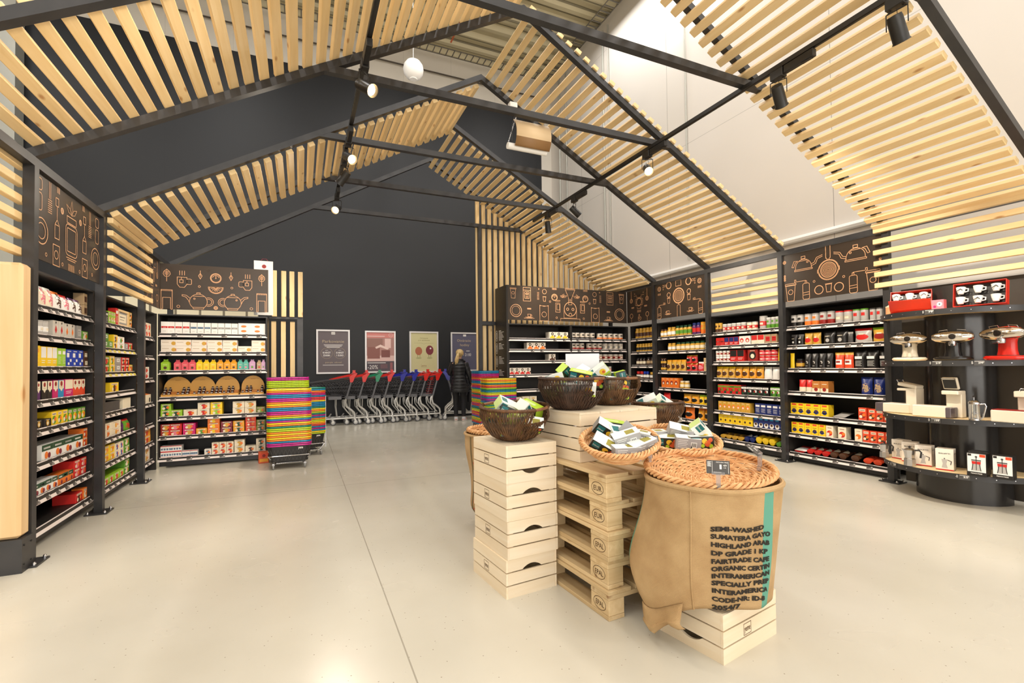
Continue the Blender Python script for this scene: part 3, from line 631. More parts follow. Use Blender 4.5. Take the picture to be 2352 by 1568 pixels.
def bag_mat(c1, c2, c3, sty, lie):
    key = (c1, c2, c3, sty, lie)
    if key in _bm: return _bm[key]
    m, nt, b = newmat('bag_foil_'+c1); N = nt.nodes; L = nt.links; b.inputs['Roughness'].default_value = .32
    tc = N.new('ShaderNodeTexCoord'); sp = N.new('ShaderNodeSeparateXYZ'); L.new(tc.outputs['Generated'], sp.inputs[0])
    u, v, f = (sp.outputs[0], sp.outputs[1], sp.outputs[2]) if lie else (sp.outputs[0], sp.outputs[2], sp.outputs[1])
    def mth(op, a, b_):
        n = N.new('ShaderNodeMath'); n.operation = op
        for i, q in enumerate((a, b_)):
            if q is None: continue
            if hasattr(q, 'links'): L.new(q, n.inputs[i])
            else: n.inputs[i].default_value = q
        return n.outputs[0]
    front = mth('GREATER_THAN', f, .35) if lie else mth('LESS_THAN', f, .6)
    if sty in ('circle', 'oval', 'photo'):
        a_, c_, r_ = {'circle': (.36, .40, .2), 'oval': (.34, .52, .40), 'photo': (.36, .40, .26)}[sty]
        du = mth('DIVIDE', mth('SUBTRACT', u, .5), a_); dv = mth('DIVIDE', mth('SUBTRACT', v, c_), r_)
        mask = mth('LESS_THAN', mth('ADD', mth('MULTIPLY', du, du), mth('MULTIPLY', dv, dv)), 1.0)
        if sty != 'circle':
            n = N.new('ShaderNodeTexNoise'); n.inputs['Scale'].default_value = 7; L.new(tc.outputs['Generated'], n.inputs['Vector']); mask = mth('MULTIPLY', mask, mth('GREATER_THAN', n.outputs['Fac'], .47))
    elif sty == 'half': mask = mth('LESS_THAN', v, .5)
    elif sty == 'label': mask = mth('MULTIPLY', mth('GREATER_THAN', v, .25), mth('MULTIPLY', mth('LESS_THAN', v, .55), mth('LESS_THAN', mth('ABSOLUTE', mth('SUBTRACT', u, .5), None), .34)))
    elif sty == 'lowp': mask = mth('LESS_THAN', v, .4)
    else: mask = None
    top = mth('MULTIPLY', mth('GREATER_THAN', v, .84 if sty != 'half' else .5), front)
    q = N.new('ShaderNodeMix'); q.data_type = 'RGBA'; q.inputs['A'].default_value = (*lin(PAL[c1]), 1); q.inputs['B'].default_value = (*lin(PAL[c3]), 1); L.new(top, q.inputs['Factor']); last = q.outputs['Result']
    if mask is not None:
        q = N.new('ShaderNodeMix'); q.data_type = 'RGBA'; L.new(last, q.inputs['A']); q.inputs['B'].default_value = (*lin(PAL[c2]), 1); L.new(mth('MULTIPLY', mask, front), q.inputs['Factor']); last = q.outputs['Result']
    L.new(last, b.inputs['Base Color']); _bm[key] = m; return m
def grid_bag(m, W_, D_, H, c1, c2, c3, sty, M=None):
    BM_ = bag_mat(c1, c2, c3, sty, M is not None); nx, nz = 8, 10; vs = []; idx = {}
    for side in (0, 1):
        for j in range(nz+1):
            v = j/nz; tk = D_/2*(sin(pi*min(1, max(.0, (1-v)*1.0)))**.0)*(1 if v < .08 else 1) ; tk = D_/2*(min(1, (1-v)/.45)**.75)
            wv = W_*(.96+.04*cos(2*pi*v)) if v > .1 else W_*(.9+.1*v/.1)
            for i in range(nx+1):
                u = -1+2*i/nx; dep = tk*(max(0, 1-abs(u)**2.6))**.6
                vs.append((u*wv/2, (D_/2-dep) if side == 0 else (D_/2+dep), v*H))
    o = (nx+1)*(nz+1)
    for side in (0, 1):
        for j in range(nz):
            for i in range(nx):
                q = [side*o+j*(nx+1)+i, side*o+j*(nx+1)+i+1, side*o+(j+1)*(nx+1)+i+1, side*o+(j+1)*(nx+1)+i]
                m.add([vs[k] for k in q], [(0, 1, 2, 3)] if side == 0 else [(3, 2, 1, 0)], BM_, True, M)
    q0 = [k for k in range(nx+1)]; q1 = [o+k for k in range(nx+1)][::-1]
    m.add([vs[k] for k in q0+q1], [tuple(range(2*nx+2))[::-1]], BM_, False, M)
    if sty in ('dot', 'lines', 'arc', 'diamond'): decals(m, W_*.8, H*.8, sty, c1, c2, -.004, M)
    elif sty in ('circle',):
        m.stroke([(-.14*W_, .6*H), (.14*W_, .6*H)], .012, P('cream'), -.002, M=M)
    elif sty == 'label': m.stroke([(-.22*W_, .42*H), (.22*W_, .42*H)], .02, P('brick'), -.003, M=M)
def product(t, w, h, col, sty):
    """template object (top-level) with its parts, front at y=0, centred in x"""
    c = col.split(); c1 = c[0]; c2 = c[1] if len(c) > 1 else c1; c3 = c[2] if len(c) > 2 else c2
    m = MB(); lid = None; name = {'box': 'tea_box', 'can': 'tin_can', 'jar': 'coffee_jar', 'bottle': 'coffee_bottle', 'bag': 'coffee_bag', 'house': 'tea_pouch', 'tray': 'display_tray', 'frame': 'display_box', 'lie': 'coffee_bag'}[t]
    if t == 'box':
        d = min(.15, max(.06, w*1.1)); m.cbox(-w/2, w/2, 0, d, 0, h, .0015, P(c1)); decals(m, w, h, sty, c1, c2)
    elif t == 'frame':
        d = .05; m.box(-w/2, w/2, .012, d, 0, h, P(c2)); e = min(.022, w*.2)
        for a_, b_, z0, z1 in ((-w/2, w/2, 0, e), (-w/2, w/2, h-e, h), (-w/2, -w/2+e, e, h-e), (w/2-e, w/2, e, h-e)): m.box(a_, b_, 0, d, z0, z1, P(c1))
        decals(m, w, h, 'label', c2, 'cream', .011)
    elif t == 'can':
        r = w/2*.96; b0 = .0
        if sty == 'low': ms = [P(c1, .3), P(c2, .35), P(c1, .3), P(c1, .3)]; pr = [(r*.97, 0), (r, .006), (r, h*.38), (r, h*.86), (r*.94, h*.9)]
        elif sty == 'lowb': ms = [P(c2, .35), P(c2, .35), P(c1, .3), P(c1, .3)]; pr = [(r*.97, 0), (r, .006), (r, h*.3), (r, h*.86), (r*.94, h*.9)]
        else: ms = [P(c1, .3), P(c1, .3), P(c2, .35), P(c1, .3), P(c1, .3)]; pr = [(r*.97, 0), (r, .006), (r, h*.26), (r, h*.6), (r, h*.86), (r*.94, h*.9)]
        if sty == 'logo': ms = [P(c1, .3)]*5
        M = T(0, r, 0); m.lathe(pr, None, 18, M, mats=ms)
        if sty in ('logo', 'low', 'lowb', 'mid'):
            cc = P('red') if sty == 'logo' else (P('cream') if sty == 'mid' else P(c2 if sty == 'low' else 'black'))
            vs = []; z0, z1 = (h*.45, h*.7) if sty == 'logo' else ((h*.34, h*.5) if sty == 'mid' else (h*.55, h*.74))
            for a_ in (-.5, -.25, 0, .25, .5):
                for z in (z0, z1): vs.append(((r+.0008)*sin(a_), r-(r+.0008)*cos(a_), z))
            m.add(vs, [(0, 2, 3, 1), (2, 4, 5, 3), (4, 6, 7, 5), (6, 8, 9, 7)], cc)
        lid = MB().lathe([(r*.95, h*.885), (r*1.0, h*.9), (r*1.0, h*.985), (r*.93, h)], P(c3, .4), 18, M)
    elif t in ('jar', 'bottle'):
        r = w/2*.96; M = T(0, r, 0); k = .8 if t == 'jar' else .66
        ms = [P(c1, .2)]*2+[P(c2, .4)]+[P(c1, .2)]*3
        m.lathe([(r*.9, 0), (r, .008), (r, h*.22), (r, h*.56), (r*.98, h*(k-.1)), (r*.72, h*k), (r*.7, h*(k+.03))], None, 16, M, mats=ms)
        lid = MB().lathe([(r*.8, h*k), (r*.82, h*(k+.015)), (r*.8, h*.98), (r*.7, h)], P(c3, .4), 16, M)
    elif t == 'bag': grid_bag(m, w, min(.09, w*.7), h, c1, c2, c3, sty)
    elif t == 'lie':
        L = min(.2, .16+w*.2); M = T(0, .035, .0) @ RX(radians(-80)) @ T(0, -h*.5, 0); grid_bag(m, w, h, L, c1, c2, c3, sty, T(0, .02, h*.55) @ RX(radians(-78)) @ T(0, -h/2, 0))
    elif t == 'house':
        d = w*.9; hb = h*.68
        m.box(-w/2, w/2, 0, d, 0, hb, P(c1)); m.add([(-w/2, 0, hb), (w/2, 0, hb), (w*.22, d/2-.004, h*.88), (-w*.22, d/2-.004, h*.88), (-w/2, d, hb), (w/2, d, hb), (w*.22, d/2+.004, h*.88), (-w*.22, d/2+.004, h*.88)], [(0, 1, 2, 3), (5, 4, 7, 6), (1, 5, 6, 2), (4, 0, 3, 7)], P(c1 if sty == 'dot' else c2))
        m.prism([(-w*.22, h*.87), (w*.22, h*.87), (w*.3, h*.93), (w*.2, h), (w*.06, h*.96), (-w*.06, h*.96), (-w*.2, h), (-w*.3, h*.93)], d/2-.004, d/2+.004, P(c1))
        if sty == 'dot': decals(m, w, hb, 'dot', c1, c2)
        else: m.quad((w*.25, -.001, hb*.1), (w*.4, -.001, hb*.1), (w*.4, -.001, hb*.6), (w*.25, -.001, hb*.6), P('black'))
    elif t == 'tray':
        pl = mat((228, 172, 84), .5); dk = mat((176, 112, 40), .5)
        m.prism([(-w/2, 0), (w/2, 0), (w/2, .10)]+[(p[0], p[1]) for p in circ(0, .10, w/2, 12, 0, pi, rz=h-.10)][1:-1]+[(-w/2, .10)], .155, .165, pl)
        m.box(-w/2, w/2, 0, .006, 0, .03, pl); m.box(-w/2, w/2, 0, .16, 0, .005, pl)
        for s_ in (-1, 1): m.add([(s_*w/2, 0, 0), (s_*w/2, .16, 0), (s_*w/2, .16, .08), (s_*w/2, 0, .03)], [(0, 1, 2, 3)], pl); m.add([(s_*(w/2-.006), 0, 0), (s_*(w/2-.006), .16, 0), (s_*(w/2-.006), .16, .08), (s_*(w/2-.006), 0, .03)], [(0, 1, 2, 3)], pl)
        for i, z in ((0, .035), (1, .065)): m.box(-w/2+.006, w/2-.006, .045+.05*i, .155, z-.03, z, dk)
        text(m, 'PICKWICK'[:0] or 'Teekanne'[:0] or 'BONCA', .02, dk, T(0, -.0012, .008), 'CENTER')
        text(m, 'BONCA', .016, dk, T(0, .1535, h*.8), 'CENTER')
    o = m.obj(name, fix=t not in ('box', 'can'))
    if lid: l = lid.obj('lid', o)
    return o
ROWS = {
 'L1': [
  [('bag', 0.187, 0.341, 2, 0.2, 1, 'purple cream white', 'oval', 'white window bag'), ('bag', 0.345, 0.573, 2, 0.2, 1, 'cream pink white', 'oval', 'pink floral tea bag'), ('bag', 0.587, 0.712, 1, 0.19, 1, 'white brown orange', 'oval', 'brown and orange tea bag'), ('bag', 0.717, 0.856, 1, 0.18, 1, 'white pink red', 'oval', 'pale pink tea bag'), ('bag', 0.862, 1.086, 2, 0.17, 1, 'white brown purple', 'oval', 'dark brown window bag'), ('box', 1.093, 1.165, 1, 0.13, 2, 'tan brown', 'label', 'tan tea carton')],
  [('can', 0.184, 0.239, 1, 0.15, 1, 'tan orange grey', 'low', 'tan and orange tea tin'), ('can', 0.245, 0.345, 1, 0.15, 1, 'silver white silver', 'mid', 'large silver tea tin'), ('can', 0.349, 0.495, 2, 0.14, 1, 'silver white silver', 'mid', 'slim silver tea tin'), ('box', 0.54, 0.721, 2, 0.16, 1, 'clear red', 'diamond', 'clear pack with red diamond'), ('box', 0.726, 0.919, 2, 0.15, 1, 'clear orange', 'diamond', 'clear pack with orange diamond'), ('box', 0.961, 1.049, 1, 0.15, 1, 'grey silver', 'label', 'grey tea carton'), ('box', 1.058, 1.181, 1, 0.1, 1, 'green cream', 'photo', 'small patterned tea box')],
  [('box', 0.174, 0.201, 1, 0.18, 1, 'orange orange', 'plain', 'orange tea box'), ('box', 0.203, 0.353, 1, 0.18, 1, 'yellow amber', 'lines', 'wide yellow tea box'), ('box', 0.355, 0.608, 3, 0.175, 1, 'yellow white', 'topt', 'white and yellow tea box'), ('box', 0.613, 0.755, 2, 0.17, 1, 'lime white', 'lines', 'lime green tea box'), ('box', 0.76, 1.094, 3, 0.165, 1, 'blue white', 'squares', 'royal blue tea box'), ('box', 1.112, 1.19, 1, 0.08, 2, 'brown cream', 'label', 'small brown box')],
  [('box', 0.179, 0.36, 3, 0.16, 1, 'purple cream', 'tag', 'purple tea box'), ('box', 0.368, 0.532, 2, 0.16, 1, 'black cream', 'tag', 'black tea box'), ('box', 0.538, 0.628, 1, 0.16, 1, 'magenta cream', 'tag', 'pink tea box'), ('box', 0.632, 0.731, 1, 0.16, 1, 'sky cream', 'tag', 'light blue tea box'), ('box', 0.735, 0.887, 1, 0.165, 1, 'magenta cream', 'topt', 'wide magenta tea box'), ('box', 0.891, 1.125, 3, 0.16, 1, 'coral cream', 'tag', 'coral red tea box')],
  [('box', 0.168, 0.519, 3, 0.075, 1, 'black gold', 'circle', 'black tea box with gold cup'), ('box', 0.528, 0.79, 3, 0.13, 1, 'yellow green', 'photo', 'yellow herbal tea box'), ('box', 0.794, 1.139, 4, 0.125, 1, 'green yellow', 'photo', 'green herbal tea box')],
  [('box', 0.172, 0.285, 1, 0.12, 1, 'forest purple', 'photo', 'fruit tea box with dark top'), ('box', 0.378, 1.081, 4, 0.11, 1, 'white forest', 'loyd', 'white tea box with green top'), ('box', 1.089, 1.185, 1, 0.075, 2, 'orange red', 'photo', 'orange fruit tea box')],
  [('box', 0.166, 0.633, 5, 0.085, 1, 'white forest', 'loyd', 'white and green fruit tea box'), ('box', 0.637, 0.909, 3, 0.08, 1, 'orange forest', 'loyd', 'orange and green fruit tea box'), ('box', 0.913, 1.168, 2, 0.07, 2, 'red pink', 'photo', 'red berry tea box')],
  [('box', 0.953, 1.101, 1, 0.08, 1, 'red brown', 'photo', 'dark red tea box'), ('box', 1.106, 1.184, 1, 0.09, 1, 'orange cream', 'photo', 'orange tea box')],
 ],
 'L2': [
  [('box', 0.212, 0.311, 2, 0.1, 1, 'pink white', 'lines', 'pink tea box'), ('box', 0.316, 0.447, 2, 0.09, 1, 'black white', 'lines', 'black and white tea box'), ('box', 0.455, 0.649, 3, 0.1, 1, 'lime cream', 'photo', 'green tea box'), ('box', 0.652, 0.715, 1, 0.14, 1, 'red white', 'lines', 'tall red tea box'), ('frame', 0.728, 1.059, 1, 0.14, 1, 'pinewood grey', 'frame', 'wooden gift box with window'), ('box', 1.07, 1.165, 1, 0.07, 2, 'gold brown', 'photo', 'yellow and brown tea box')],
  [('box', 0.209, 0.586, 3, 0.07, 2, 'green white', 'square', 'green tea box with white square'), ('box', 0.589, 0.71, 1, 0.07, 2, 'yellow black', 'photo', 'yellow tea box'), ('box', 0.714, 0.922, 1, 0.065, 2, 'white green', 'photo', 'white and green tea box'), ('box', 0.928, 1.042, 1, 0.07, 1, 'grey white', 'square', 'grey tea box'), ('box', 1.047, 1.19, 1, 0.08, 1, 'red green', 'photo', 'red and green tea box')],
  [('box', 0.205, 0.311, 1, 0.075, 2, 'orange brown', 'photo', 'orange tea box'), ('box', 0.326, 0.496, 1, 0.075, 2, 'green red', 'photo', 'green and red tea box'), ('box', 0.501, 0.637, 1, 0.08, 2, 'yellow green', 'photo', 'yellow and green tea box'), ('box', 0.642, 0.821, 1, 0.075, 2, 'grey white', 'square', 'grey tea box'), ('box', 0.825, 1.083, 2, 0.075, 2, 'red black', 'photo', 'red tea box'), ('box', 1.087, 1.189, 1, 0.075, 1, 'yellow red', 'photo', 'yellow tea box')],
  [('box', 0.208, 0.306, 1, 0.12, 1, 'cream green', 'photo', 'cream and green tall carton'), ('box', 0.521, 0.744, 1, 0.09, 1, 'yellow brown', 'photo', 'yellow floral carton')],
  [('box', 0.209, 0.788, 3, 0.1, 1, 'darkgrey grey', 'plain', 'dark grey display carton'), ('box', 0.889, 1.128, 1, 0.11, 1, 'cream white', 'plain', 'cream carton')],
  [('box', 0.204, 0.54, 2, 0.065, 2, 'cream orange', 'photo', 'cream tea box with red top'), ('box', 0.544, 0.825, 1, 0.065, 2, 'cream amber', 'photo', 'cream and amber tea box'), ('bag', 0.831, 0.938, 1, 0.13, 1, 'darkpurple purple', 'photo', 'dark purple pouch'), ('bag', 0.95, 1.169, 1, 0.12, 1, 'green red', 'photo', 'green and red pouch')],
  [('box', 0.199, 0.36, 1, 0.075, 1, 'red white', 'photo', 'red tea box'), ('box', 0.364, 0.645, 2, 0.075, 2, 'yellow amber', 'photo', 'yellow tea box'), ('box', 0.649, 0.907, 2, 0.07, 2, 'cream blue', 'photo', 'white and blue tea box'), ('box', 0.919, 1.097, 1, 0.075, 2, 'green cream', 'photo', 'green tea box')],
  [('box', 0.194, 0.345, 1, 0.07, 1, 'green cream', 'photo', 'green tea box'), ('box', 0.355, 0.922, 4, 0.07, 1, 'lime red', 'photo', 'lime tea box with red print'), ('box', 0.929, 1.101, 1, 0.075, 2, 'green cream', 'photo', 'green carton')],
 ],
 'L3': [
  [('box', 0.418, 0.731, 2, 0.085, 2, 'cream red', 'photo', 'cream and red tea box')],
  [('box', 0.408, 0.463, 1, 0.15, 1, 'orange cream', 'photo', 'orange cream carton')],
  [('box', 0.4, 0.617, 1, 0.07, 2, 'white red', 'photo', 'white and red tea box')],
  [('house', 0.397, 0.671, 1, 0.15, 1, 'cream orange', 'roof', 'house shaped white tea box')],
  [('bag', 0.387, 0.469, 1, 0.13, 1, 'pink red', 'photo', 'pink pouch')],
  [('box', 0.39, 0.684, 1, 0.085, 2, 'amber red', 'photo', 'orange floral carton')],
  [('box', 0.379, 0.656, 1, 0.085, 2, 'cream gold', 'photo', 'cream floral carton')],
 ],
 'BL': [
  [('box', 0.016, 0.341, 4, 0.125, 1, 'white red', 'band', 'white box with red band'), ('box', 0.346, 0.575, 3, 0.12, 1, 'white steelblue', 'band', 'white box with blue label'), ('box', 0.579, 0.887, 4, 0.12, 1, 'white grey', 'band', 'white box with grey label'), ('box', 0.89, 1.23, 2, 0.125, 1, 'white orange', 'ovals', 'wide white box, orange ovals')],
  [('box', 0.008, 0.883, 5, 0.062, 2, 'offwhite red', 'rtag', 'long white tea box'), ('box', 0.887, 1.051, 1, 0.062, 1, 'offwhite grey', 'rtag', 'single long white box'), ('box', 1.056, 1.229, 1, 0.062, 2, 'offwhite red', 'rtag', 'right end long white box')],
  [('house', 0.015, 0.111, 1, 0.11, 1, 'lime brown', 'dot', 'lime green tea pouch'), ('house', 0.167, 0.408, 3, 0.105, 1, 'rose brown', 'dot', 'rose pink tea pouch'), ('house', 0.411, 0.639, 3, 0.105, 1, 'yellow amber', 'dot', 'yellow tea pouch'), ('house', 0.644, 0.878, 3, 0.105, 1, 'amber brown', 'dot', 'orange tea pouch'), ('house', 0.883, 1.017, 2, 0.105, 1, 'teal pink', 'dot', 'teal tea pouch'), ('house', 1.02, 1.098, 1, 0.105, 1, 'lilac green', 'dot', 'lilac tea pouch'), ('house', 1.111, 1.174, 1, 0.1, 1, 'tan red', 'dot', 'tan tea pouch'), ('house', 1.178, 1.23, 1, 0.105, 1, 'lilac green', 'dot', 'right end lilac tea pouch')],
  [('tray', 0.013, 0.326, 1, 0.2, 1, 'amber brown', 'tray', 'wooden tray with arched back'), ('tray', 0.31, 0.613, 1, 0.2, 1, 'amber brown', 'tray', 'wooden tray with arched back'), ('tray', 0.602, 0.896, 1, 0.2, 1, 'amber brown', 'tray', 'wooden tray with arched back'), ('tray', 0.914, 1.202, 1, 0.2, 1, 'amber brown', 'tray', 'wooden tray with arched back')],
  [('box', 0.008, 0.122, 1, 0.065, 2, 'lime forest', 'photo', 'green tea box'), ('box', 0.127, 0.262, 1, 0.065, 1, 'lime forest', 'photo', 'lime tea box'), ('box', 0.27, 0.422, 1, 0.065, 1, 'cream red', 'photo', 'cream tea box'), ('box', 0.426, 0.565, 1, 0.065, 2, 'cream red', 'photo', 'cream and red tea box'), ('box', 0.57, 0.708, 1, 0.065, 2, 'yellow lime', 'photo', 'yellow green tea box'), ('box', 0.826, 1.107, 2, 0.065, 2, 'cream gold', 'photo', 'cream and gold tea box'), ('box', 1.112, 1.229, 1, 0.065, 1, 'olive lime', 'photo', 'olive tea box')],
  [('box', 0.008, 0.126, 1, 0.063, 2, 'brick gold', 'photo', 'dark red tea box'), ('box', 0.113, 0.257, 1, 0.063, 2, 'red pink', 'photo', 'red tea box'), ('box', 0.266, 0.406, 1, 0.063, 2, 'magenta gold', 'photo', 'magenta tea box'), ('box', 0.41, 0.535, 1, 0.063, 1, 'amber green', 'photo', 'amber tea box'), ('box', 0.538, 0.679, 1, 0.063, 3, 'orange yellow', 'photo', 'orange tea box'), ('box', 0.688, 0.826, 1, 0.063, 2, 'plum gold', 'photo', 'plum tea box'), ('box', 0.831, 0.967, 1, 0.063, 2, 'amber forest', 'photo', 'amber and brown tea box'), ('box', 0.976, 1.107, 1, 0.063, 3, 'coral red', 'photo', 'coral tea box'), ('box', 1.114, 1.229, 1, 0.063, 2, 'olive forest', 'photo', 'olive tea box')],
  [('box', 0.008, 0.255, 2, 0.06, 2, 'white red', 'redline', 'white box, red lines'), ('box', 0.258, 0.432, 2, 0.06, 1, 'white red', 'redline', 'low white box, red lines'), ('box', 0.502, 0.582, 1, 0.06, 1, 'white steelblue', 'photo', 'white and blue box'), ('box', 0.586, 0.84, 3, 0.063, 2, 'cream red', 'photo', 'cream tea box'), ('box', 0.844, 0.97, 1, 0.07, 2, 'cream gold', 'photo', 'cream and gold tea box'), ('box', 0.976, 1.106, 1, 0.065, 1, 'cream brown', 'photo', 'cream and brown tea box'), ('box', 1.112, 1.23, 1, 0.07, 2, 'cream forest', 'photo', 'cream and green tea box')],
 ],
 'BR1': [
  [('box', 0.805, 1.19, 3, 0.135, 1, 'offwhite yellow', 'caps', 'yellow capsule box')],
  [('box', 0.365, 0.73, 3, 0.135, 1, 'offwhite orange', 'caps', 'orange capsule box')],
  [('box', 0.792, 0.929, 1, 0.13, 1, 'offwhite brown', 'caps', 'brown capsule box')],
  [('box', 0.008, 0.435, 4, 0.13, 1, 'offwhite red', 'caps', 'red capsule box'), ('box', 1.165, 1.19, 1, 0.13, 1, 'pink red', 'plain', 'pink box')],
  [],
  [('box', 0.128, 0.252, 1, 0.14, 1, 'cream tan', 'caps2', 'beige bean box'), ('box', 0.263, 0.542, 2, 0.15, 1, 'cream gold', 'caps2', 'beige coffee box')],
  [],
 ],
 'BR2': [
  [('can', 0.008, 0.553, 5, 0.13, 1, 'tan2 black silver', 'lowb', 'grey and black coffee tin'), ('can', 0.605, 1.19, 5, 0.125, 1, 'tan2 orange silver', 'lowb', 'grey and orange coffee tin')],
  [('can', 0.008, 0.323, 3, 0.13, 1, 'tan2 brick silver', 'lowb', 'brown labelled coffee tin'), ('can', 0.372, 0.708, 3, 0.13, 1, 'tan2 brick silver', 'lowb', 'brick red coffee tin'), ('can', 0.724, 1.19, 4, 0.13, 1, 'tan2 grey silver', 'mid', 'pale grey coffee tin')],
  [('can', 0.483, 1.187, 6, 0.125, 1, 'tan2 brick silver', 'mid', 'pale coffee tin, red stripe')],
  [('can', 0.748, 0.91, 2, 0.13, 1, 'tan2 red silver', 'mid', 'pale tin with red label')],
  [],
  [],
  [],
 ],
 'R3': [
  [('jar', 0.074, 0.566, 5, 0.155, 1, 'gold brown gold', 'lab', 'gold instant coffee jar')],
  [('jar', 0.101, 0.58, 6, 0.15, 1, 'gold black gold', 'lab', 'gold jar, black label')],
  [('jar', 0.094, 0.347, 3, 0.115, 1, 'darkbrown cream black', 'lab', 'small dark coffee jar'), ('jar', 0.378, 0.573, 2, 0.125, 1, 'darkbrown tan black', 'lab', 'taller dark coffee jar')],
  [('bottle', 0.087, 0.279, 2, 0.13, 1, 'darkbrown white red', 'lab', 'red capped bottle'), ('bottle', 0.285, 0.433, 2, 0.13, 1, 'darkbrown white blue', 'lab', 'blue capped bottle'), ('bottle', 0.448, 0.567, 1, 0.12, 1, 'darkbrown white gold', 'lab', 'gold capped bottle')],
  [],
  [],
  [],
 ],
 'R2': [
  [('jar', 0.032, 0.19, 2, 0.12, 1, 'gold white brown', 'lab', 'small gold jar'), ('jar', 0.198, 0.386, 2, 0.14, 1, 'gold white gold', 'lab', 'gold coffee jar'), ('jar', 0.393, 0.75, 4, 0.15, 1, 'gold green forest', 'lab', 'gold jar with green lid'), ('jar', 0.76, 0.935, 2, 0.165, 1, 'purple red navy', 'lab', 'purple coffee jar'), ('can', 0.944, 1.109, 2, 0.165, 1, 'gold orange amber', 'low', 'gold coffee tin')],
  [('jar', 0.206, 0.38, 2, 0.135, 1, 'gold white gold', 'lab', 'gold coffee jar'), ('jar', 0.394, 1.021, 6, 0.14, 1, 'gold cream forest', 'lab', 'gold jar, green lid'), ('can', 1.03, 1.102, 1, 0.11, 1, 'silver grey silver', 'mid', 'silver coffee tin')],
  [('jar', 0.008, 0.153, 2, 0.11, 2, 'darkbrown gold brown', 'lab', 'brown and gold jar'), ('bag', 0.172, 0.613, 4, 0.19, 1, 'gold brown amber', 'circle', 'gold coffee bag'), ('bag', 0.623, 0.857, 2, 0.13, 2, 'red black gold', 'circle', 'red coffee bag'), ('bag', 0.867, 1.009, 1, 0.15, 1, 'red pink white', 'circle', 'red and pink coffee bag'), ('frame', 1.016, 1.118, 1, 0.21, 1, 'pinewood cream', 'frame', 'wooden framed notice')],
  [('box', 0.059, 0.459, 4, 0.135, 1, 'orange brick', 'circle', 'orange brick coffee pack'), ('jar', 0.469, 0.665, 2, 0.1, 1, 'gold cream cream', 'lab', 'small pale gold jar'), ('jar', 1.074, 1.11, 1, 0.1, 1, 'gold cream cream', 'lab', 'right end small jar')],
  [('bag', 0.064, 0.232, 1, 0.15, 1, 'red brick red', 'photo', 'red coffee pouch'), ('bag', 0.538, 0.875, 2, 0.155, 1, 'amber black gold', 'circle', 'amber coffee pouch'), ('bag', 0.885, 1.08, 2, 0.155, 1, 'yellow black lime', 'circle', 'yellow coffee pouch')],
  [('bag', 0.56, 0.774, 1, 0.165, 1, 'orange black orange', 'circle', 'orange coffee pouch'), ('bag', 0.853, 1.104, 2, 0.165, 1, 'amber black orange', 'circle', 'amber and orange pouch')],
  [('bag', 0.996, 1.098, 1, 0.12, 1, 'brown tan brown', 'photo', 'brown coffee bag')],
 ],
 'R1': [
  [('can', 0.015, 0.152, 2, 0.145, 1, 'gold brown gold', 'low', 'gold coffee tin'), ('can', 0.158, 0.569, 5, 0.12, 1, 'silver red white', 'mid', 'white and red coffee tin'), ('can', 0.581, 0.747, 2, 0.115, 1, 'cream red silver', 'mid', 'cream and red coffee tin'), ('can', 0.772, 0.882, 1, 0.18, 1, 'silver red silver', 'mid', 'large silver and red tin'), ('can', 0.893, 1.154, 4, 0.15, 1, 'silver green white', 'low', 'silver and green coffee tin')],
  [('box', 0.053, 0.203, 2, 0.12, 1, 'red brick', 'band', 'red coffee brick'), ('box', 0.208, 0.462, 3, 0.12, 1, 'red navy', 'topt', 'navy and red coffee brick'), ('box', 0.467, 0.65, 2, 0.125, 1, 'white red', 'circle', 'white and red coffee pack'), ('box', 0.665, 0.869, 2, 0.125, 1, 'cream red', 'topt', 'cream and red coffee pack'), ('box', 0.876, 1.06, 2, 0.125, 1, 'tan red', 'label', 'tan coffee pack'), ('can', 1.078, 1.153, 1, 0.12, 1, 'black silver black', 'mid', 'black coffee tin')],
  [('can', 0.018, 0.297, 4, 0.085, 2, 'white brick silver', 'mid', 'small white and red tin'), ('box', 0.306, 0.546, 2, 0.17, 1, 'red black', 'topt', 'tall red coffee box'), ('box', 0.601, 0.761, 1, 0.17, 1, 'brick black', 'circle', 'large dark red box'), ('can', 0.769, 1.038, 3, 0.08, 2, 'red pink silver', 'mid', 'small red tin'), ('bag', 1.046, 1.154, 1, 0.17, 1, 'yellow amber yellow', 'plain', 'plain yellow bag')],
  [('bag', 0.013, 0.364, 3, 0.17, 1, 'gold brown yellow', 'circle', 'gold bag, brown circle'), ('bag', 0.369, 0.83, 4, 0.17, 1, 'amber brown gold', 'circle', 'amber bag, brown circle'), ('bag', 0.835, 1.073, 2, 0.165, 1, 'blue white white', 'half', 'blue and white milk bag'), ('bag', 1.094, 1.153, 1, 0.1, 1, 'amber gold gold', 'plain', 'small amber bag')],
  [('box', 0.073, 0.483, 4, 0.14, 1, 'red green', 'check', 'red and green coffee brick'), ('box', 0.488, 0.916, 5, 0.13, 1, 'black white', 'check', 'black and white brick'), ('box', 0.943, 1.152, 3, 0.13, 1, 'green white', 'check', 'green coffee brick')],
  [('box', 0.072, 0.627, 7, 0.14, 1, 'gold orange', 'circle', 'gold coffee brick'), ('box', 0.7, 1.142, 5, 0.15, 1, 'navy white', 'lines', 'navy coffee brick')],
  [('box', 0.076, 0.663, 7, 0.115, 1, 'yellow brown', 'dot', 'yellow coffee brick'), ('box', 0.671, 1.154, 6, 0.13, 1, 'navy white', 'cupw', 'navy brick, white cup')],
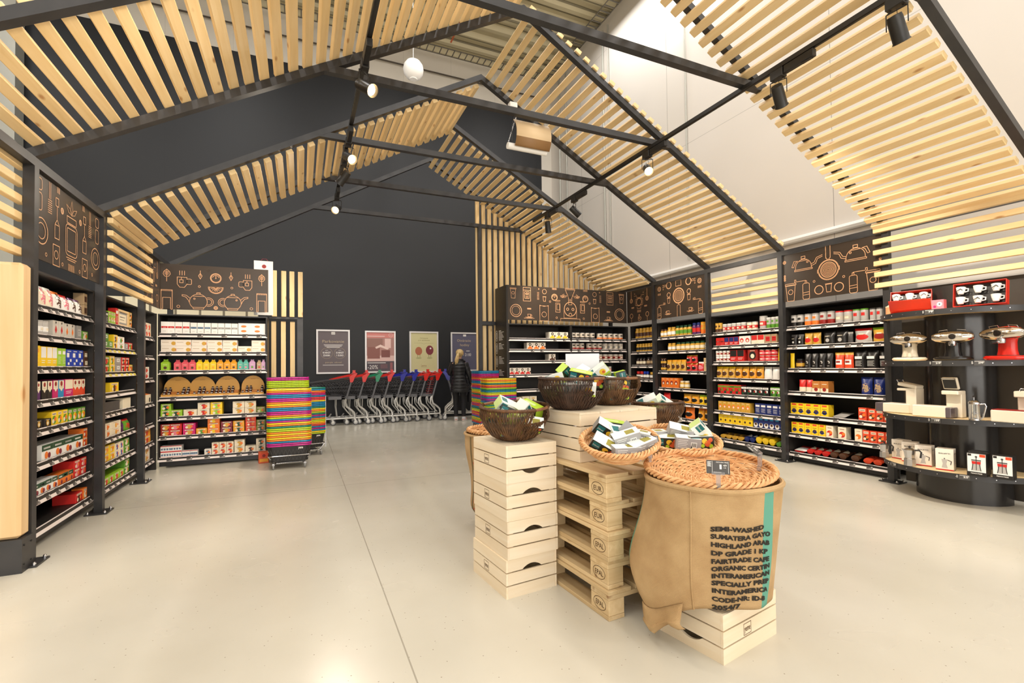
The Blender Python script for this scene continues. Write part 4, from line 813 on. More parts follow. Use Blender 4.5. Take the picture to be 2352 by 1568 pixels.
  [('lie', 0.075, 0.49, 4, 0.05, 1, 'gold brown yellow', 'circle', 'flat gold coffee bag'), ('lie', 0.498, 0.676, 2, 0.07, 1, 'navy white white', 'circle', 'flat blue and white bag'), ('lie', 0.684, 0.988, 3, 0.09, 1, 'yellow gold yellow', 'dot', 'flat yellow coffee bag'), ('lie', 0.992, 1.15, 2, 0.06, 1, 'green white lime', 'photo', 'flat green coffee bag')],
 ],
 'R0': [
  [('can', 0.036, 0.208, 2, 0.13, 1, 'silver black grey', 'low', 'silver and black tin'), ('can', 0.214, 0.395, 2, 0.13, 1, 'silver orange grey', 'low', 'silver and orange tin'), ('can', 0.401, 0.583, 2, 0.135, 1, 'silver brick grey', 'low', 'silver and dark red tin'), ('can', 0.588, 0.777, 2, 0.125, 1, 'silver tan2 red', 'mid', 'silver tin with red lid'), ('can', 0.78, 0.949, 2, 0.125, 1, 'silver red green', 'logo', 'silver tin with green lid'), ('can', 0.962, 1.158, 3, 0.12, 1, 'silver red darkgrey', 'logo', 'silver tin with grey lid')],
  [('bag', 0.041, 0.209, 2, 0.13, 1, 'black white darkgrey', 'dot', 'small black coffee bag'), ('bag', 0.213, 0.421, 2, 0.14, 1, 'gold red gold', 'circle', 'gold and red coffee bag'), ('bag', 0.44, 0.726, 2, 0.145, 1, 'black silver black', 'dot', 'large black coffee bag'), ('bag', 0.731, 0.792, 1, 0.12, 1, 'darkgrey black grey', 'plain', 'dark grey coffee bag'), ('bag', 0.796, 0.976, 1, 0.15, 1, 'silver red red', 'circle', 'silver and red coffee bag'), ('bag', 0.98, 1.153, 1, 0.15, 1, 'gold brick lime', 'circle', 'large gold coffee bag')],
  [('bag', 0.013, 0.072, 1, 0.16, 1, 'yellow gold yellow', 'plain', 'yellow coffee bag'), ('jar', 0.084, 0.195, 1, 0.1, 1, 'darkbrown gold black', 'lab', 'dark jar with gold label'), ('bag', 0.206, 0.561, 4, 0.15, 1, 'black silver black', 'arc', 'black bag, silver arc'), ('bag', 0.576, 0.785, 2, 0.155, 1, 'coral white gold', 'label', 'coral red coffee bag'), ('bag', 0.789, 1.165, 3, 0.165, 1, 'black white black', 'lines', 'black bag, white lettering')],
  [('bag', 0.129, 0.307, 2, 0.115, 1, 'red cream red', 'lowp', 'red coffee bag'), ('box', 0.311, 0.51, 2, 0.105, 1, 'caramel cream', 'lowp', 'caramel coffee pack'), ('bag', 0.851, 1.094, 2, 0.15, 1, 'navy tan navy', 'photo', 'navy blue coffee bag'), ('bag', 1.104, 1.169, 1, 0.13, 1, 'navy tan navy', 'photo', 'right end navy bag')],
  [('box', 0.016, 0.503, 5, 0.125, 1, 'yellow navy', 'cup', 'yellow coffee brick'), ('lie', 0.532, 0.681, 1, 0.02, 1, 'silver grey silver', 'plain', 'flat silver pack'), ('box', 0.83, 0.917, 1, 0.125, 1, 'coral brick', 'photo', 'coral coffee brick'), ('box', 0.935, 1.166, 3, 0.12, 1, 'coral brown', 'photo', 'orange red coffee brick')],
  [('box', 0.031, 0.461, 5, 0.12, 1, 'yellow navy', 'cup', 'yellow coffee brick'), ('box', 0.465, 0.553, 1, 0.12, 1, 'cream red', 'photo', 'cream brick by yellow ones'), ('box', 0.605, 0.698, 1, 0.12, 1, 'cream red', 'photo', 'cream brick standing alone'), ('box', 0.787, 0.867, 1, 0.12, 1, 'cream orange', 'photo', 'cream and orange brick'), ('box', 0.87, 1.168, 4, 0.115, 1, 'coral brown', 'photo', 'coral coffee brick')],
  [('lie', 0.04, 0.199, 1, 0.03, 1, 'red white red', 'half', 'long red bag'), ('lie', 0.205, 0.486, 3, 0.05, 1, 'red cream brick', 'circle', 'flat red bag, cream circle'), ('lie', 0.49, 0.688, 2, 0.06, 1, 'brown cream caramel', 'circle', 'flat brown bag'), ('lie', 0.723, 0.826, 1, 0.06, 1, 'brown cream brown', 'circle', 'single flat brown bag'), ('lie', 0.852, 1.054, 2, 0.05, 1, 'coral brick orange', 'photo', 'flat orange red bag')],
 ],
}
BAYS = {'L1': ((-1.672, 4.15), pi/2, 1.21, 'bay by pine cladding', [1.742, 1.532, 1.30, 1.06, .857, .617, .38, .16]),
        'L2': ((-1.672, 5.36), pi/2, 1.21, 'left slatted bay', [1.725, 1.485, 1.25, 1.05, .86, .62, .385, .16]),
        'L3': ((-1.672, 6.57), pi/2, .715, 'left corner bay', [1.67, 1.435, 1.16, .86, .60, .375, .155]),
        'BL': ((-1.668, 7.3), 0, 1.248, 'teapot panel bay', [1.73, 1.49, 1.25, .91, .66, .415, .14]),
        'BR1': ((3.2, 7.3), 0, 1.23, 'left back bay', [1.73, 1.54, 1.345, 1.11, .855, .60, .2]),
        'BR2': ((4.43, 7.3), 0, 1.23, 'right back bay', [1.73, 1.54, 1.345, 1.11, .855, .60, .2]),
        'R3': ((5.695, 7.28), -pi/2, .73, 'right corner bay', [1.735, 1.49, 1.24, .99, .74, .48, .14]),
        'R2': ((5.695, 6.55), -pi/2, 1.205, 'saucepan panel bay', [1.725, 1.48, 1.14, .855, .615, .37, .145]),
        'R1': ((5.695, 5.345), -pi/2, 1.2, 'right slatted bay', [1.725, 1.525, 1.285, 1.045, .81, .56, .375, .15]),
        'R0': ((5.695, 4.145), -pi/2, 1.2, 'kettle panel bay', [1.72, 1.48, 1.19, .90, .61, .37, .13])}
BAYD = {'L1': 'black shelf bay on the left wall beside the pine end block', 'L2': 'black shelf bay on the left wall under the pine wall slats', 'L3': 'short black shelf bay at the left back corner',
        'BL': 'black tea shelf bay under the teapot panel, facing the room', 'BR1': 'black back shelf bay with mostly empty shelves, beside the lettered end panel', 'BR2': 'black back shelf bay of pale tins beside the right corner',
        'R3': 'short black shelf bay of jars at the right back corner', 'R2': 'black shelf bay under the saucepan panel on the right', 'R1': 'black shelf bay under the pine slats on the right wall', 'R0': 'black shelf bay under the kettle panel beside the round stand'}
_lb = None
def label_obj(parent, x, z, yel=False):
    global _lb
    if _lb is None:
        _lb = {}
        for k, (c1, c2) in {False: (LBL, INK), True: (mat((226, 210, 90), .5), mat((200, 190, 150), .6))}.items():
            m = MB().box(-.031, .031, -.0035, 0, 0, .048, c1)
            if not k:
                text(m, '1', .02, c2, T(.008, -.0042, .016)); m.box(.017, .028, -.0043, -.0036, .024, .031, c2); m.box(.017, .028, -.0043, -.0036, .016, .021, c2)
                m.box(-.027, .0, -.0042, -.0036, .040, .0425, c2); m.box(-.027, -.012, -.0042, -.0036, .034, .036, c2); m.box(-.006, .026, -.0042, -.0036, .006, .008, c2)
            o = m.obj('price_label'); _lb[k] = o.data; bpy.data.objects.remove(o)
    o = bpy.data.objects.new('price_label', _lb[yel]); COL.objects.link(o); o.parent = parent
    o.matrix_local = T(x, 0, z) @ RX(radians(-22)) @ T(0, -.005, 0); return o
for b, (org, rz, L, bn, zs) in BAYS.items():
    g = empty('shelf_unit', (org[0], org[1], 0), rz, BAYD[b], 'shelf unit', 'black shelf bays')
    D_ = .46
    e0 = .004
    MB().box(e0, L-e0, D_-.02, D_, 0.001, 1.955, SHELFBLK).obj('back_panel', g)
    for x0 in (e0, L-e0-.016): MB().box(x0, x0+.016, .015, D_-.0202, .115, 1.9545, SHELFBLK).obj('side_panel', g)
    if b == 'L3': MB().box(L+.002, L+.028, .002, D_, .001, 1.97, SHELFBLK).obj('corner_filler', g)
    if b == 'BR2': MB().box(L+.001, L+.03, .02, D_, .001, 1.97, SHELFBLK).obj('corner_filler', g)
    MB().box(e0, L-e0, .012, D_-.02, 1.955, 1.97, STEEL).obj('top_board', g)
    MB().box(e0, L-e0, .10, .115, .014, .11, STEEL).obj('plinth', g)
    for k, z in enumerate(zs):
        s_ = MB().box(.021, L-.021, .02, D_-.021, z-.03, z-.008, SHELFBLK); so = s_.obj('shelf', g)
        hh = .056
        rl = MB().prism([(0.006, L-.006)] and [(0.006, 0), (L-.006, 0), (L-.006, hh), (.006, hh)], -.004, 0, RAIL)
        ro = rl.obj('price_rail', so); ro.matrix_local = T(0, .018, z-hh) @ RX(radians(-22)) @ T(0, -.004, 0)
        items = ROWS[b][k]; xs = []
        for it in items:
            w = it[2]-it[1]; n = max(1, round(w/.22)) if b[0] != 'L' else max(1, round(w/.15))
            for q in range(n):
                x = it[1]+w*(q+.5)/n
                if all(abs(x-v) > (.085 if b[0] == 'L' else .12) for v in xs) and .05 < x < L-.05: xs.append(x)
        if not items: xs = [L*.1, L*.45, L*.8]
        yel = (b == 'L2' and k in (1, 2))
        for x in xs: lo = label_obj(so, x, z-hh+.004, yel); lo.location.y += .018
# end panel of the back shelf with white lettering
m = MB().box(3.165, 3.195, 7.30, 7.79, .0, 2.62, mat((34, 31, 29), .4))
Mx = Matrix(((0, 0, -1, 3.164), (-1, 0, 0, 7.86), (0, 1, 0, 0), (0, 0, 0, 1)))  # local x -> -y, z -> up, facing -x
Mx = Matrix(((0, 1, 0, 3.1645), (-1, 0, 0, 7.84), (0, 0, 1, 0), (0, 0, 0, 1)))
for i, (z, t_, n) in enumerate(((1.72, 'ARABICA', 7), (1.5, 'ROBUSTA', 4), (1.27, 'EXCELSA', 5), (1.04, 'LIBERICA', 4), (.82, 'RETIAZ', 3))):
    m.stroke(circ(.1, z+.06, .045, 20, rz=.09), .006, INK, 0, True, Mx); m.stroke(circ(.1, z+.06, .02, 14, rz=.055), .006, INK, 0, True, Mx); m.stroke([(.1, z+.01), (.1, z+.11)], .005, INK, 0, M=Mx)
    for q in range(n): m.stroke([(.2, z+.115-.022*q), (.42-.05*((q*3) % 4)/2, z+.115-.022*q)], .008, INK, 0, M=Mx)
    m.stroke([(.2, z+.14), (.3, z+.14)], .012, INK, 0, M=Mx)
tag(m.obj('end_panel', fix=False), 'tall black end panel with white bean symbols and text beside back shelf', 'panel')

# ------------------------------------------------------------------ goods on the shelves
HSC = {'L1': [.76, .78, .86, .86, .8, 1, 1, 1], 'L2': [1.25, 1, 1, 1.05, 1, 1, 1, 1], 'L3': [1]*7, 'BL': [1.22, 1.3, 1.36, 1.3, 1.26, 1.18, 1.2], 'BR1': [.88]*7, 'BR2': [.9]*7,
       'R3': [1.25, 1, 1.2, 1.08, 1, 1, 1], 'R2': [1.15, 1, 1, 1.26, 1, 1.12, 1], 'R1': [1, 1, 1, 1, 1, 1, 1.15, 1], 'R0': [1.14, 1.08, 1.22, 1.3, 1.13, 1.17, 1.1]}
SHN = ['top', 'second', 'third', 'fourth', 'fifth', 'sixth', 'seventh', 'lowest']
CATS = {'box': 'box', 'can': 'tin', 'jar': 'jar', 'bottle': 'bottle', 'bag': 'bag', 'house': 'tea pouch', 'tray': 'tray', 'frame': 'frame', 'lie': 'bag'}
bot_t = None
for b, (org, rz, L, bn, zs) in BAYS.items():
    for k, items in enumerate(ROWS[b]):
        sn = 'lowest' if k == len(zs)-1 else SHN[k]
        gi = {}
        for it in items: gi[it[8]] = gi.get(it[8], 0)+it[3]
        cnt = {}
        for (t, x0, x1, n, h, st, col, sty, desc) in items:
            w = (x1-x0)/n; h *= HSC[b][k]; av = ((zs[k-1]-.03) if k else 1.953)-zs[k]-.004; h = min(h, av/st-.0015)
            tmpl = product(t, w-.004, h, col, sty); used = False
            for q in range(n):
                cnt[desc] = cnt.get(desc, 0)+1; tot = gi[desc]; pos = cnt[desc]
                for lv in range(st):
                    if t == 'box' and st > 1 and lv == st-1 and q == n-1 and n > 2 and st*n > 5 and (k*7+q) % 3 == 0: continue
                    o = tmpl if not used else copy_tree(tmpl); used = True
                    xx = min(max(x0+w*(q+.5), .026+w/2), L-.026-w/2)+random.uniform(-.0012, .0012); dep = .047+random.uniform(0, .004)
                    if t == 'lie': dep = .05
                    zz = zs[k]-.007+lv*(h+.001)
                    o.matrix_world = T(org[0], org[1], 0) @ RZ(rz) @ T(xx, dep, zz) @ (RZ(random.uniform(-.03, .03)) if st == 1 and t not in ('tray',) else Matrix.Identity(4))
                    num = '' if tot == 1 else ('leftmost, ' if pos == 1 else ('rightmost, ' if pos == tot else ORD[pos]+' from left, '))
                    lvw = '' if st == 1 else (('upper ', 'lower ')[1-lv] if st == 2 else ('bottom ', 'middle ', 'top ')[lv])
                    if t == 'tray': cnt['_t'] = cnt.get('_t', 0)+1; num = ('leftmost, ', 'second from left, ', 'third from left, ', 'rightmost, ')[cnt['_t']-1]
                    tag(o, '%s%s, %s%s shelf, %s' % (lvw, desc, num, sn, bn), CATS[t], '%ss on %s shelf of %s' % (desc, sn, bn))
                    if t == 'tray':
                        if bot_t is None:
                            bot_t = MB().lathe([(.0155, 0), (.017, .004), (.017, .034), (.008, .042)], None, 10, mats=[mat((60, 22, 24), .3), mat((60, 22, 24), .3), mat((236, 226, 214), .4)]).obj('small_bottle', fix=False)
                            MB().lathe([(.0105, .041), (.0105, .054), (.009, .057)], mat((30, 24, 24), .4), 10).obj('cap', bot_t); first = True
                        else: first = False
                        spots_ = [(i, j) for j in range(3) for i in range(6) if (i*5+j*7+cnt['_t']*3) % 7 < (6 if j == 0 else 4)]
                        for c_, (i, j) in enumerate(spots_):
                            bo = bot_t if first else copy_tree(bot_t); first = False
                            bo.matrix_world = o.matrix_world @ T(-w*.4+w*.16*i, .024+.048*j, (.0055, .0355, .0655)[j])
                            tag(bo, 'tiny dark bottle in %s wooden tray, %s row, %s from left' % (('leftmost', 'second', 'third', 'rightmost')[cnt['_t']-1], ('front', 'middle', 'rear')[j], ORD[i+1]), 'bottle', 'tiny bottles in the wooden trays')
                        
# ================================================================== CRATES AND PALLETS
INKB = mat((92, 66, 40), .7); HOLE = mat((120, 92, 60), .7)
def board_arc(m, x0, x1, y0, y1, z0, z1, mt, cut=0, M=None):
    """board in xz with an arc cut: -1 from the lower edge, +1 from the upper edge"""
    if not cut: m.box(x0, x1, y0, y1, z0, z1, mt, M); return
    cx = (x0+x1)/2; w = .062; d = .024; n = 10
    arc = [(cx-w+2*w*i/n, d*sin(pi*i/n)**.8) for i in range(n+1)]
    if cut < 0: poly = [(x0, z0)]+[(a, z0+b) for a, b in arc]+[(x1, z0), (x1, z1), (x0, z1)]
    else: poly = [(x0, z0), (x1, z0), (x1, z1)]+[(a, z1-b) for a, b in arc[::-1]]+[(x0, z1)]
    m.prism(poly, y0, y1, mt, M)
def crate(name, loc, rz, label, W_=.33, L_=.42, nb=3, hb=.064, gap=.007, flip=False, hole=True, stamp='ends', group='pale wooden crates in the centre display', stampface=-1):
    """short faces (width W_) at y=0 and y=L_, long faces at x=0 and x=W_; origin at the near left lower corner"""
    e = empty(name, loc, rz, label, 'crate', group); th = .012; H = nb*hb+(nb-1)*gap
    def zz(k):
        a = k*(hb+gap); return (a, a+hb)
    hk = (nb-1) if not flip else 0
    for sx in (0, 1):
        m = MB(); x0 = 0 if sx == 0 else W_-th
        for k in range(nb): z0, z1 = zz(k); m.box(x0, x0+th, 0, L_, z0, z1, CRATEY)
        o = m.obj('side_boards', e)
        if sx == 0 and stampface < 0:
            s = MB(); M = Matrix(((0, 1, 0, -.0008), (-1, 0, 0, L_/2+.03), (0, 0, 1, (hb+gap)*1+.012), (0, 0, 0, 1)))
            s.stroke([(-.028, -.006), (.028, -.006), (.028, .042), (-.028, .042)], .0022, INKB, 0, True, M)
            text(s, 'yeme', .026, INKB, M @ T(0, 0, .008) @ (SC(1, 1, 1.4)), 'CENTER', width=.046, bold=.01); s.obj('burnt_stamp', o, fix=False)
        if sx == 1 and stampface > 0:
            s = MB(); M = Matrix(((0, -1, 0, W_+.0008), (1, 0, 0, L_/2), (0, 0, 1, (hb+gap)*1+.012), (0, 0, 0, 1)))
            if flip: M = M @ T(0, 0, .036) @ RY(pi)
            s.stroke([(-.028, .042), (.028, .042)], .0022, INKB, 0, False, M)
            text(s, 'yeme', .026, INKB, M @ T(0, 0, .006) @ SC(1, 1, 1.4), 'CENTER', width=.046, bold=.01); s.obj('burnt_stamp', o, fix=False)
    for sy in (0, 1):
        m = MB(); y0 = .0006 if sy == 0 else L_-th-.0006
        for k in range(nb):
            z0, z1 = zz(k); board_arc(m, th+.0006, W_-th-.0006, y0, y0+th, z0, z1, CRATE, (0 if (k != hk or not hole) else (-1 if not flip else 1)))
        m.obj('end_boards', e)
    m = MB(); zb = 0 if not flip else H-.008
    n = 5; bw = (W_-2*th)/n
    for k in range(n): m.box(th+k*bw+.003, th+(k+1)*bw-.003, .0132, L_-.0132, zb+.0002, zb+.0078, CRATEY)
    m.obj('base_boards', e)
    m = MB()
    for px, py, a, b in ((th+.001, th+.0016, 1, 1), (W_-th-.001, th+.0016, -1, 1), (W_-th-.001, L_-th-.0016, -1, -1), (th+.001, L_-th-.0016, 1, -1)):
        m.add([(px, py, .01), (px+a*.03, py, .01), (px, py+b*.03, .01), (px, py, H-.01), (px+a*.03, py, H-.01), (px, py+b*.03, H-.01)], [(0, 1, 2), (3, 5, 4), (0, 3, 4, 1), (1, 4, 5, 2), (2, 5, 3, 0)], CRATE)
    m.obj('corner_posts', e); tag(e.children[-1])
    return e
HC = 3*.064+2*.007
crate('wooden_crate', (1.014, 2.381, 0), radians(5.5), 'pale wooden crate on the floor, bottom of the stack of four', hole=True)
crate('wooden_crate', (1.024, 2.381, HC+.001), radians(5.2), 'pale wooden crate, second from the floor in the stack of four')
crate('wooden_crate', (1.022, 2.383, 2*HC+.002), radians(5.6), 'pale wooden crate, third from the floor in the stack of four')
crate('wooden_crate', (1.020, 2.379, 3*HC+.003), radians(5.3), 'upturned wooden crate on top of the stack of four, under a brown basket', flip=True)
ZP = .1435
def pallet(loc, rz, label, txt, d):
    e = empty('euro_pallet', loc, rz, label, 'pallet', 'stacked wooden pallets'); W_, L_ = .8, 1.2
    m = MB()
    for a, b in ((0, .145), (.175, .275), (.3275, .4725), (.525, .625), (.655, .8)): m.cbox(a, b, 0, L_, .1225, .1425, .002, PALLETY)
    m.obj('deck_boards', e)
    m = MB()
    for a in (0, .5275, 1.055): m.cbox(0, W_, a, a+.145, .1005, .1222, .002, PALLET)
    m.obj('cross_boards', e)
    m = MB()
    for a, b in ((0, .1), (.3275, .4725), (.7, .8)): m.cbox(a, b, 0, L_, 0, .0215, .002, PALLETY)
    m.obj('bottom_boards', e)
    for ix, (a, b) in enumerate(((0.002, .1), (.3275, .4725), (.7, .798))):
        for iy, c in enumerate((.002, .5275, 1.053)):
            m = MB().cbox(a, b, c, c+.143, .0218, .1002, .002, PALLET if (ix+iy+d) % 2 else PALLETY); bo = m.obj('block', e)
            if ix == 0:
                s = MB(); M = Matrix(((0, 1, 0, .0012), (-1, 0, 0, c+.0715), (0, 0, 1, .061), (0, 0, 0, 1)))
                t_ = txt if iy != 1 else 'EPAL'
                s.stroke(circ(0, 0, .048, 28, rz=.031), .003, INKB, 0, True, M)
                text(s, t_, .036, INKB, M @ T(0, 0, -.0125), 'CENTER', width=.066, bold=.012); s.obj('stamp', bo, fix=False)
    return e
for i, (dx, dy, da, t_, nm) in enumerate(((0, 0, 0, 'EPAL', 'lowest'), (.012, .02, .2, 'EPAL', 'second from the floor'), (.006, .005, -.4, 'EPAL', 'middle one'), (.014, .022, .3, 'EUR', 'second from the top'), (.004, .012, .0, 'EUR', 'topmost'))):
    pallet((1.384+dx, 1.965+dy, i*(ZP)), radians(3.7+da), 'weathered wooden pallet stamped %s, %s in the stack of five' % (t_, nm), t_, i)
ZT = 5*ZP+.0006
crate('wooden_crate', (1.425, 2.275, ZT), radians(7.0), 'large pale crate of four boards standing on the pallets under two baskets', W_=.615, L_=.46, nb=4, hb=.061, gap=.007, hole=False, stampface=0)
ZR = ZT+4*.061+.021
crate('wooden_crate', (1.425, 2.275, ZR-.0075), radians(7.0), 'flat board lid of the large crate', nb=1) if False else None
tp = MB()
for k in range(4): tp.box(.0005+k*.154, .0005+k*.154+.1505, .0, .46, 0, .011, CRATEY)
o = tp.obj('board_lid', loc=(1.425, 2.275, ZR+.0006), rot=(0, 0, radians(7.0))); tag(o, 'pale board lid on the large crate, carrying two dark baskets', 'lid')
ZR += .0125
for i in range(4):
    crate('wooden_crate', (2.17, 2.425, i*(HC+.001)), radians(3.0), 'pale wooden crate right of the pallets, %s of the stack' % ('lowest', 'second', 'third', 'upturned topmost')[i], flip=(i == 3), stampface=0)
ZQ = 4*(HC+.001)
# crate under the sack: long face towards the camera
crate('wooden_crate', (1.618+.42*cos(radians(9.6)), 1.483+.42*sin(radians(9.6)), 0), radians(99.6), 'upturned wooden crate on the floor under the coffee sack', flip=True, stampface=-1)

# ================================================================== SACKS
def burlap():
    m, nt, b = newmat('burlap'); N = nt.nodes; L = nt.links
    tc = N.new('ShaderNodeTexCoord'); n = N.new('ShaderNodeTexNoise'); n.inputs['Scale'].default_value = 7; n.inputs['Detail'].default_value = 8; L.new(tc.outputs['Object'], n.inputs['Vector'])
    r = ramp(nt, [(.3, (184, 148, 102)), (.72, (212, 178, 130))]); L.new(n.outputs['Fac'], r.inputs['Fac'])
    w = N.new('ShaderNodeTexWave'); w.bands_direction = 'Z'; w.inputs['Scale'].default_value = 110; w.inputs['Distortion'].default_value = 1.2; L.new(tc.outputs['Object'], w.inputs['Vector'])
    n2 = N.new('ShaderNodeTexNoise'); n2.inputs['Scale'].default_value = 380; L.new(tc.outputs['Object'], n2.inputs['Vector'])
    ad = N.new('ShaderNodeMath'); L.new(w.outputs['Fac'], ad.inputs[0]); L.new(n2.outputs['Fac'], ad.inputs[1])
    mr = N.new('ShaderNodeMapRange'); mr.inputs['From Max'].default_value = 2; mr.inputs['To Min'].default_value = .66; mr.inputs['To Max'].default_value = 1.2; L.new(ad.outputs[0], mr.inputs['Value'])
    hs = N.new('ShaderNodeHueSaturation'); L.new(mr.outputs[0], hs.inputs['Value']); L.new(r.outputs[0], hs.inputs['Color']); L.new(hs.outputs[0], b.inputs['Base Color']); b.inputs['Roughness'].default_value = .9
    bp = N.new('ShaderNodeBump'); bp.inputs['Strength'].default_value = .5; bp.inputs['Distance'].default_value = .003; L.new(ad.outputs[0], bp.inputs['Height']); L.new(bp.outputs[0], b.inputs['Normal'])
    return m
BUR = burlap(); GRN = mat((96, 158, 138), .9); BLK = mat((40, 34, 28), .9); REDI = mat((196, 84, 58), .9)
SC_ = (1.79, 1.70)
def sackR(th, t):
    left = 2.3; d = (th-left+pi) % (2*pi)-pi; r = .300-.045*t-.016*math.exp(-((((th-1.57)+pi) % (2*pi)-pi)/.7)**2)
    fr_ = (th-2.75+pi) % (2*pi)-pi   # camera-left front
    r += .075*math.exp(-(fr_/.75)**2)*sin(pi*min(1, t**2.0*.95))**1.1+.06*math.exp(-((fr_)/.8)**2)*t
    r += .006*sin(5*th+3*t)+.004*sin(11*th+2+5*t)*t
    return r
def sackB(th):
    fr_ = (th-2.95+pi) % (2*pi)-pi
    return .222-.11*math.exp(-(fr_/.45)**2)
def sackP(th, t, off=0., c=SC_, R=sackR, ztop=.727, B=sackB):
    r = R(th, t)+off; z = ztop+(B(th)-ztop)*t; return (c[0]+r*cos(th), c[1]+r*sin(th), z)
e = empty('coffee_sack', (SC_[0], SC_[1], .21), 0, 'burlap coffee sack with black stencil lettering and green stripe, standing on a crate', 'sack')
m = MB(); nt_, nz = 96, 30; vs = []
for j in range(nz+1):
    for i in range(nt_): vs.append(sackP(2*pi*i/nt_, j/nz))
def sector(a, lo, hi): return lo <= a <= hi
for j in range(nz):
    for i in range(nt_):
        a = degrees_ = math.degrees(2*pi*(i+.5)/nt_)-360 if 2*pi*(i+.5)/nt_ > pi else math.degrees(2*pi*(i+.5)/nt_)
        g = (-89 < a < -79) or (138 < a < 150)
        m.add([vs[j*nt_+i], vs[j*nt_+(i+1) % nt_], vs[(j+1)*nt_+(i+1) % nt_], vs[(j+1)*nt_+i]], [(0, 1, 2, 3)], GRN if g else BUR, True)
# rolled top edge
tr = MB().tube([sackP(2*pi*i/64, 0, -.004) for i in range(64)], .012, BUR, 8, True)
m.merge(tr)
b_ = bmesh.new(); me_ = m.mesh('burlap_body'); b_.from_mesh(me_); bmesh.ops.remove_doubles(b_, verts=b_.verts, dist=.0002); bmesh.ops.recalc_face_normals(b_, faces=b_.faces); b_.to_mesh(me_); b_.free()
o = bpy.data.objects.new('burlap_body', me_); COL.objects.link(o); o.parent = e; o.matrix_parent_inverse = T(-SC_[0], -SC_[1], -.21)
so = o.modifiers.new('thick', 'SOLIDIFY'); so.thickness = .003; so.offset = -1
m = MB().tube([sackP(radians(-152), t/20, .001) for t in range(21)], .0035, BUR, 6); child(m, 'seam', e)
# hanging flap at the lower left
m = MB(); nu, nv = 10, 10; vs = []
for j in range(nv+1):
    for i in range(nu+1):
        th = radians(-197+38*i/nu); p = Vector(sackP(th, .93+.07*min(1, j/3), .004)); t_ = j/nv
        q = Vector((-.80, -.2, 0)); p += q*.03*sin(pi*t_)*1.5+Vector((.012*sin(i*1.3), 0, 0))*t_; p.z -= t_*(.06+.02*sin(i*.8)); p.z = max(p.z, .012); vs.append(p)
for j in range(nv):
    for i in range(nu): m.add([vs[j*(nu+1)+i], vs[j*(nu+1)+i+1], vs[(j+1)*(nu+1)+i+1], vs[(j+1)*(nu+1)+i]], [(0, 1, 2, 3)], BUR, True)
o = child(m, 'loose_flap', e); so = o.modifiers.new('thick', 'SOLIDIFY'); so.thickness = .003
def sack_text(lines, th0, z0, pitch, h, mt, parent, c, R, ztop, B, wid, arc=.285):
    m = MB()
    for k, (s, w) in enumerate(lines):
        tmp = MB(); text(tmp, s, h*1.38, mt, Matrix.Identity(4), 'LEFT', width=w, bold=.05)
        # refine long horizontal faces by following the cylinder vertex by vertex
        zb = z0-k*pitch
        def mapv(p):
            x, _, z = p; th = th0+x/arc; zz = zb+z+.004*sin(x*30+k); tt = (ztop-zz)/(ztop-B(th)); r = R(th, max(0, min(1, tt)))+.0035
            return (c[0]+r*cos(th), c[1]+r*sin(th), zz)
        b = bmesh.new(); me = tmp.mesh('t'); b.from_mesh(me); bmesh.ops.recalc_face_normals(b, faces=b.faces)
        long_ = [ed for ed in b.edges if ed.calc_length() > .02]
        bmesh.ops.subdivide_edges(b, edges=long_, cuts=2); bmesh.ops.triangulate(b, faces=b.faces)
        b.verts.index_update(); V = [mapv(v.co) for v in b.verts]; F = [tuple(v.index for v in f.verts) for f in b.faces]; b.free(); bpy.data.meshes.remove(me)
        m.add(V, F, mt)
    return child(m, 'stencil_lettering', parent)
sack_text([('SEMI-WASHED', .235), ('SUMATERA GAYO', .27), ('HIGHLAND ARAB', .265), ('DP GRADE 1 KP', .255), ('FAIRTRADE CAFE', .265), ('ORGANIC CERTIN', .27), ('INTERAMERICAN', .27), ('SPECIALLY PREP', .27), ('INTERAMERICA', .265), ('CODE-NR: ID-B', .25), ('2054/7', .13)],
          radians(-137), .562, .0335, .019, BLK, e, SC_, sackR, .727, sackB, 0)
C2 = (1.475, 3.50)
def sack2R(th, t): return .262+.03*(1-t)+.012*sin(3*th+4*t)+.03*sin(pi*t*1.1)*math.exp(-(((th-pi) % (2*pi))/1.5)**2)*0+.008*sin(9*t)-(.11*max(0, t-.78)/.22*math.exp(-(((th+2.9+pi) % (2*pi)-pi)/.9)**2))
def sack2B(th): return .03
e2 = empty('coffee_sack', (C2[0], C2[1], .0), 0, 'burlap sack with red lettering hanging behind the crate stack', 'sack')
m = MB(); vs = [sackP(2*pi*i/72, j/24, 0, C2, sack2R, .73, sack2B) for j in range(25) for i in range(72)]
m.add(vs, [(j*72+i, j*72+(i+1) % 72, (j+1)*72+(i+1) % 72, (j+1)*72+i) for j in range(24) for i in range(72)], BUR, True)
m.merge(MB().tube([sackP(2*pi*i/48, 0, 0, C2, sack2R, .73, sack2B) for i in range(48)], .011, BUR, 6, True)); child(m, 'burlap_body', e2)
m = MB().tube([sackP(radians(-172), t/14, .002, C2, sack2R, .73, sack2B) for t in range(15)], .006, mat((120, 104, 72), .9), 6); child(m, 'seam', e2)
sack_text([('W TIEBR', .16), ('JUNGLE', .14), ('PLANTATI', .17), ('INDONES', .16), ('SPECIAL', .16), ('COFFEE', .14)], radians(-168), .50, .068, .03, REDI, e2, C2, sack2R, .73, sack2B, 0)

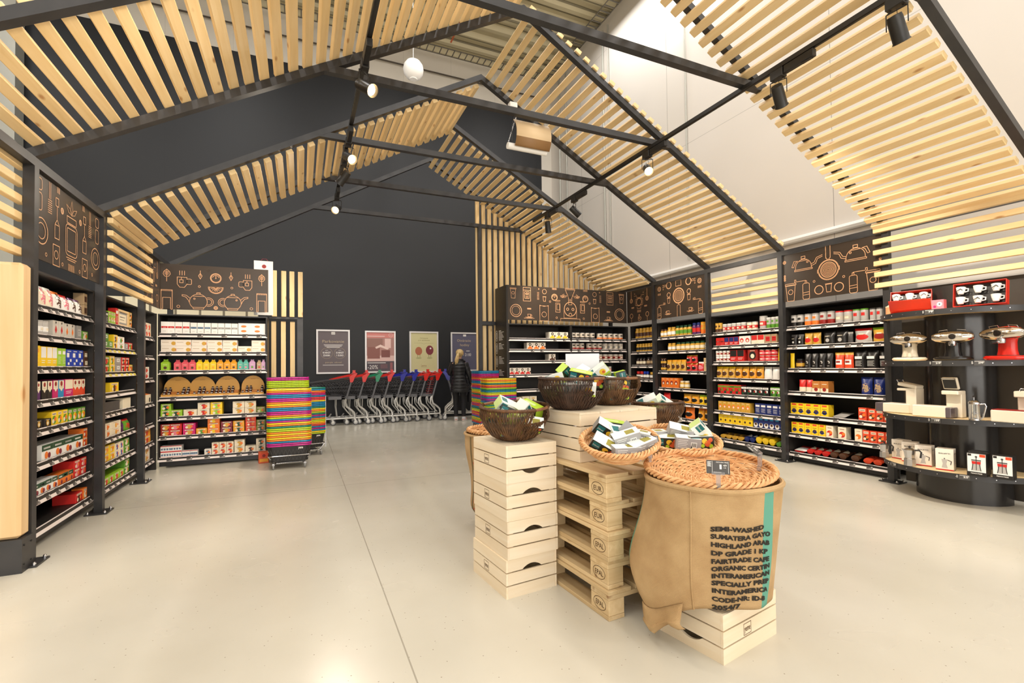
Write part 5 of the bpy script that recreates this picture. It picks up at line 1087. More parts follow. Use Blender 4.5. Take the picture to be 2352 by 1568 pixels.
# ================================================================== WICKER BASKETS
def wick(name, a, b_, rough=.5):
    m, nt, b = newmat(name); N = nt.nodes; L = nt.links
    tc = N.new('ShaderNodeTexCoord'); n = N.new('ShaderNodeTexNoise'); n.inputs['Scale'].default_value = 28; n.inputs['Detail'].default_value = 3; L.new(tc.outputs['Object'], n.inputs['Vector'])
    r = ramp(nt, [(.3, a), (.7, b_)]); L.new(n.outputs['Fac'], r.inputs['Fac']); L.new(r.outputs[0], b.inputs['Base Color']); b.inputs['Roughness'].default_value = rough; return m
WL = wick('light_willow', (206, 146, 92), (238, 192, 138)); WD = wick('brown_willow', (58, 38, 24), (112, 78, 48)); WD2 = wick('dark_willow', (40, 26, 20), (78, 54, 42)); WRIM = wick('rim_willow', (110, 72, 46), (150, 104, 68))
def light_basket(loc, tilt, tdir, ax, ay, depth, label, rz=0., rows=12):
    """open woven tray; tdir = direction (radians) towards which it tips"""
    e = empty('wicker_basket', loc, 0, label, 'basket', 'light wicker trays')
    N_ = 30; m = MB(); prof = []
    n = 9
    for k in range(rows):
        t = k/(rows-1); rr_ = .12+.84*t**.9; z = -depth+depth*(t**2.6)
        amp = .0045; seg = N_*4
        pts = []
        for i in range(seg):
            a = 2*pi*i/seg; w = amp*cos(N_/2*a+pi*(k % 2))
            pts.append((ax*rr_*cos(a)+w*cos(a)*(t**2), ay*rr_*sin(a)+w*sin(a)*(t**2), z+w*(1-t**2)))
        prof.append(pts)
        m.tube(pts, .0052 if rows > 14 else .0062, WL, 5, True)
    # close intermediate rows below so the tray reads as woven
    for k in range(rows-1):
        t = (k+.5)/(rows-1); rr_ = .12+.84*t**.9; z = -depth+depth*(t**2.6)
        pts = []
        for i in range(N_*4):
            a = 2*pi*i/(N_*4); w = .0045*cos(N_/2*a+pi*((k+1) % 2)+pi/2)
            pts.append((ax*rr_*cos(a)+w*cos(a)*t*t, ay*rr_*sin(a)+w*sin(a)*t*t, z+w*(1-t*t)-.002))
        m.tube(pts, .0055, WL, 4, True)
    w_ = m.obj('woven_bowl', fix=False)
    m = MB()
    for i in range(N_):
        a = 2*pi*i/N_; m.tube([(ax*q*cos(a), ay*q*sin(a), -depth+depth*max(0, (q-.12)/.84)**(2.6/.9)) for q in (.05, .3, .5, .65, .78, .88, .96)], .0034, WL, 4)
    m.lathe([(.0, -depth-.006), (.13, -depth-.006), (.13, -depth+.002), (0, -depth+.002)], WL, 20, sx=ax, sy=ay)
    st = m.obj('stakes', fix=False)
    m = MB()
    for s in range(3):
        pts = []
        for i in range(160):
            a = 2*pi*i/160; ph = a*20+2*pi*s/3; pts.append(((ax*(.965)+.010*cos(ph))*cos(a), (ay*(.965)+.010*cos(ph))*sin(a), .004+.010*sin(ph)))
        m.tube(pts, .0068, WL, 5, True)
    rm = m.obj('braided_rim', fix=False)
    for o in (w_, st, rm): o.parent = e
    e.matrix_world = T(*loc) @ Matrix.Rotation(tilt, 4, Vector((-sin(tdir), cos(tdir), 0))) @ RZ(rz)
    return e
def az(x, y): return atan2(-y, -x)   # direction towards the camera
big = light_basket((1.79, 1.712, .766), radians(5), az(1.79, 1.715), .295, .295, .062, 'large round light wicker tray, empty, on top of the coffee sack', rows=15)
bA = light_basket((1.505, 2.025, .872), radians(16), az(1.5, 2.03), .2, .2, .085, 'light wicker tray of grey and black tea boxes on the pallet corner', rows=11)
bB = light_basket((1.995, 2.12, .83), radians(13), az(1.96, 2.15), .195, .245, .07, 'oval light wicker tray of silver tea boxes behind the large tray', rz=0.1, rows=11)
light_basket((1.475, 3.50, .757), 0, 0, .285, .285, .055, 'light wicker tray on the sack behind the crate stack', rows=10)
def dark_basket(loc, r, h, oaz, label, M1, seed, tilt=0., tdir=0.):
    rnd = random.Random(seed); e = empty('willow_basket', loc, 0, label, 'basket', 'dark willow baskets with tea boxes'); m = MB()
    def rad(t): return r*(.50+.50*min(1, t/.72)**.55) if t < .72 else r*(1-.03*((t-.72)/.28))
    n = 120; hw = .30
    def op(a):
        for o in (oaz, oaz+pi):
            d = (a-o+pi) % (2*pi)-pi
            if abs(d) < hw: return True
        return False
    for i in range(n):
        a0 = 2*pi*i/n; tw = .42*sin(3*a0)+.1; pts = []
        tmax = .58 if op(a0) else 1.0
        for j in range(11):
            t = tmax*j/10; a = a0+tw*(t-1)*.6+rnd.uniform(-.006, .006); q = rad(t)+.003*cos(i*pi+j*.9)
            pts.append((q*cos(a), q*sin(a), h*t))
        m.tube(pts, .0042, M1, 4)
    o1 = m.obj('woven_side', fix=False)
    m = MB()
    for t in (.22, .42, .58, .8):
        for s in (0, 1):
            pts = []; ks = 72
            arc = [2*pi*i/ks for i in range(ks)]
            if t > .6:
                for o in (oaz, oaz+pi):
                    aa = [o+hw+.02+(pi-2*hw-.04)*i/24 for i in range(25)]
                    m.tube([((rad(t)-.004)*cos(a), (rad(t)-.004)*sin(a), h*t+.003*sin(a*18+s*pi)) for a in aa], .004, M1, 4)
            else: m.tube([((rad(t)-.004)*cos(a), (rad(t)-.004)*sin(a), h*t+.003*sin(a*18+s*pi)) for a in arc], .004, M1, 4, True)
    m.lathe([(0, -.002), (rad(0)+.002, -.002), (rad(0)+.004, .008), (rad(0), .012), (0, .012)], M1, 30)
    o2 = m.obj('hoops', fix=False)
    m = MB().tube([(rad(1)*cos(2*pi*i/72), rad(1)*sin(2*pi*i/72), h) for i in range(72)], .0085, WRIM, 8, True)
    for i in range(150):   # lashing wound round the rim
        a = 2*pi*i/150
        if op(a): continue
        m.tube([((rad(1)+.0095*cos(q))*cos(a+.004*q), (rad(1)+.0095*cos(q))*sin(a+.004*q), h+.0095*sin(q)) for q in [2*pi*k/7 for k in range(8)]], .003, M1, 3, cap=False)
    o3 = m.obj('rim_handle', fix=False)
    for o in (o1, o2, o3): o.parent = e
    e.matrix_world = T(*loc) @ Matrix.Rotation(tilt, 4, Vector((-sin(tdir), cos(tdir), 0)))
    return e
ZC4 = 4*HC+.004
D_B = [((1.165, 2.585, ZC4+.012), .205, .185, radians(-62), 'brown willow basket of tea boxes on the stack of four crates', WD, 1),
       ((1.53, 2.525, ZR+.003), .205, .185, radians(-66), 'darkest willow basket, left of two on the large crate', WD2, 2),
       ((1.925, 2.665, ZR+.003), .19, .175, radians(-80), 'brown willow basket, right of two on the large crate', WD, 3),
       ((2.30, 2.65, ZQ+.003), .18, .165, radians(-30), 'brown willow basket on the crate at the right rear', WD, 4)]
for k, (loc, r, h, oa, lb, M1, sd) in enumerate(D_B): dark_basket(loc, r, h, oa, lb, M1, sd, radians(4) if k == 0 else 0, az(1.1, 2.6))

# ---------------------------------------------------------------- tea boxes in the baskets
LIMEB = mat((176, 208, 48), .4); WHB = mat((236, 238, 234), .4); TEAL = mat((18, 104, 108), .4); BKB = mat((38, 40, 36), .4); FR = mat((214, 92, 44), .45); YL = mat((240, 196, 50), .45); GRY = mat((166, 166, 168), .35); GRY2 = mat((120, 122, 126), .35); LGR = mat((206, 226, 150), .4); PALE = mat((226, 232, 214), .4); OLV = mat((150, 140, 50), .5)
def dil_box(kind):
    """0 lime, 1 white-green, 2 black-fruit with silver sides, 3 silver with barcode, 4 pale floral"""
    w, d, h = .135, .07, .068; m = MB()
    side = (LIMEB, LGR, GRY2, GRY, PALE)[kind]; top = (LIMEB, WHB, WHB, WHB, WHB)[kind]; front = (BKB, WHB, BKB, GRY, WHB)[kind]
    x0, x1, y0, y1, z0, z1 = -w/2, w/2, -d/2, d/2, -h/2, h/2
    m.quad((x0, y0, z0), (x1, y0, z0), (x1, y0, z1), (x0, y0, z1), front); m.quad((x1, y1, z0), (x0, y1, z0), (x0, y1, z1), (x1, y1, z1), front if kind != 3 else GRY2)
    m.quad((x0, y0, z1), (x1, y0, z1), (x1, y1, z1), (x0, y1, z1), top); m.quad((x0, y1, z0), (x1, y1, z0), (x1, y0, z0), (x0, y0, z0), side)
    m.quad((x0, y1, z0), (x0, y0, z0), (x0, y0, z1), (x0, y1, z1), side); m.quad((x1, y0, z0), (x1, y1, z0), (x1, y1, z1), (x1, y0, z1), side)
    for yy, M in ((y0-.0006, Matrix.Identity(4)), (y0-.0006, RZ(pi))):
        if kind in (0, 1, 2, 4):
            m.quad((-.058, yy, -.01), (-.018, yy, -.01), (-.018, yy, .028), (-.058, yy, .028), TEAL, M); text(m, 'Dilmah', .013, WHB, M @ T(-.038, yy-.0004, .002), 'CENTER', width=.034)
            if kind == 2 or kind == 0:
                for (cx, cz, r, mt) in ((.012, .008, .016, YL), (.03, -.006, .018, FR), (.046, .014, .013, FR), (.002, -.018, .011, LIMEB), (.05, -.02, .012, LIMEB)): m.flat(circ(cx, cz, r, 12), mt, yy-.0002, M)
            else:
                m.flat(circ(.025, .0, .022, 14), YL, yy-.0002, M); m.flat(circ(.03, -.004, .01, 10), FR, yy-.0005, M); m.quad((-.0, yy, -.034), (.066, yy, -.034), (.066, yy, -.022), (0, yy, -.022), LIMEB, M)
        else:
            m.quad((.012, yy, -.02), (.044, yy, -.02), (.044, yy, .014), (.012, yy, .014), WHB, M)
            for i in range(7): m.quad((.015+.004*i, yy-.0004, -.012), (.0165+.004*i+.001*(i % 2), yy-.0004, -.012), (.0165+.004*i+.001*(i % 2), yy-.0004, .01), (.015+.004*i, yy-.0004, .01), BKB, M)
            for i in range(5): m.quad((-.056, yy, .02-.01*i), (-.004-.006*(i % 2), yy, .02-.01*i), (-.004-.006*(i % 2), yy, .023-.01*i), (-.056, yy, .023-.01*i), WHB, M)
    zt_ = z1+.0006
    if kind in (2, 3): m.quad((.0, -.02, zt_), (.045, -.02, zt_), (.045, .02, zt_), (.0, .02, zt_), OLV)
    if kind in (1, 4): m.quad((-.06, -.02, zt_), (-.02, -.02, zt_), (-.02, .02, zt_), (-.06, .02, zt_), TEAL)
    if kind == 0: m.quad((-.05, -.012, zt_), (.03, -.012, zt_), (.03, .012, zt_), (-.05, .012, zt_), LGR)
    o = m.obj('tea_box', fix=False); return o
DT = [None]*5; DN = ('lime green tea box', 'white and green tea box', 'black tea box printed with fruit', 'silver grey tea box with barcode', 'pale tea box printed with flowers')
def put(kind, x, y, z, rx, ry, rz, where):
    if DT[kind] is None: DT[kind] = o = dil_box(kind)
    else: o = copy_tree(DT[kind])
    o.location = (x, y, z); o.rotation_euler = (radians(rx), radians(ry), radians(rz)); tag(o, DN[kind]+' '+where, 'tea box', 'loose tea boxes in the baskets'); return o
GOODS = {0: [(0, -.10, .0, .10, 20, 0, 10, 'lying at the left of the front basket'), (1, -.045, .035, .18, 35, 25, 30, 'leaning highest in the front basket'), (2, -.02, -.055, .135, -25, 20, -25, 'with orange fruit at the middle of the front basket'), (0, .03, -.115, .115, 15, 0, 60, 'behind the rim opening of the front basket'), (0, .10, .02, .165, 10, 20, -40, 'at the right edge of the front basket'), (1, .045, .06, .135, 0, -20, 20, 'at the back of the front basket'), (4, .06, -.05, .16, 30, 35, 70, 'tilted near the right of the front basket'), (1, -.08, .09, .12, 10, 10, 80, 'behind the left of the front basket'), (2, .095, -.085, .085, 55, 10, 10, 'seen through the opening of the front basket'), (0, -.02, -.10, .06, 0, 0, 15, 'deep inside the front basket')],
         1: [(1, -.11, .02, .175, 5, -18, -10, 'with leaves at the left of the darkest basket'), (0, -.02, .05, .205, 25, 40, 40, 'standing at the middle of the darkest basket'), (0, .05, -.02, .195, 15, 12, -15, 'lying on top of the darkest basket'), (1, .06, .08, .20, 30, -30, 30, 'at the back of the darkest basket'), (0, .13, .02, .165, 0, 15, 10, 'at the right of the darkest basket'), (4, .06, -.115, .125, 15, 5, -12, 'behind the opening of the darkest basket'), (1, -.03, -.07, .12, 10, 0, 30, 'inside the darkest basket'), (2, .0, .1, .11, 0, 0, 0, 'deep inside the darkest basket')],
         2: [(1, -.085, .0, .215, 25, -38, -15, 'leaning highest at the left of the rear basket'), (0, -.05, .06, .16, 0, 0, 30, 'under the leaning box of the rear basket'), (0, .06, -.05, .155, 10, 75, 10, 'standing at the front of the rear basket'), (0, .07, .04, .165, 0, 10, -8, 'lying at the right of the rear basket'), (4, -.02, -.085, .145, 20, 5, -8, 'at the front rim of the rear basket'), (0, .02, -.11, .075, 10, 0, 10, 'seen through the opening of the rear basket'), (1, .02, .09, .18, 0, 0, 50, 'at the back of the rear basket')],
         3: [(4, -.07, -.02, .165, 35, -25, -20, 'at the left of the right hand basket'), (4, .045, -.02, .155, 40, 30, 20, 'tilted at the right of the right hand basket'), (1, -.01, .05, .15, 20, 20, 60, 'at the back of the right hand basket'), (3, .11, -.04, .07, 70, 20, 60, 'seen through the opening of the right hand basket'), (0, -.02, -.07, .10, 10, 0, 10, 'at the front of the right hand basket')]}
cr_, sr_ = cos(radians(-24)), sin(radians(-24))
for b, lst in GOODS.items():
    L0 = D_B[b][0]
    for (k, x, y, z, rx, ry, rz, wh) in lst:
        put(k, L0[0]+x*cr_-y*sr_, L0[1]+x*sr_+y*cr_, L0[2]+z, rx, ry, rz-24, wh)
Abx = [(2, -.085, -.045, .0, 38, 30, -10, 'at the left of the pallet corner tray'), (2, -.05, .065, .05, 30, 32, 0, 'standing tall at the back of the pallet corner tray'), (0, -.01, .12, .055, 10, 10, 5, 'upright at the rear of the pallet corner tray'), (3, .01, -.105, -.02, 8, 0, 8, 'lying at the front of the pallet corner tray'), (3, .03, -.035, .03, 18, -16, 0, 'on top in the middle of the pallet corner tray'), (3, .10, -.075, .0, 14, -16, 20, 'at the front right of the pallet corner tray'), (4, .02, .055, .03, 35, 10, 15, 'in the middle of the pallet corner tray'), (3, .075, .06, .04, 40, 20, 60, 'at the back right of the pallet corner tray'), (3, .125, .01, .02, 10, 0, 70, 'at the right edge of the pallet corner tray')]
for (k, x, y, z, rx, ry, rz, wh) in Abx: put(k, 1.505+x*cr_-y*sr_, 2.025+x*sr_+y*cr_, .872+z-.012+y*.1, rx, ry, rz-24, wh)
Bbx = [(3, -.12, .07, .0, 5, 0, 10, 'at the left of the oval tray'), (2, -.06, .02, -.02, 15, 0, -20, 'lying low in the oval tray'), (3, .02, .04, .03, 30, 14, -8, 'on top in the middle of the oval tray'), (3, .03, -.055, -.012, 10, 5, -10, 'at the front of the oval tray'), (2, .10, -.05, -.01, 0, 0, 5, 'at the front right of the oval tray'), (1, .14, .01, .035, 25, 48, 5, 'leaning at the right of the oval tray'), (3, .08, .05, .005, 0, 0, 60, 'at the back of the oval tray')]
for (k, x, y, z, rx, ry, rz, wh) in Bbx: put(k, 1.995+x*cr_-y*sr_, 2.12+x*sr_+y*cr_, .825+z+.01+y*.05, rx, ry, rz-24, wh)
# ---------------------------------------------------------------- price cards on the tray and the white sign
CLR = mat((225, 225, 228), .12, alpha=.25); CARD = mat((70, 68, 66), .5)
def card(x, y, z, rz, tilt, label):
    e = empty('price_card', (x, y, z), rz, label, 'price card', 'dark price cards clipped on the large tray')
    MB().box(-.009, .009, -.008, .008, .0, .055, CLR).box(-.006, .006, -.004, .012, -.02, .0, CLR).box(-.026, .026, -.006, .002, .052, .064, CLR).obj('clear_clip', e)
    m = MB().box(-.046, .046, -.001, .001, 0, .062, CARD)
    text(m, '1', .03, INK, T(.01, -.0016, .022), 'CENTER', width=.008, bold=.02); text(m, '49', .014, INK, T(.02, -.0016, .034)); text(m, 'EUR', .006, INK, T(.021, -.0016, .026))
    for i in range(5): m.quad((-.042, -.0014, .052-.005*i), (-.027-.002*(i % 2), -.0014, .052-.005*i), (-.027-.002*(i % 2), -.0014, .0545-.005*i), (-.042, -.0014, .0545-.005*i), INK)
    m.stroke([(-.023, .004), (-.023, .058)], .0012, INK, -.0014); m.stroke([(.04, .004), (.04, .058)], .0012, INK, -.0014)
    text(m, 'CEYLON TEA', .006, INK, T(.038, -.0016, .051), 'RIGHT', width=.046, bold=.02); m.quad((-.018, -.0014, .005), (.012, -.0014, .005), (.012, -.0014, .008), (-.018, -.0014, .008), INK)
    o = m.obj('card', e, fix=False); o.location = (0, -.004, .056); o.rotation_euler = (radians(tilt), 0, 0)
    return e
card(1.61, 1.485, .745, radians(-46), -38, 'dark price card reading 1 49 at the front of the large tray')
card(1.588, 1.885, .80, radians(-30), -40, 'dark price card at the left rim of the large tray')
card(2.005, 1.60, .772, radians(25), -52, 'dark price card at the right rim of the large tray')
m = MB().box(-.135, .135, -.002, .002, 0, .25, mat((226, 230, 238), .25)); 
e = empty('plastic_sign', (1.86, 2.92, ZT), radians(-30), 'blank white plastic sign standing behind the two dark baskets', 'sign')
MB().box(-.12, .12, -.002, .002, 1.13-ZT, 1.345-ZT, mat((226, 230, 238), .2)).obj('sheet', e); MB().tube([(0, .008, .0), (0, .008, 1.2-ZT)], .006, CHROME, 8).lathe([(.09, 0), (.09, .006), (.01, .012)], CHROME, 20).obj('stand', e)
# ================================================================== ROUND STAND WITH COFFEE MACHINES
PANL = mat((62, 57, 52), .42); DRUM = mat((44, 42, 41), .18)
CXs, CYs = 5.66, 2.36
e = empty('round_shelf_stand', (CXs, CYs, 0), 0, 'dark stand of four half round shelves on a drum beside the right shelving', 'shelf stand')
child(MB().box(5.694, 5.72, 1.1, 2.84, .04, 2.0, PANL), 'back_panel', e)
def half(m, r0, r1, z0, z1, mt_side, mt_top=None, n=36, closed=True):
    A = [pi/2+.07+(pi-.07)*i/n for i in range(n+1)]; o = [(CXs+r1*cos(a), CYs+r1*sin(a)) for a in A]
    mt_top = mt_top or mt_side
    if r0 <= 0: inn = [(CXs, CYs)]*len(A)
    else: inn = [(CXs+r0*cos(a), CYs+r0*sin(a)) for a in A]
    for i in range(n):
        a, b, c, d = o[i], o[i+1], inn[i+1], inn[i]
        m.add([(*a, z0), (*b, z0), (*b, z1), (*a, z1)], [(0, 1, 2, 3)], mt_side, True)
        if r0 > 0: m.add([(*d, z0), (*c, z0), (*c, z1), (*d, z1)], [(3, 2, 1, 0)], mt_side, True)
        for z in (z0, z1): m.add([(*a, z), (*b, z), (*c, z), (*d, z)] if r0 > 0 else [(*a, z), (*b, z), (*c, z)], [(0, 1, 2, 3)] if r0 > 0 else [(0, 1, 2)], mt_top)
    return m
child(half(half(MB(), 0, .34, 0, .25, DRUM), 0, .25, .251, 1.95, DRUM), 'drum', e)
SZ_ = (.299, .761, 1.262, 1.715)
for k, z in enumerate(SZ_):
    b = child(half(MB(), .252, .578, z-.03, z-.0, PLY), 'shelf', e)
    m = half(MB(), .58, .584, z-.046, z+.002, STEEL)
    for i in range(1, 15):
        a = pi/2+pi*i/15; m.lathe([(.005, 0), (.004, .003)], CHROME, 8, T(CXs+.584*cos(a), CYs+.584*sin(a), z-.022) @ RZ(a) @ RY(pi/2))
    child(m, 'steel_edge', e)
for k, (z, a_, t_) in enumerate(((SZ_[3], 196, '79 90'), (SZ_[2], 200, '219 90'), (SZ_[1], 198, '199 90'), (SZ_[0], 160, '29 90'), (SZ_[0], 215, '25 90'), (SZ_[2], 226, '299 90'))):
    a = radians(a_-12); m = MB(); px, py = CXs+.586*cos(a), CYs+.586*sin(a)
    M = T(px, py, z-.044) @ RZ(a+pi/2)
    m.box(-.034, .034, -.002, 0, .002, .044, CARD, M); text(m, t_.split()[0], .02, INK, M @ T(.008, -.0026, .018), 'CENTER', width=.03, bold=.02); text(m, t_.split()[1], .009, INK, M @ T(.025, -.0026, .026), 'CENTER')
    m.quad((-.03, -.0024, .036), (.03, -.0024, .036), (.03, -.0024, .0385), (-.03, -.0024, .0385), INK, M); m.quad((-.05, -.0024, .015), (-.04, -.0024, .015), (-.04, -.0024, .038), (-.05, -.0024, .038), mat((150, 148, 144), .5), M)
    child(m, 'price_label', e)
def oval(m, a, b, z0, z1, mt, M=None, rnd=.006, n=28, cx=0, cy=0):
    prof = [(1-rnd/a*1.2, z0), (1, z0+rnd), (1, z1-rnd), (1-rnd/a*1.2, z1)]
    return m.lathe(prof, mt, n, (M or Matrix.Identity(4)) @ T(cx, cy, 0) @ SC(a, b, 1))
CH2 = mat((214, 206, 196), .12, 1.)
def espresso(loc, rz, c, label, k=1.):
    B = mat(c, .22); e = empty('espresso_machine', loc, rz, label, 'coffee machine', 'retro espresso machines'); e.scale = (k, k, k)
    m = MB(); oval(m, .145, .10, 0, .035, B, rnd=.012); m.lathe([(.0, .036), (.1, .036), (.1, .04), (0, .04)], mat((40, 38, 38), .3), 24, SC(1, .8, 1) @ T(0, -.01, 0)); m.obj('base', e)
    m = MB().lathe([(.072, .03), (.062, .08), (.06, .15), (.07, .2), (.09, .25), (.085, .272), (.05, .285), (0, .29)], B, 28, T(.0, .035, 0) @ SC(1, .85, 1)); bd = m.obj('body', e)
    m = MB(); n = 24
    m.lathe([(0, -.155), (.024, -.15), (.044, -.12), (.057, -.06), (.06, 0), (.057, .06), (.044, .12), (.024, .15), (0, .155)], CH2, 22, T(0, -.028, .225) @ RY(pi/2) @ SC(.95, 1.05, 1)); hd = m.obj('chrome_head', e)
    for x, r in ((-.075, .014), (0, .026), (.075, .014)):
        m = MB(); m.lathe([(r, 0), (r, .006), (r*.6, .008), (0, .008)], mat((40, 34, 30), .2, .4), 16, T(x, -.086-(.004 if x == 0 else -.012), .228) @ RX(pi/2)); m.lathe([(r*1.25, 0), (r*1.25, .003), (r, .004)], CH2, 16, T(x, -.085-(.004 if x == 0 else -.012), .228) @ RX(pi/2)); m.obj('gauge', hd)
    m = MB().lathe([(.026, 0), (.03, .01), (.03, .04), (.024, .045)], CHROME, 20, T(0, -.045, .142)); m.obj('spout', e)
    m = MB().tube([(0, -.07, .155), (.0, -.12, .15)], .008, CHROME, 8).tube([(0, -.115, .15), (0, -.17, .145)], .011, BLACK, 10); m.obj('portafilter', e)
    m = MB()
    for s in (-1, 1): m.tube([(s*.035, .0, .275), (s*.035, -.02, .298), (s*.095, -.02, .29), (s*.1, 0, .262)], .003, CHROME, 6)
    m.obj('cup_rail', e)
    return e
RZR = -pi/2
espresso((5.27, 2.575, SZ_[2]+.0035), RZR+.30, (226, 214, 190), 'cream espresso machine with chrome oval head on the round stand', .90)
espresso((5.22, 2.225, SZ_[2]+.0035), RZR+.36, (26, 24, 24), 'black espresso machine with chrome oval head in the middle', .90)
espresso((5.25, 1.90, SZ_[2]+.0035), RZR-.15, (206, 36, 24), 'red espresso machine with chrome oval head at right picture edge', .95)
CRM = mat((228, 218, 198), .3); SMK = mat((120, 110, 116), .15, alpha=.5); GLS = mat((230, 232, 230), .05, alpha=.12)
def capsule(loc, rz, label, flip=False, k=1.):
    e = empty('capsule_machine', loc, rz, label, 'coffee machine', 'cream capsule machines'); e.scale = (k, k, k)
    MB().cbox(-.13, .06, -.06, .06, 0, .075, .006, CRM).obj('base', e)
    MB().cbox(.03, .10, -.05, .07, .0, .19, .006, CRM).cbox(-.03, .10, -.05, .07, .18, .20, .005, CRM).obj('body', e)
    MB().cbox(-.19, -.132, -.055, .055, .002, .075, .006, SMK).obj('water_tank', e)
    o = MB().cbox(-.03, .10, -.045, .065, 0, .028, .006, CRM).tube([(-.03, -.03, .02), (-.045, -.03, .04), (-.045, .05, .04), (-.03, .05, .02)], .004, CHROME, 6).obj('lever_lid', e); o.location = (0, 0, .215); o.rotation_euler = (0, radians(12), 0)
    return e
capsule((5.345, 2.66, SZ_[1]+.003), RZR, 'cream capsule machine with raised lid, leftmost on the second shelf of the stand', k=1.2)
e = empty('capsule_machine', (5.20, 2.34, SZ_[1]+.003), RZR, 'long cream capsule machine with open black head on the round stand', 'coffee machine', 'cream capsule machines')
MB().cbox(-.16, .09, -.07, .05, 0, .10, .006, CRM).obj('base', e)
MB().cbox(.085, .125, -.07, .05, .003, .09, .005, SMK).obj('water_tank', e); MB().cbox(.04, .15, .055, .13, 0, .21, .005, CRM).cbox(.03, .15, -.0, .13, .2, .235, .006, CRM).obj('body', e)
o = MB().cbox(-.06, .05, -.004, .02, 0, .11, .005, CRM).cbox(-.05, .04, -.012, -.003, .015, .095, .003, BLACK).tube([(-.05, -.01, .1), (-.05, -.02, .115), (.04, -.02, .115), (.04, -.01, .1)], .004, CHROME, 6).obj('open_head', e); o.location = (.09, .05, .245); o.rotation_euler = (radians(22), 0, 0)
e = empty('french_press', (5.15, 2.065, SZ_[1]+.003), RZR, 'glass and chrome french press on the round stand', 'french press')
MB().lathe([(.034, .008), (.034, .14), (.036, .145)], GLS, 24, cap=False).obj('glass', e)
m = MB().lathe([(.038, 0), (.038, .012), (.034, .014)], CHROME, 24).lathe([(.0375, .135), (.0375, .15), (.02, .165), (0, .168)], CHROME, 24).tube([(0, 0, .02), (0, 0, .19)], .002, CHROME, 6).lathe([(.032, .055), (.032, .06)], CHROME, 20)
for a in (45, 135, 225, 315): m.tube([(.036*cos(radians(a)), .036*sin(radians(a)), .01), (.036*cos(radians(a)), .036*sin(radians(a)), .14)], .0025, CHROME, 5)
m.obj('chrome_frame', e); MB().lathe([(0, .19), (.008, .192), (.01, .2), (0, .208)], BLACK, 12).obj('plunger_knob', e); MB().tube([(.036, 0, .135), (.07, 0, .14), (.075, 0, .12), (.055, 0, .03), (.038, 0, .01)], .006, CHROME, 8).obj('handle', e)
e = empty('capsule_machine', (5.24, 1.83, SZ_[1]+.003), RZR, 'low cream capsule machine with dark red top at right picture edge', 'coffee machine', 'cream capsule machines')
MB().cbox(-.14, .14, -.08, .04, 0, .095, .006, CRM).box(-.135, .135, -.075, .035, .0955, .1, P('brick')).obj('base', e); MB().cbox(-.02, .1, .045, .12, 0, .2, .006, CRM).cbox(-.02, .1, -.02, .12, .201, .25, .006, CRM).tube([(.02, -.02, .252), (.02, -.01, .27), (.09, -.01, .27), (.09, -.02, .252)], .004, CHROME, 6).obj('body', e)
# boxes with coffee pots, lower shelf
def pot_box():
    m = MB().cbox(-.06, .06, 0, .1, 0, .185, .0015, P('offwhite')); k = P('darkgrey')
    m.quad((-.06, -.001, 0), (.06, -.001, 0), (.06, -.001, .008), (-.06, -.001, .008), P('red')); text(m, 'BIALETTI', .014, k, T(0, -.0012, .14), 'CENTER', width=.075, bold=.02)
    m.flat([(-.02, .02), (.02, .02), (.012, .055), (.02, .095), (-.02, .095), (-.012, .055)], P('silver'), -.001); m.stroke([(.02, .09), (.045, .08), (.04, .05)], .006, k, -.0012); m.flat([(-.004, .096), (.004, .096), (.004, .106), (-.004, .106)], k, -.0012)
    for s in (-1, 1):
        M = T(s*.0612, .05, 0) @ RZ(s*pi/2)
        text(m, 'BIALETTI', .012, k, M @ T(0, 0, .14), 'CENTER', width=.06, bold=.02)
        for i in range(4): m.quad((-.035, 0, .1-.014*i), (.035, 0, .1-.014*i), (.035, 0, .104-.014*i), (-.035, 0, .104-.014*i), P('silver'), M)
    o = m.obj('coffee_pot_box', fix=False); return o
pb = pot_box()
for i, (x, y, a, lb) in enumerate(((5.39, 2.75, -.1, 'white coffee pot box, leftmost on the lowest stand shelf'), (5.32, 2.62, .3, 'white coffee pot box, second from left on the lowest stand shelf'), (5.23, 2.47, .2, 'white coffee pot box behind the moka pot'), (5.18, 2.29, .25, 'white coffee pot box, rightmost of four on the stand'))):
    o = pb if i == 0 else copy_tree(pb); o.location = (x-.0, y-.0, SZ_[0]+.003); o.rotation_euler = (0, 0, RZR+a); tag(o, lb, 'box', 'white coffee pot boxes')
def moka(loc, rz, label, k=1.):
    e = empty('moka_pot', loc, rz, label, 'moka pot', 'moka pots on the stand'); e.scale = (k, k, k)
    MB().lathe([(.038, 0), (.036, .05), (.03, .055)], CHROME, 8, smooth=False).obj('base', e); MB().lathe([(.03, .056), (.036, .1), (.038, .115), (.02, .125), (0, .128)], CHROME, 8, smooth=False).add([(-.034, -.008, .112), (-.034, .008, .112), (-.055, 0, .116), (-.032, 0, .085)], [(0, 2, 1), (0, 3, 2), (1, 2, 3)], CHROME).obj('upper_pot', e)
    MB().lathe([(0, .128), (.007, .13), (.009, .14), (0, .145)], BLACK, 10).obj('knob', e); MB().tube([(.034, 0, .115), (.06, 0, .118), (.072, 0, .105), (.066, 0, .065)], .006, BLACK, 8).obj('handle', e)
moka((5.14, 2.53, SZ_[0]+.003), RZR, 'chrome moka pot in front of the white boxes on the stand', 1.25)
moka((5.36, 2.855, SZ_[0]+.003), RZR, 'chrome moka pot at the left tip of the lowest stand shelf', 1.1)
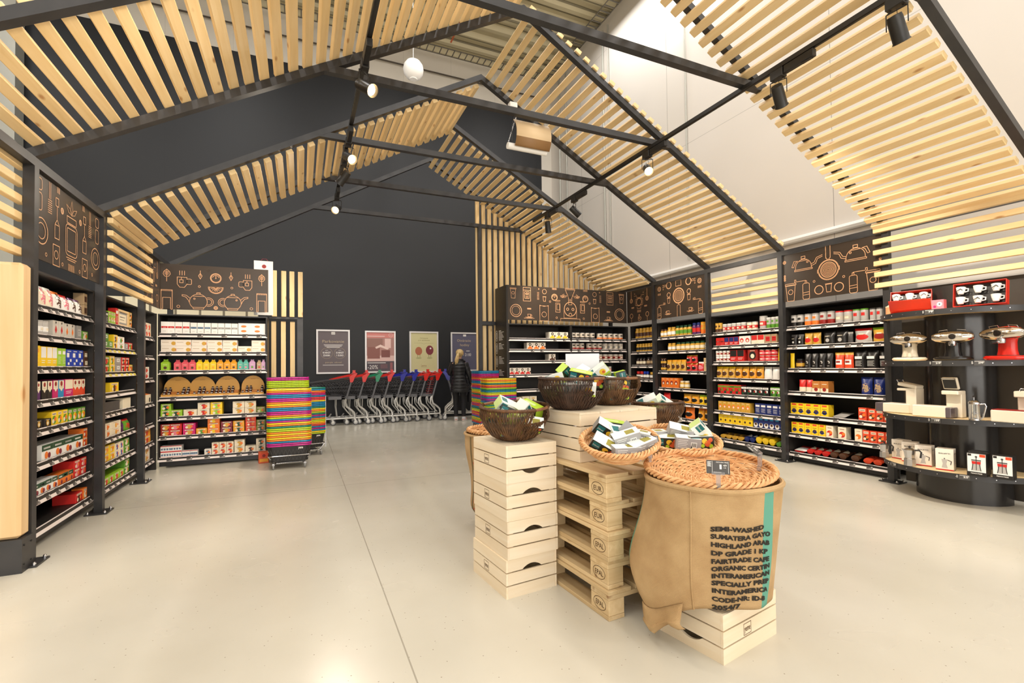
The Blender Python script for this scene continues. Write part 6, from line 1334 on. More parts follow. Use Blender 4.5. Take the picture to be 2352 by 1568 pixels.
def press_box():
    m = MB().cbox(-.06, .06, 0, .09, 0, .19, .0015, BLACK)
    m.quad((-.055, -.001, .035), (.058, -.001, .035), (.058, -.001, .185), (-.055, -.001, .185), P('white')); text(m, 'FRENCH PRESS', .012, INK, T(0, -.0014, .018), 'CENTER', width=.07, bold=.02)
    k = P('darkgrey'); m.flat([(-.022, .045), (.022, .045), (.03, .13), (-.03, .13)], P('silver'), -.0014); m.flat([(-.026, .1), (.026, .1), (.028, .122), (-.028, .122)], P('red'), -.0018); m.stroke([(0, .05), (0, .155)], .005, k, -.002); m.stroke([(-.03, .132), (.03, .132)], .008, k, -.002)
    m.flat(circ(0, .16, .008, 10), k, -.002); m.stroke([(-.028, .045), (-.02, .1)], .006, k, -.002); m.stroke([(.028, .045), (.02, .1)], .006, k, -.002); m.quad((.02, -.0016, .16), (.056, -.0016, .16), (.056, -.0016, .183), (.02, -.0016, .183), P('coral')); m.quad((-.052, -.0016, .165), (-.03, -.0016, .165), (-.03, -.0016, .182), (-.052, -.0016, .182), BLACK)
    return m.obj('french_press_box', fix=False)
fb = press_box()
for i, (x, y, a, lb) in enumerate(((5.13, 2.055, .12, 'front left french press box with red band on the stand'), (5.17, 1.91, .1, 'front right french press box at picture edge'), (5.235, 2.085, .12, 'french press box half hidden behind the front left one'))):
    o = fb if i == 0 else copy_tree(fb); o.location = (x, y, SZ_[0]+.003); o.rotation_euler = (0, 0, RZR+a); tag(o, lb, 'box', 'black and white french press boxes')
# red gift boxes of cups, top shelf
RED = mat((210, 44, 24), .35)
def cups_box(loc, rot, label, cols=3, w=.33, lid=False):
    e = empty('gift_box', loc, 0, label, 'gift box', 'red gift boxes of cups'); e.rotation_euler = rot
    m = MB().box(-w/2, w/2, .0, .006, 0, .2, RED); d = .07
    for a, b, c, f in ((-w/2, -w/2+.004, 0, .2), (w/2-.004, w/2, 0, .2), (-w/2+.004, w/2-.004, 0, .004), (-w/2+.004, w/2-.004, .196, .2)): m.box(a, b, -d, -.0005, c, f, RED)
    m.box(-w/2+.005, w/2-.005, -.02, -.0005, .005, .195, BLACK); m.obj('tray_box', e)
    for i in range(cols):
        for j in range(2):
            x = -w/2+w*(i+.5)/cols-.008; z = .022+.088*j; r = .033
            m = MB().lathe([(r*.55, 0), (r*.62, .006), (r*.85, .03), (r, .058), (r*.94, .058), (r*.8, .03), (0, .01)], WHITE, 18, T(x, -.055, z)); 
            if (i+j) % 2: m.stroke([(x-.02, z+.02), (x+.005, z+.04), (x+.02, z+.025)], .006, BLACK, -.088)
            m.tube([(x+r*.85, -.055, z+.045), (x+r*1.45, -.055, z+.042), (x+r*1.4, -.055, z+.02), (x+r*.75, -.055, z+.016)], .005, WHITE, 6)
            c_ = m.obj('cup', e, fix=False)
    if lid:
        o = MB().box(-w/2, w/2, -.004, 0, 0, .12, RED).obj('lid', e); o.location = (0, -d, .004); o.rotation_euler = (radians(70), 0, 0)
    return e
cups_box((5.27, 2.045, SZ_[3]+.004), (radians(-8), 0, RZR+.12), 'open red gift box of six patterned white cups on the top stand shelf')
cups_box((5.29, 2.56, SZ_[3]+.004), (radians(-22), 0, RZR+.35), 'tilted red gift box of white cups with folded red flap', 3, .30, True)
tag(MB().cbox(-.045, .045, 0, .05, 0, .09, .002, P('pink')).flat(circ(.015, .05, .02, 12), WHITE, -.001).flat(circ(.015, .05, .006, 8), BLACK, -.002).flat(circ(-.02, .03, .012, 8), P('magenta'), -.001).obj('small_box', loc=(5.22, 2.325, SZ_[3]+.004), rot=(0, 0, RZR)), 'small pink patterned box between the two red gift boxes', 'box')
o = MB().lathe([(.032, 0), (.034, .005), (.034, .085), (.03, .088)], mat((214, 158, 116), .4), 18).obj('tin_can', loc=(5.47, 2.83, SZ_[3]+.004)); MB().lathe([(.035, .088), (.035, .098), (.02, .104), (.008, .115), (0, .116)], mat((228, 214, 186), .4), 18).obj('lid', o); tag(o, 'round cream tin with orange pattern at left end of top stand shelf', 'tin')
# ================================================================== NESTED SHOPPING BASKETS
RC = dict(m=(196, 38, 140), l=(186, 214, 34), y=(246, 214, 30), o=(246, 138, 36), b=(24, 134, 180), t=(20, 132, 110), r=(222, 60, 70), v=(110, 70, 150))
def rrect(w, d, r, n=5):
    p = []
    for cx, cy, a in ((w/2-r, d/2-r, 0), (-w/2+r, d/2-r, 90), (-w/2+r, -d/2+r, 180), (w/2-r, -d/2+r, 270)): p += circ(cx, cy, r, n, radians(a), radians(a+90))
    return p
BKP = mat((34, 32, 32), .4)
_bk = {}
def nest_basket(col, W_, D_, full):
    key = (col, W_, D_, full)
    if key in _bk: return copy_tree(_bk[key])
    m = MB(); H = .20; seg = len(rrect(W_, D_, .05))
    rings = [(0, 1.0), (-.05, .985), (-H, .90)] if not full else [(0, 1.0), (-.05, .985), (-H*.6, .94), (-H, .90)]
    vs = []
    for z, k in rings: vs += [(x*k, y*k, z) for x, y in rrect(W_-.02, D_-.02, .05)]
    for i in range(len(rings)-1): m.add(vs[i*seg:(i+2)*seg], [(k, (k+1) % seg, seg+(k+1) % seg, seg+k) for k in range(seg)], BKP, True)
    m.add(vs[-seg:], [tuple(range(seg))], BKP)
    if full:
        for s in (-1, 1):   # diamond lattice on the front and back
            for i in range(9):
                x = -W_*.34+W_*.68*i/8
                for dx in (-.04, .04): m.stroke([(x, -H*.9), (x+dx, -H*.25)], .004, mat((60, 58, 58), .4), s*(D_/2*.965)+(-.001 if s < 0 else .001))
        text(m, 'yeme', .04, INK, T(W_*.26, -D_/2*.99-.0, -.045), 'CENTER', width=.055, bold=.03)
    o = m.obj('shopping_basket', fix=False)
    r = MB(); P_ = rrect(W_, D_, .055)
    r.tube([(x, y, 0) for x, y in P_], .0095, mat(RC[col], .28), 8, True); r.tube([(x*.975, y*.975, .009) for x, y in P_], .003, BKP, 4, True)
    r.obj('coloured_rim', o, fix=False); _bk[key] = o
    return o
CN = dict(m='magenta', l='lime', y='yellow', o='orange', b='blue', t='teal', r='red', v='violet')
def stack(x, y, z0, pitch, cols, W_, D_, rz, where, grp):
    n = len(cols)
    for i, c in enumerate(cols):
        o = nest_basket(c, W_, D_, i == 0); o.location = (x+.0006*sin(i*1.7), y, z0+pitch*i); o.rotation_euler = (0, 0, rz)
        pos = 'bottom' if i == 0 else ('top' if i == n-1 else '')
        tag(o, '%s rimmed basket, %s in %s' % (CN[c], (pos+' one') if pos else ('%d up from the bottom' % (i+1)), where), 'shopping basket', grp)
def dolly(x, y, W_, D_, rz, label, pole=False):
    e = empty('basket_trolley', (x, y, 0), rz, label, 'basket trolley', 'wheeled chrome basket trolleys'); w, d = W_/2, D_/2
    m = MB()
    m.tube([(p[0]*.965, p[1]*.965, .17) for p in rrect(W_, D_, .05)], .006, CHROME, 6, True); m.tube([(p[0]*.66, p[1]*.75, .075) for p in rrect(W_, D_, .03)], .007, CHROME, 6, True)
    for sx in (-1, 1):
        for sy in (-1, 1): m.tube([(sx*w*.965, sy*d*.8, .17), (sx*w*.64, sy*d*.7, .075)], .006, CHROME, 6)
    m.box(-w*.6, w*.6, -d*.5, d*.5, .072, .076, CHROME)
    if pole:
        for sy in (-1, 1): m.tube([(w*1.08, sy*d*.5, .1), (w*1.08, sy*d*.5, .85)], .006, CHROME, 6)
    m.obj('frame', e)
    for sx in (-1, 1):
        for sy in (-1, 1):
            c = (sx*w*.72, sy*d*.72)
            f = MB().box(c[0]-.012, c[0]+.012, c[1]-.02, c[1]+.02, .05, .075, CHROME).obj('caster', e)
            MB().lathe([(.012, -.009), (.033, -.009), (.036, 0), (.033, .009), (.012, .009)], mat((140, 140, 140), .4), 18, T(c[0], c[1], .037) @ RY(pi/2)).obj('wheel', f)
S1 = 'mmboyoyollto'+'ymbloymmbbo'+'yommbbmoy'
S1 = 'mmboyoyolltoymblommbboyommbbmoy'
stack(-.134, 6.72, .296, .0231, S1, .50, .36, 0, 'the front left stack', 'baskets in the front left stack')
stack(-.155, 7.115, .296, .0231, 'mbyolmtroybmlyobmtlyrmboylmboyt'+'llllmm', .50, .34, 0, 'the middle left stack', 'baskets in the middle left stack')
dolly(-.155, 7.115, .50, .34, 0, 'chrome wheeled trolley under the middle left basket stack')
stack(.082, 7.53, .32, .0231, 'lybmbroylobmtloytbbbyrrbmrobtbo'[:29], .44, .34, radians(12), 'the rear left stack', 'baskets in the rear left stack')
stack(2.815, 6.84, .29, .0231, 'morbmltblyrytlbltlbvmbmylbtlrotyoyl'[:34], .49, .34, 0, 'the front right stack', 'baskets in the front right stack')
stack(2.83, 7.46, .31, .0231, 'brolybmoryltbrmolybmrtoylbmrobbmormmbb'[:39], .34, .46, 0, 'the tall rear right stack', 'baskets in the rear right stack')
dolly(-.134, 6.72, .50, .36, 0, 'chrome wheeled trolley under the front left basket stack'); dolly(.082, 7.53, .44, .34, radians(12), 'chrome wheeled trolley under the rear left basket stack', True)
dolly(2.815, 6.84, .49, .34, 0, 'chrome wheeled trolley under the front right basket stack'); dolly(2.83, 7.46, .34, .46, 0, 'chrome wheeled trolley under the rear right basket stack')
# carton on the floor beside the tea shelf
e = MB().cbox(-.06, .06, -.05, .05, 0, .15, .003, mat((222, 92, 44), .45)).quad((-.05, -.052, .02), (.05, -.052, .02), (.05, -.052, .06), (-.05, -.052, .06), P('amber')).quad((-.05, -.052, .075), (.05, -.052, .075), (.05, -.052, .13), (-.05, -.052, .13), P('coral')).flat(circ(.0, .1, .02, 12), P('brick'), -.053).obj('floor_carton', loc=(-.46, 7.16, .001), rot=(0, 0, .15)); tag(e, 'orange and red carton standing on the floor beside the tea shelf', 'box')

# ================================================================== POSTERS
def poster(x0, x1, z0, z1, bg, label, fn):
    W_, H = x1-x0, z1-z0; e = empty('poster_frame', ((x0+x1)/2, 11.412, z0), 0, label, 'poster', 'framed posters on the navy wall')
    m = MB(); fw = .035; fc = mat((226, 222, 222), .35, .2)
    for a, b, c, d in ((-W_/2, W_/2, 0, fw), (-W_/2, W_/2, H-fw, H), (-W_/2, -W_/2+fw, fw, H-fw), (W_/2-fw, W_/2, fw, H-fw)): m.box(a, b, -.03, -.001, c, d, fc)
    m.obj('frame', e)
    m = MB().box(-W_/2+fw, W_/2-fw, -.01, -.001, fw, H-fw, mat(bg, .4)); fn(m, W_, H); m.obj('print', e, fix=False)
GOLD = mat((190, 170, 140), .5); WT = mat((232, 226, 222), .5); Y_ = -.0115
def q_(m, x0, z0, x1, z1, mt, y=Y_): m.quad((x0, y, z0), (x1, y, z0), (x1, y, z1), (x0, y, z1), mt)
def p1(m, W_, H):
    q_(m, -.04, H-.11, .04, H-.05, WT); text(m, 'yeme', .03, mat((80, 66, 66)), T(0, Y_-.001, H-.09), 'CENTER', width=.06); text(m, 'Parkovanie', .09, GOLD, T(0, Y_, .70), 'CENTER', width=.46)
    for i, w in enumerate((.4, .36, .28)): q_(m, -w/2, .645-.028*i, w/2, .657-.028*i, WT)
    for s, a, b in ((-1, '90 MINÚT', 'ZDARMA'), (1, '30 MINÚT', '1 EURO')):
        m.stroke(circ(s*.14, .46, .12, 32), .004, GOLD, Y_, True); text(m, a, .055, WT, T(s*.14, Y_, .455), 'CENTER', width=.17, bold=.03); text(m, b, .055, WT, T(s*.14, Y_, .395), 'CENTER', width=.15, bold=.03); q_(m, s*.14-.03, .525, s*.14+.03, .532, WT)
    for i, w in enumerate((.16, .15)): text(m, ('pon-pia', 'sob-ned')[i], .05, GOLD, T((-.09, .1)[i], Y_, .24), 'CENTER', width=w)
    q_(m, -.22, .19, .22, .2, WT)
def p2(m, W_, H):
    a, b = -W_/2+.035, W_/2-.035
    q_(m, a, .82, b, H-.035, mat((212, 132, 124))); q_(m, a, .27, b, .82, mat((176, 130, 122))); q_(m, a, .27, b, .40, mat((222, 186, 178)), Y_-.0005); q_(m, a+.02, .33, a+.3, .6, mat((140, 88, 80)), Y_-.001); q_(m, .02, .36, .22, .53, mat((126, 74, 68)), Y_-.0014); q_(m, .1, .58, .24, .8, mat((232, 196, 188)), Y_-.001); q_(m, a, .6, .05, .8, mat((150, 108, 98)), Y_-.0008)
    m.flat([(-.12, .6), (.0, .66), (.2, .57), (.16, .54), (.0, .6), (-.1, .56)], mat((236, 206, 196)), Y_-.0018)
    m.stroke(circ(.24, .885, .045, 20), .005, WT, Y_-.001, True); text(m, 'yeme', .02, WT, T(.24, Y_-.001, .878), 'CENTER'); q_(m, a+.02, .85, .1, .862, WT, Y_-.001)
    q_(m, a, .035, b, .27, mat((82, 72, 80)), Y_-.0005); text(m, '-20%', .13, WT, T(a+.02, Y_-.001, .09), width=.23); q_(m, a+.02, .225, .12, .24, WT, Y_-.001); q_(m, .22, .06, .28, .24, mat((150, 90, 92)), Y_-.001); q_(m, .0, .1, .16, .2, mat((110, 80, 86)), Y_-.001)
def p3(m, W_, H):
    g = mat((130, 120, 70)); 
    for i, (w, t_) in enumerate(((.2, 'Od jesene'), (.28, 'pre spolocne'))): text(m, t_, .04, g, T(0, Y_, .82-.05*i), 'CENTER', width=w)
    m.stroke([(-.24, .71), (-.05, .71), (0, .69), (.05, .71), (.24, .71)], .003, g, Y_)
    m.flat(circ(-.13, .52, .085, 24, rz=.10), mat((176, 104, 72)), Y_); m.flat(circ(.14, .54, .095, 24, rz=.115), mat((122, 48, 56)), Y_); m.flat(circ(.16, .585, .022, 12), WT, Y_-.001)
    for x in (-.13, .14): m.flat(circ(x, .35, .07, 16, rz=.02), mat((172, 170, 120)), Y_); m.stroke([(x-.03, .43), (x-.03, .37)], .006, mat((90, 60, 40)), Y_-.001); m.stroke([(x+.03, .43), (x+.03, .37)], .006, mat((90, 60, 40)), Y_-.001)
    text(m, 'yeme', .05, mat((150, 100, 60)), T(0, Y_, .15), 'CENTER', width=.12); m.stroke([(-.07, .2), (-.07, .13), (.07, .13)], .003, g, Y_)
def p4(m, W_, H):
    q_(m, -.04, H-.1, .04, H-.05, WT); text(m, 'Otváracie', .09, GOLD, T(-.02, Y_, .74), 'CENTER', width=.36); text(m, 'hodiny', .09, GOLD, T(.0, Y_, .63), 'CENTER', width=.24); q_(m, .04, .5, .13, .515, WT); text(m, '8:00 - 21:00', .1, WT, T(.17, Y_, .38), 'RIGHT', width=.36)
poster(.315, 1.025, 1.115, 2.11, (100, 88, 92), 'grey brown framed poster with script heading and two circled prices', p1)
poster(1.36, 2.06, 1.12, 2.10, (190, 140, 130), 'framed pink toned photo poster reading -20%', p2)
poster(2.39, 3.10, 1.11, 2.105, (204, 196, 148), 'framed pale green poster with two bean shapes', p3)
poster(3.42, 4.15, 1.125, 2.10, (92, 90, 110), 'framed grey violet poster with opening hours behind the person', p4)
# small white board behind the teapot panel
e = empty('white_board', (-.48, 7.62, 0), 0, 'white board with small red emblem standing behind the teapot panel', 'sign')
MB().cbox(-.13, .115, -.004, .004, 2.02, 2.80, .003, WHITE).obj('board', e); m = MB().flat(circ(0, 2.72, .028, 16), P('brick'), -.006); text(m, 'yeme', .02, P('brick'), T(0, -.006, 2.66), 'CENTER', width=.1); m.obj('emblem', e, fix=False); MB().tube([(0, .02, 1.99), (0, .02, 2.5)], .01, BLACK, 8).tube([(-.04, 0, 2.8), (-.02, 0, 2.83), (.03, 0, 2.83), (.05, 0, 2.8)], .004, P('plum'), 6).obj('holder', e)

# ================================================================== SHOPPING CARTS
TY = mat((66, 65, 68), .45); POST_ = mat((104, 104, 108), .4); CHR = mat((214, 212, 208), .3, .55)
def cart(x, y, rz, col, label, cname):
    """front towards local -x, handle at local x=0"""
    e = empty('shopping_cart', (x, y, 0), rz, label, 'shopping cart', 'shopping carts in front of the navy wall'); C_ = mat(col, .3)
    hw = .27
    # basket side outline (x,z): rear top, rear bottom, front bottom, front top
    rt, rb, fb, ft = (-.045, 1.04), (-.17, .60), (-.72, .66), (-.88, .93)
    m = MB()
    def lerp(a, b, t): return (a[0]+(b[0]-a[0])*t, a[1]+(b[1]-a[1])*t)
    for s in (-1, 1):
        yk = lambda t: s*(hw-.05*t)   # narrower to the front
        R_ = 9; C2_ = 13
        def pt(u, v):  # u along length (0 rear..1 front), v height (0 bottom..1 top)
            a = lerp(rb, fb, u); b = lerp(rt, ft, u); p = lerp(a, b, v); return (p[0], yk(u)*(.86+.14*v), p[1])
        for v in range(R_+1):
            pts = [pt(u/(2*C2_), min(1, max(0, (v+(.35 if (u+v) % 2 else -.35))/R_))) for u in range(2*C2_+1)]
            m.tube(pts, .0045, TY, 3, cap=False)
        m.tube([pt(u/10, 1) for u in range(11)], .014, TY, 6); m.tube([pt(u/10, 0) for u in range(11)], .016, TY, 6)
        m.box(-.19, -.52, s*hw*.84-.012, s*hw*.84+.012, .565, .63, POST_)
    for v in (0, .2, .4, .6, .8, 1):
        a = lerp(fb, ft, v); w = (hw-.05)*(.86+.14*v); m.tube([(a[0], -w, a[1]), (a[0], w, a[1])], .012 if v in (0, 1) else .005, TY, 5)
    for k in range(-4, 5): m.tube([(fb[0], k*.045, fb[1]), (ft[0], k*.05, ft[1])], .004, TY, 3)
    for k in range(-5, 6): m.tube([(rb[0], k*.042, rb[1]), (fb[0], k*.036, fb[1])], .004, TY, 3)
    m.obj('basket', e, fix=False)
    m = MB()
    for s in (-1, 1): m.tube([(-.03, s*hw, 1.04), (-.10, s*hw, .8), (-.16, s*hw*.94, .58)], [.02, .02, .022], POST_, 6)
    m.obj('rear_post', e)
    m = MB()
    for s in (-1, 1):
        m.tube([(-.16, s*.22, .60), (-.175, s*.22, .5), (-.15, s*.22, .40), (-.06, s*.23, .33), (.0, s*.23, .27), (.015, s*.23, .19), (.0, s*.23, .14)], .023, CHR, 8)
        m.tube([(-.17, s*.21, .6), (-.21, s*.21, .5), (-.2, s*.21, .38), (-.12, s*.21, .27), (-.05, s*.21, .2)], .013, CHR, 6)
        m.tube([(.0, s*.23, .16), (-.4, s*.2, .15), (-.72, s*.13, .15)], .017, CHR, 8)
        m.tube([(-.6, s*.15, .15), (-.63, s*.17, .4), (-.62, s*.19, .64)], .010, CHR, 6)
    m.tube([(-.72, -.13, .15), (-.72, .13, .15)], .012, CHR, 8); m.tube([(-.35, -.2, .15), (-.35, .2, .15)], .008, CHR, 6); m.tube([(-.52, -.1, .17), (-.46, 0, .24)], .016, CHR, 6)
    m.obj('chrome_frame', e)
    for (wx, wy) in ((.02, .23), (.02, -.23), (-.70, .14), (-.70, -.14)):
        f = MB().box(wx-.018, wx+.018, wy-.025, wy+.025, .105, .14, CHR).box(wx-.012, wx+.03, wy-.025, wy-.02, .05, .11, CHR).box(wx-.012, wx+.03, wy+.02, wy+.025, .05, .11, CHR).obj('caster', e)
        MB().lathe([(.02, -.014), (.055, -.014), (.062, -.008), (.062, .008), (.055, .014), (.02, .014)], mat((80, 80, 84), .5), 20, T(wx+.012, wy, .063) @ RX(pi/2)).lathe([(.03, -.0145), (.042, -.0145), (.042, .0145), (.03, .0145)], mat((190, 190, 190), .4), 16, T(wx+.012, wy, .063) @ RX(pi/2)).obj('wheel', f)
    m = MB().tube([(.0, -hw, 1.10), (.0, hw, 1.10)], .018, C_, 10)
    for s in (-1, 1): m.prism([(-.10, 1.05), (.03, 1.14), (.07, 1.12), (.015, 1.04), (-.03, .93), (-.085, .93)], s*hw-.02, s*hw+.02, C_); m.tube([(-.04, s*(hw-.01), 1.08), (-.3, s*(hw-.02), 1.03), (-.48, s*(hw-.03), .985)], [.018, .014, .01], C_, 6)
    m.obj('handle', e)
    MB().cbox(-.035, .03, -hw-.03, -hw+.03, 1.12, 1.155, .004, C_).prism([(-.025, 1.15), (.02, 1.15), (.03, 1.19), (-.035, 1.19)], -hw-.025, -hw+.025, C_).obj('coin_lock', e)
    return e
RD, GN, BL_ = (214, 40, 34), (22, 132, 92), (30, 36, 150)
for i, (x, c, n) in enumerate(zip((1.057, 1.32, 1.601, 1.863, 2.148, 2.413, 2.685, 2.962), (RD, RD, GN, RD, BL_, BL_, RD, RD), ('red', 'red', 'green', 'red', 'blue', 'blue', 'red', 'red'))):
    cart(x, 11.06-.0, 0, c, '%s handled black shopping cart, %s in the nested row of eight' % (n, ('leftmost', 'second from left', 'third from left', 'fourth from left', 'fourth from right', 'third from right', 'second from right', 'rightmost')[i]), n)
m = MB()
for k in range(9):
    for j in range(7):
        pass
cart(3.16, 10.98, pi-.25, BL_, 'blue shopping cart being pushed by the person in black', 'blue')
# blue rear flap of the pushed cart and red child seat of the last cart (small coloured panels)
cs = [o for o in bpy.data.objects if o.name.startswith('shopping_cart') and o.parent is None]
MB().prism([(-.02, 1.06), (-.14, .6), (-.16, .6), (-.05, 1.06)], -.22, .22, mat(BL_, .35)).obj('rear_flap', cs[8])
for yy in (-.2,):
    m = MB()
    for k in range(8):
        for j in range(3): m.tube([(-.1-.05*j-.01*k, -.215, 1.0-.05*k), (-.12-.05*j-.01*k, -.215, .975-.05*k), (-.15-.05*j-.01*k, -.215, 1.0-.05*k)], .005, mat(RD, .35), 3)
    m.obj('child_seat', cs[7], fix=False)

# ================================================================== THE SHOPPER
SKIN = mat((222, 172, 146), .5); COAT = mat((26, 26, 30), .4); TRO = mat((18, 18, 24), .7); HAIR = wick('blond_hair', (190, 156, 100), (226, 198, 142), .45)
pe = empty('person', (3.33, 10.44, 0), radians(-22), 'person with blond ponytail in black quilted coat, seen from behind at the carts', 'person')
J = {'pel': (0, 0, .86, .11, .09), 'sp': (0, 0, 1.05, .10, .085), 'ch': (0, -.01, 1.22, .13, .09), 'nk0': (0, 0, 1.35, .055, .05), 'nk': (0, .01, 1.42, .045, .045), 'hd0': (.01, .02, 1.475, .06, .065), 'hd': (.015, .03, 1.54, .075, .085), 'hd1': (.015, .025, 1.60, .05, .055),
     'lh': (-.085, 0, .80, .085, .085), 'lk': (-.085, .02, .46, .052, .055), 'lc': (-.085, 0, .33, .05, .052), 'la': (-.08, -.01, .09, .035, .036), 'lt': (-.09, .12, .035, .035, .025),
     'rh': (.085, 0, .80, .085, .085), 'rk': (.09, .01, .46, .052, .055), 'rc': (.09, -.01, .33, .05, .052), 'ra': (.095, -.02, .09, .035, .036), 'rt': (.13, .10, .035, .035, .025),
     'ls': (-.165, 0, 1.30, .05, .05), 'le': (-.23, .10, 1.10, .04, .04), 'lw': (-.20, .30, 1.05, .026, .022), 'lm': (-.2, .35, 1.05, .02, .032),
     'rs': (.165, 0, 1.30, .05, .05), 're': (.235, -.01, 1.05, .04, .04), 'rw': (.275, .05, .84, .025, .024), 'rm': (.285, .07, .785, .018, .032)}
E_ = [('pel', 'sp'), ('sp', 'ch'), ('ch', 'nk0'), ('nk0', 'nk'), ('nk', 'hd0'), ('hd0', 'hd'), ('hd', 'hd1')]
for s in 'lr': E_ += [('pel', s+'h'), (s+'h', s+'k'), (s+'k', s+'c'), (s+'c', s+'a'), (s+'a', s+'t'), ('ch', s+'s'), (s+'s', s+'e'), (s+'e', s+'w'), (s+'w', s+'m')]
# fingers and thumbs
def fingers(s, base, d, side, up):
    base = Vector(base); d = Vector(d).normalized(); side = Vector(side).normalized(); up = Vector(up).normalized()
    for i, (o_, L) in enumerate(((-.024, .058), (-.008, .066), (.008, .062), (.024, .048))):
        a = base+side*o_; b = a+d*L*.5; c = b+(d*.6+up).normalized()*L*.5
        J['%sf%da' % (s, i)] = (*(a+d*.012), .0095, .0095); J['%sf%db' % (s, i)] = (*b, .0085, .0085); J['%sf%dc' % (s, i)] = (*c, .007, .007)
        E_.extend([(s+'m', '%sf%da' % (s, i)), ('%sf%da' % (s, i), '%sf%db' % (s, i)), ('%sf%db' % (s, i), '%sf%dc' % (s, i))])
    t0 = base-side*.034-d*.03; t1 = t0+(d*.7-side*.6+up*.4).normalized()*.05
    J[s+'t0'] = (*t0, .011, .011); J[s+'t1'] = (*t1, .009, .009); E_.extend([(s+'w', s+'t0'), (s+'t0', s+'t1')])
fingers('r', (.288, .072, .775), (.05, .1, -1), (0, 1, .1), (-1, .2, 0)); fingers('l', (-.2, .36, 1.05), (0, 1, -.1), (1, 0, 0), (0, .1, -1))
ks = list(J); me_ = bpy.data.meshes.new('body'); me_.from_pydata([J[k][:3] for k in ks], [(ks.index(a), ks.index(b)) for a, b in E_], [])
o = bpy.data.objects.new('body', me_); COL.objects.link(o); o.parent = pe; o.modifiers.new('skin', 'SKIN')
if not me_.skin_vertices:
    b = bmesh.new(); b.from_mesh(me_); b.verts.layers.skin.verify(); b.to_mesh(me_); b.free()
for i, k in enumerate(ks): sv = me_.skin_vertices[0].data[i]; sv.radius = J[k][3:5]; sv.use_root = (k == 'pel')
ss = o.modifiers.new('sub', 'SUBSURF'); ss.levels = 1; ss.render_levels = 2; me_.materials.append(SKIN)
m = MB().lathe([(0, 0), (.014, .004), (.011, .018), (0, .026)], SKIN, 8, T(.065, .112, 1.527) @ RX(radians(-80))); 
for s in (-1, 1): m.lathe([(0, 0), (.013, .001), (.008, .006), (0, .007)], mat((244, 244, 242), .3), 10, T(.03+s*.026+.008, .108, 1.55) @ RX(radians(-90))); m.lathe([(0, 0), (.006, .001), (0, .002)], mat((60, 70, 80), .3), 8, T(.03+s*.026+.008, .115, 1.55) @ RX(radians(-90)))
m.tube([(.012, .104, 1.497), (.035, .11, 1.493), (.058, .104, 1.497)], .004, mat((184, 92, 90), .5), 6); m.lathe([(0, -.006), (.018, 0), (0, .008)], SKIN, 10, T(.098, .03, 1.535) @ RY(pi/2) @ SC(1.2, .8, 1))
m.obj('face', pe)
def loft(rings, mt, seg=28):
    m = MB(); vs = []
    for (cx, cy, z, rx, ry) in rings: vs += [(cx+rx*cos(2*pi*k/seg), cy+ry*sin(2*pi*k/seg), z) for k in range(seg)]
    n = len(rings); m.add(vs, [(i*seg+k, i*seg+(k+1) % seg, (i+1)*seg+(k+1) % seg, (i+1)*seg+k) for i in range(n-1) for k in range(seg)], mt, True); return m
# quilted coat: bulging rows
rg = []; z = .66
key = [(.66, .205, .165), (.80, .195, .16), (.95, .165, .14), (1.06, .15, .125), (1.2, .165, .13), (1.30, .165, .125), (1.37, .10, .09)]
def kv(z):
    for (a, b) in zip(key, key[1:]):
        if a[0] <= z <= b[0]: t = (z-a[0])/(b[0]-a[0]); return a[1]+(b[1]-a[1])*t, a[2]+(b[2]-a[2])*t
    return key[-1][1:]
N_ = 64
for i in range(N_+1):
    z = .66+(1.37-.66)*i/N_; rx, ry = kv(z); q = abs(sin(pi*(z-.66)/.075))**.55*.012; rg.append((0, -.005, z, rx+q-.008, ry+q-.008))
c = loft(rg, COAT)
c.merge(loft([(0, -.005, .665, .19, .15), (0, 0, .665, .02, .02)], COAT))
for s, a, b, w in ((1, 'rs', 're', 'rw'), (-1, 'ls', 'le', 'lw')):
    A, B, C_ = (Vector(J[k][:3]) for k in (a, b, w)); A = A+Vector((-s*.03, 0, .02)); pts = []; rr = []
    for i in range(25):
        t = i/24; p = A.lerp(B, t*2) if t < .5 else B.lerp(C_, (t-.5)*2); pts.append(p); rr.append(.068-.026*t+.006*abs(sin(pi*i/4)))
    c.tube(pts, rr, COAT, 14)
c.obj('coat', pe)
loft([(0, .0, 1.335, .10, .085), (0, .0, 1.37, .105, .095), (0, .005, 1.41, .10, .092), (.0, .01, 1.42, .085, .08), (.0, .01, 1.37, .07, .07)], COAT).tube([(.08, -.06, 1.375), (.12, .0, 1.36), (.1, .07, 1.345)], .03, COAT, 8).obj('hood_collar', pe)
m = MB()
for s in 'lr':
    A = [Vector(J[s+k][:3]) for k in 'hkca']; m.tube([A[0], (A[0]+A[1])/2, A[1], A[2], A[3]+Vector((0, 0, .02))], [.092, .08, .062, .058, .045], TRO, 14)
m.obj('trousers', pe)
for s in 'lr':
    a = Vector(J[s+'a'][:3]); t_ = Vector(J[s+'t'][:3]); d = (t_-a); d.z = 0; d.normalize(); ang = atan2(d.y, d.x); M = T(a.x, a.y, 0) @ RZ(ang)
    m = MB(); m.lathe([(.85, 0), (1, .012), (1, .02), (.9, .022)], WHITE, 20, M @ T(.055, 0, 0) @ SC(.125, .045, 1)); m.lathe([(.95, .02), (.95, .04), (.75, .065), (.35, .08), (0, .082)], mat((204, 160, 150), .6), 20, M @ T(.05, 0, 0) @ SC(.12, .043, 1)); m.lathe([(.045, .03), (.046, .09), (.04, .10)], mat((200, 200, 204), .6), 14, M)
    m.obj('shoe', pe)
m = MB(); m.lathe([(0, -.098), (.045, -.088), (.078, -.05), (.09, 0), (.085, .045), (.055, .085), (0, .098)], HAIR, 24, T(.012, .004, 1.555) @ SC(1, 1.06, .95))
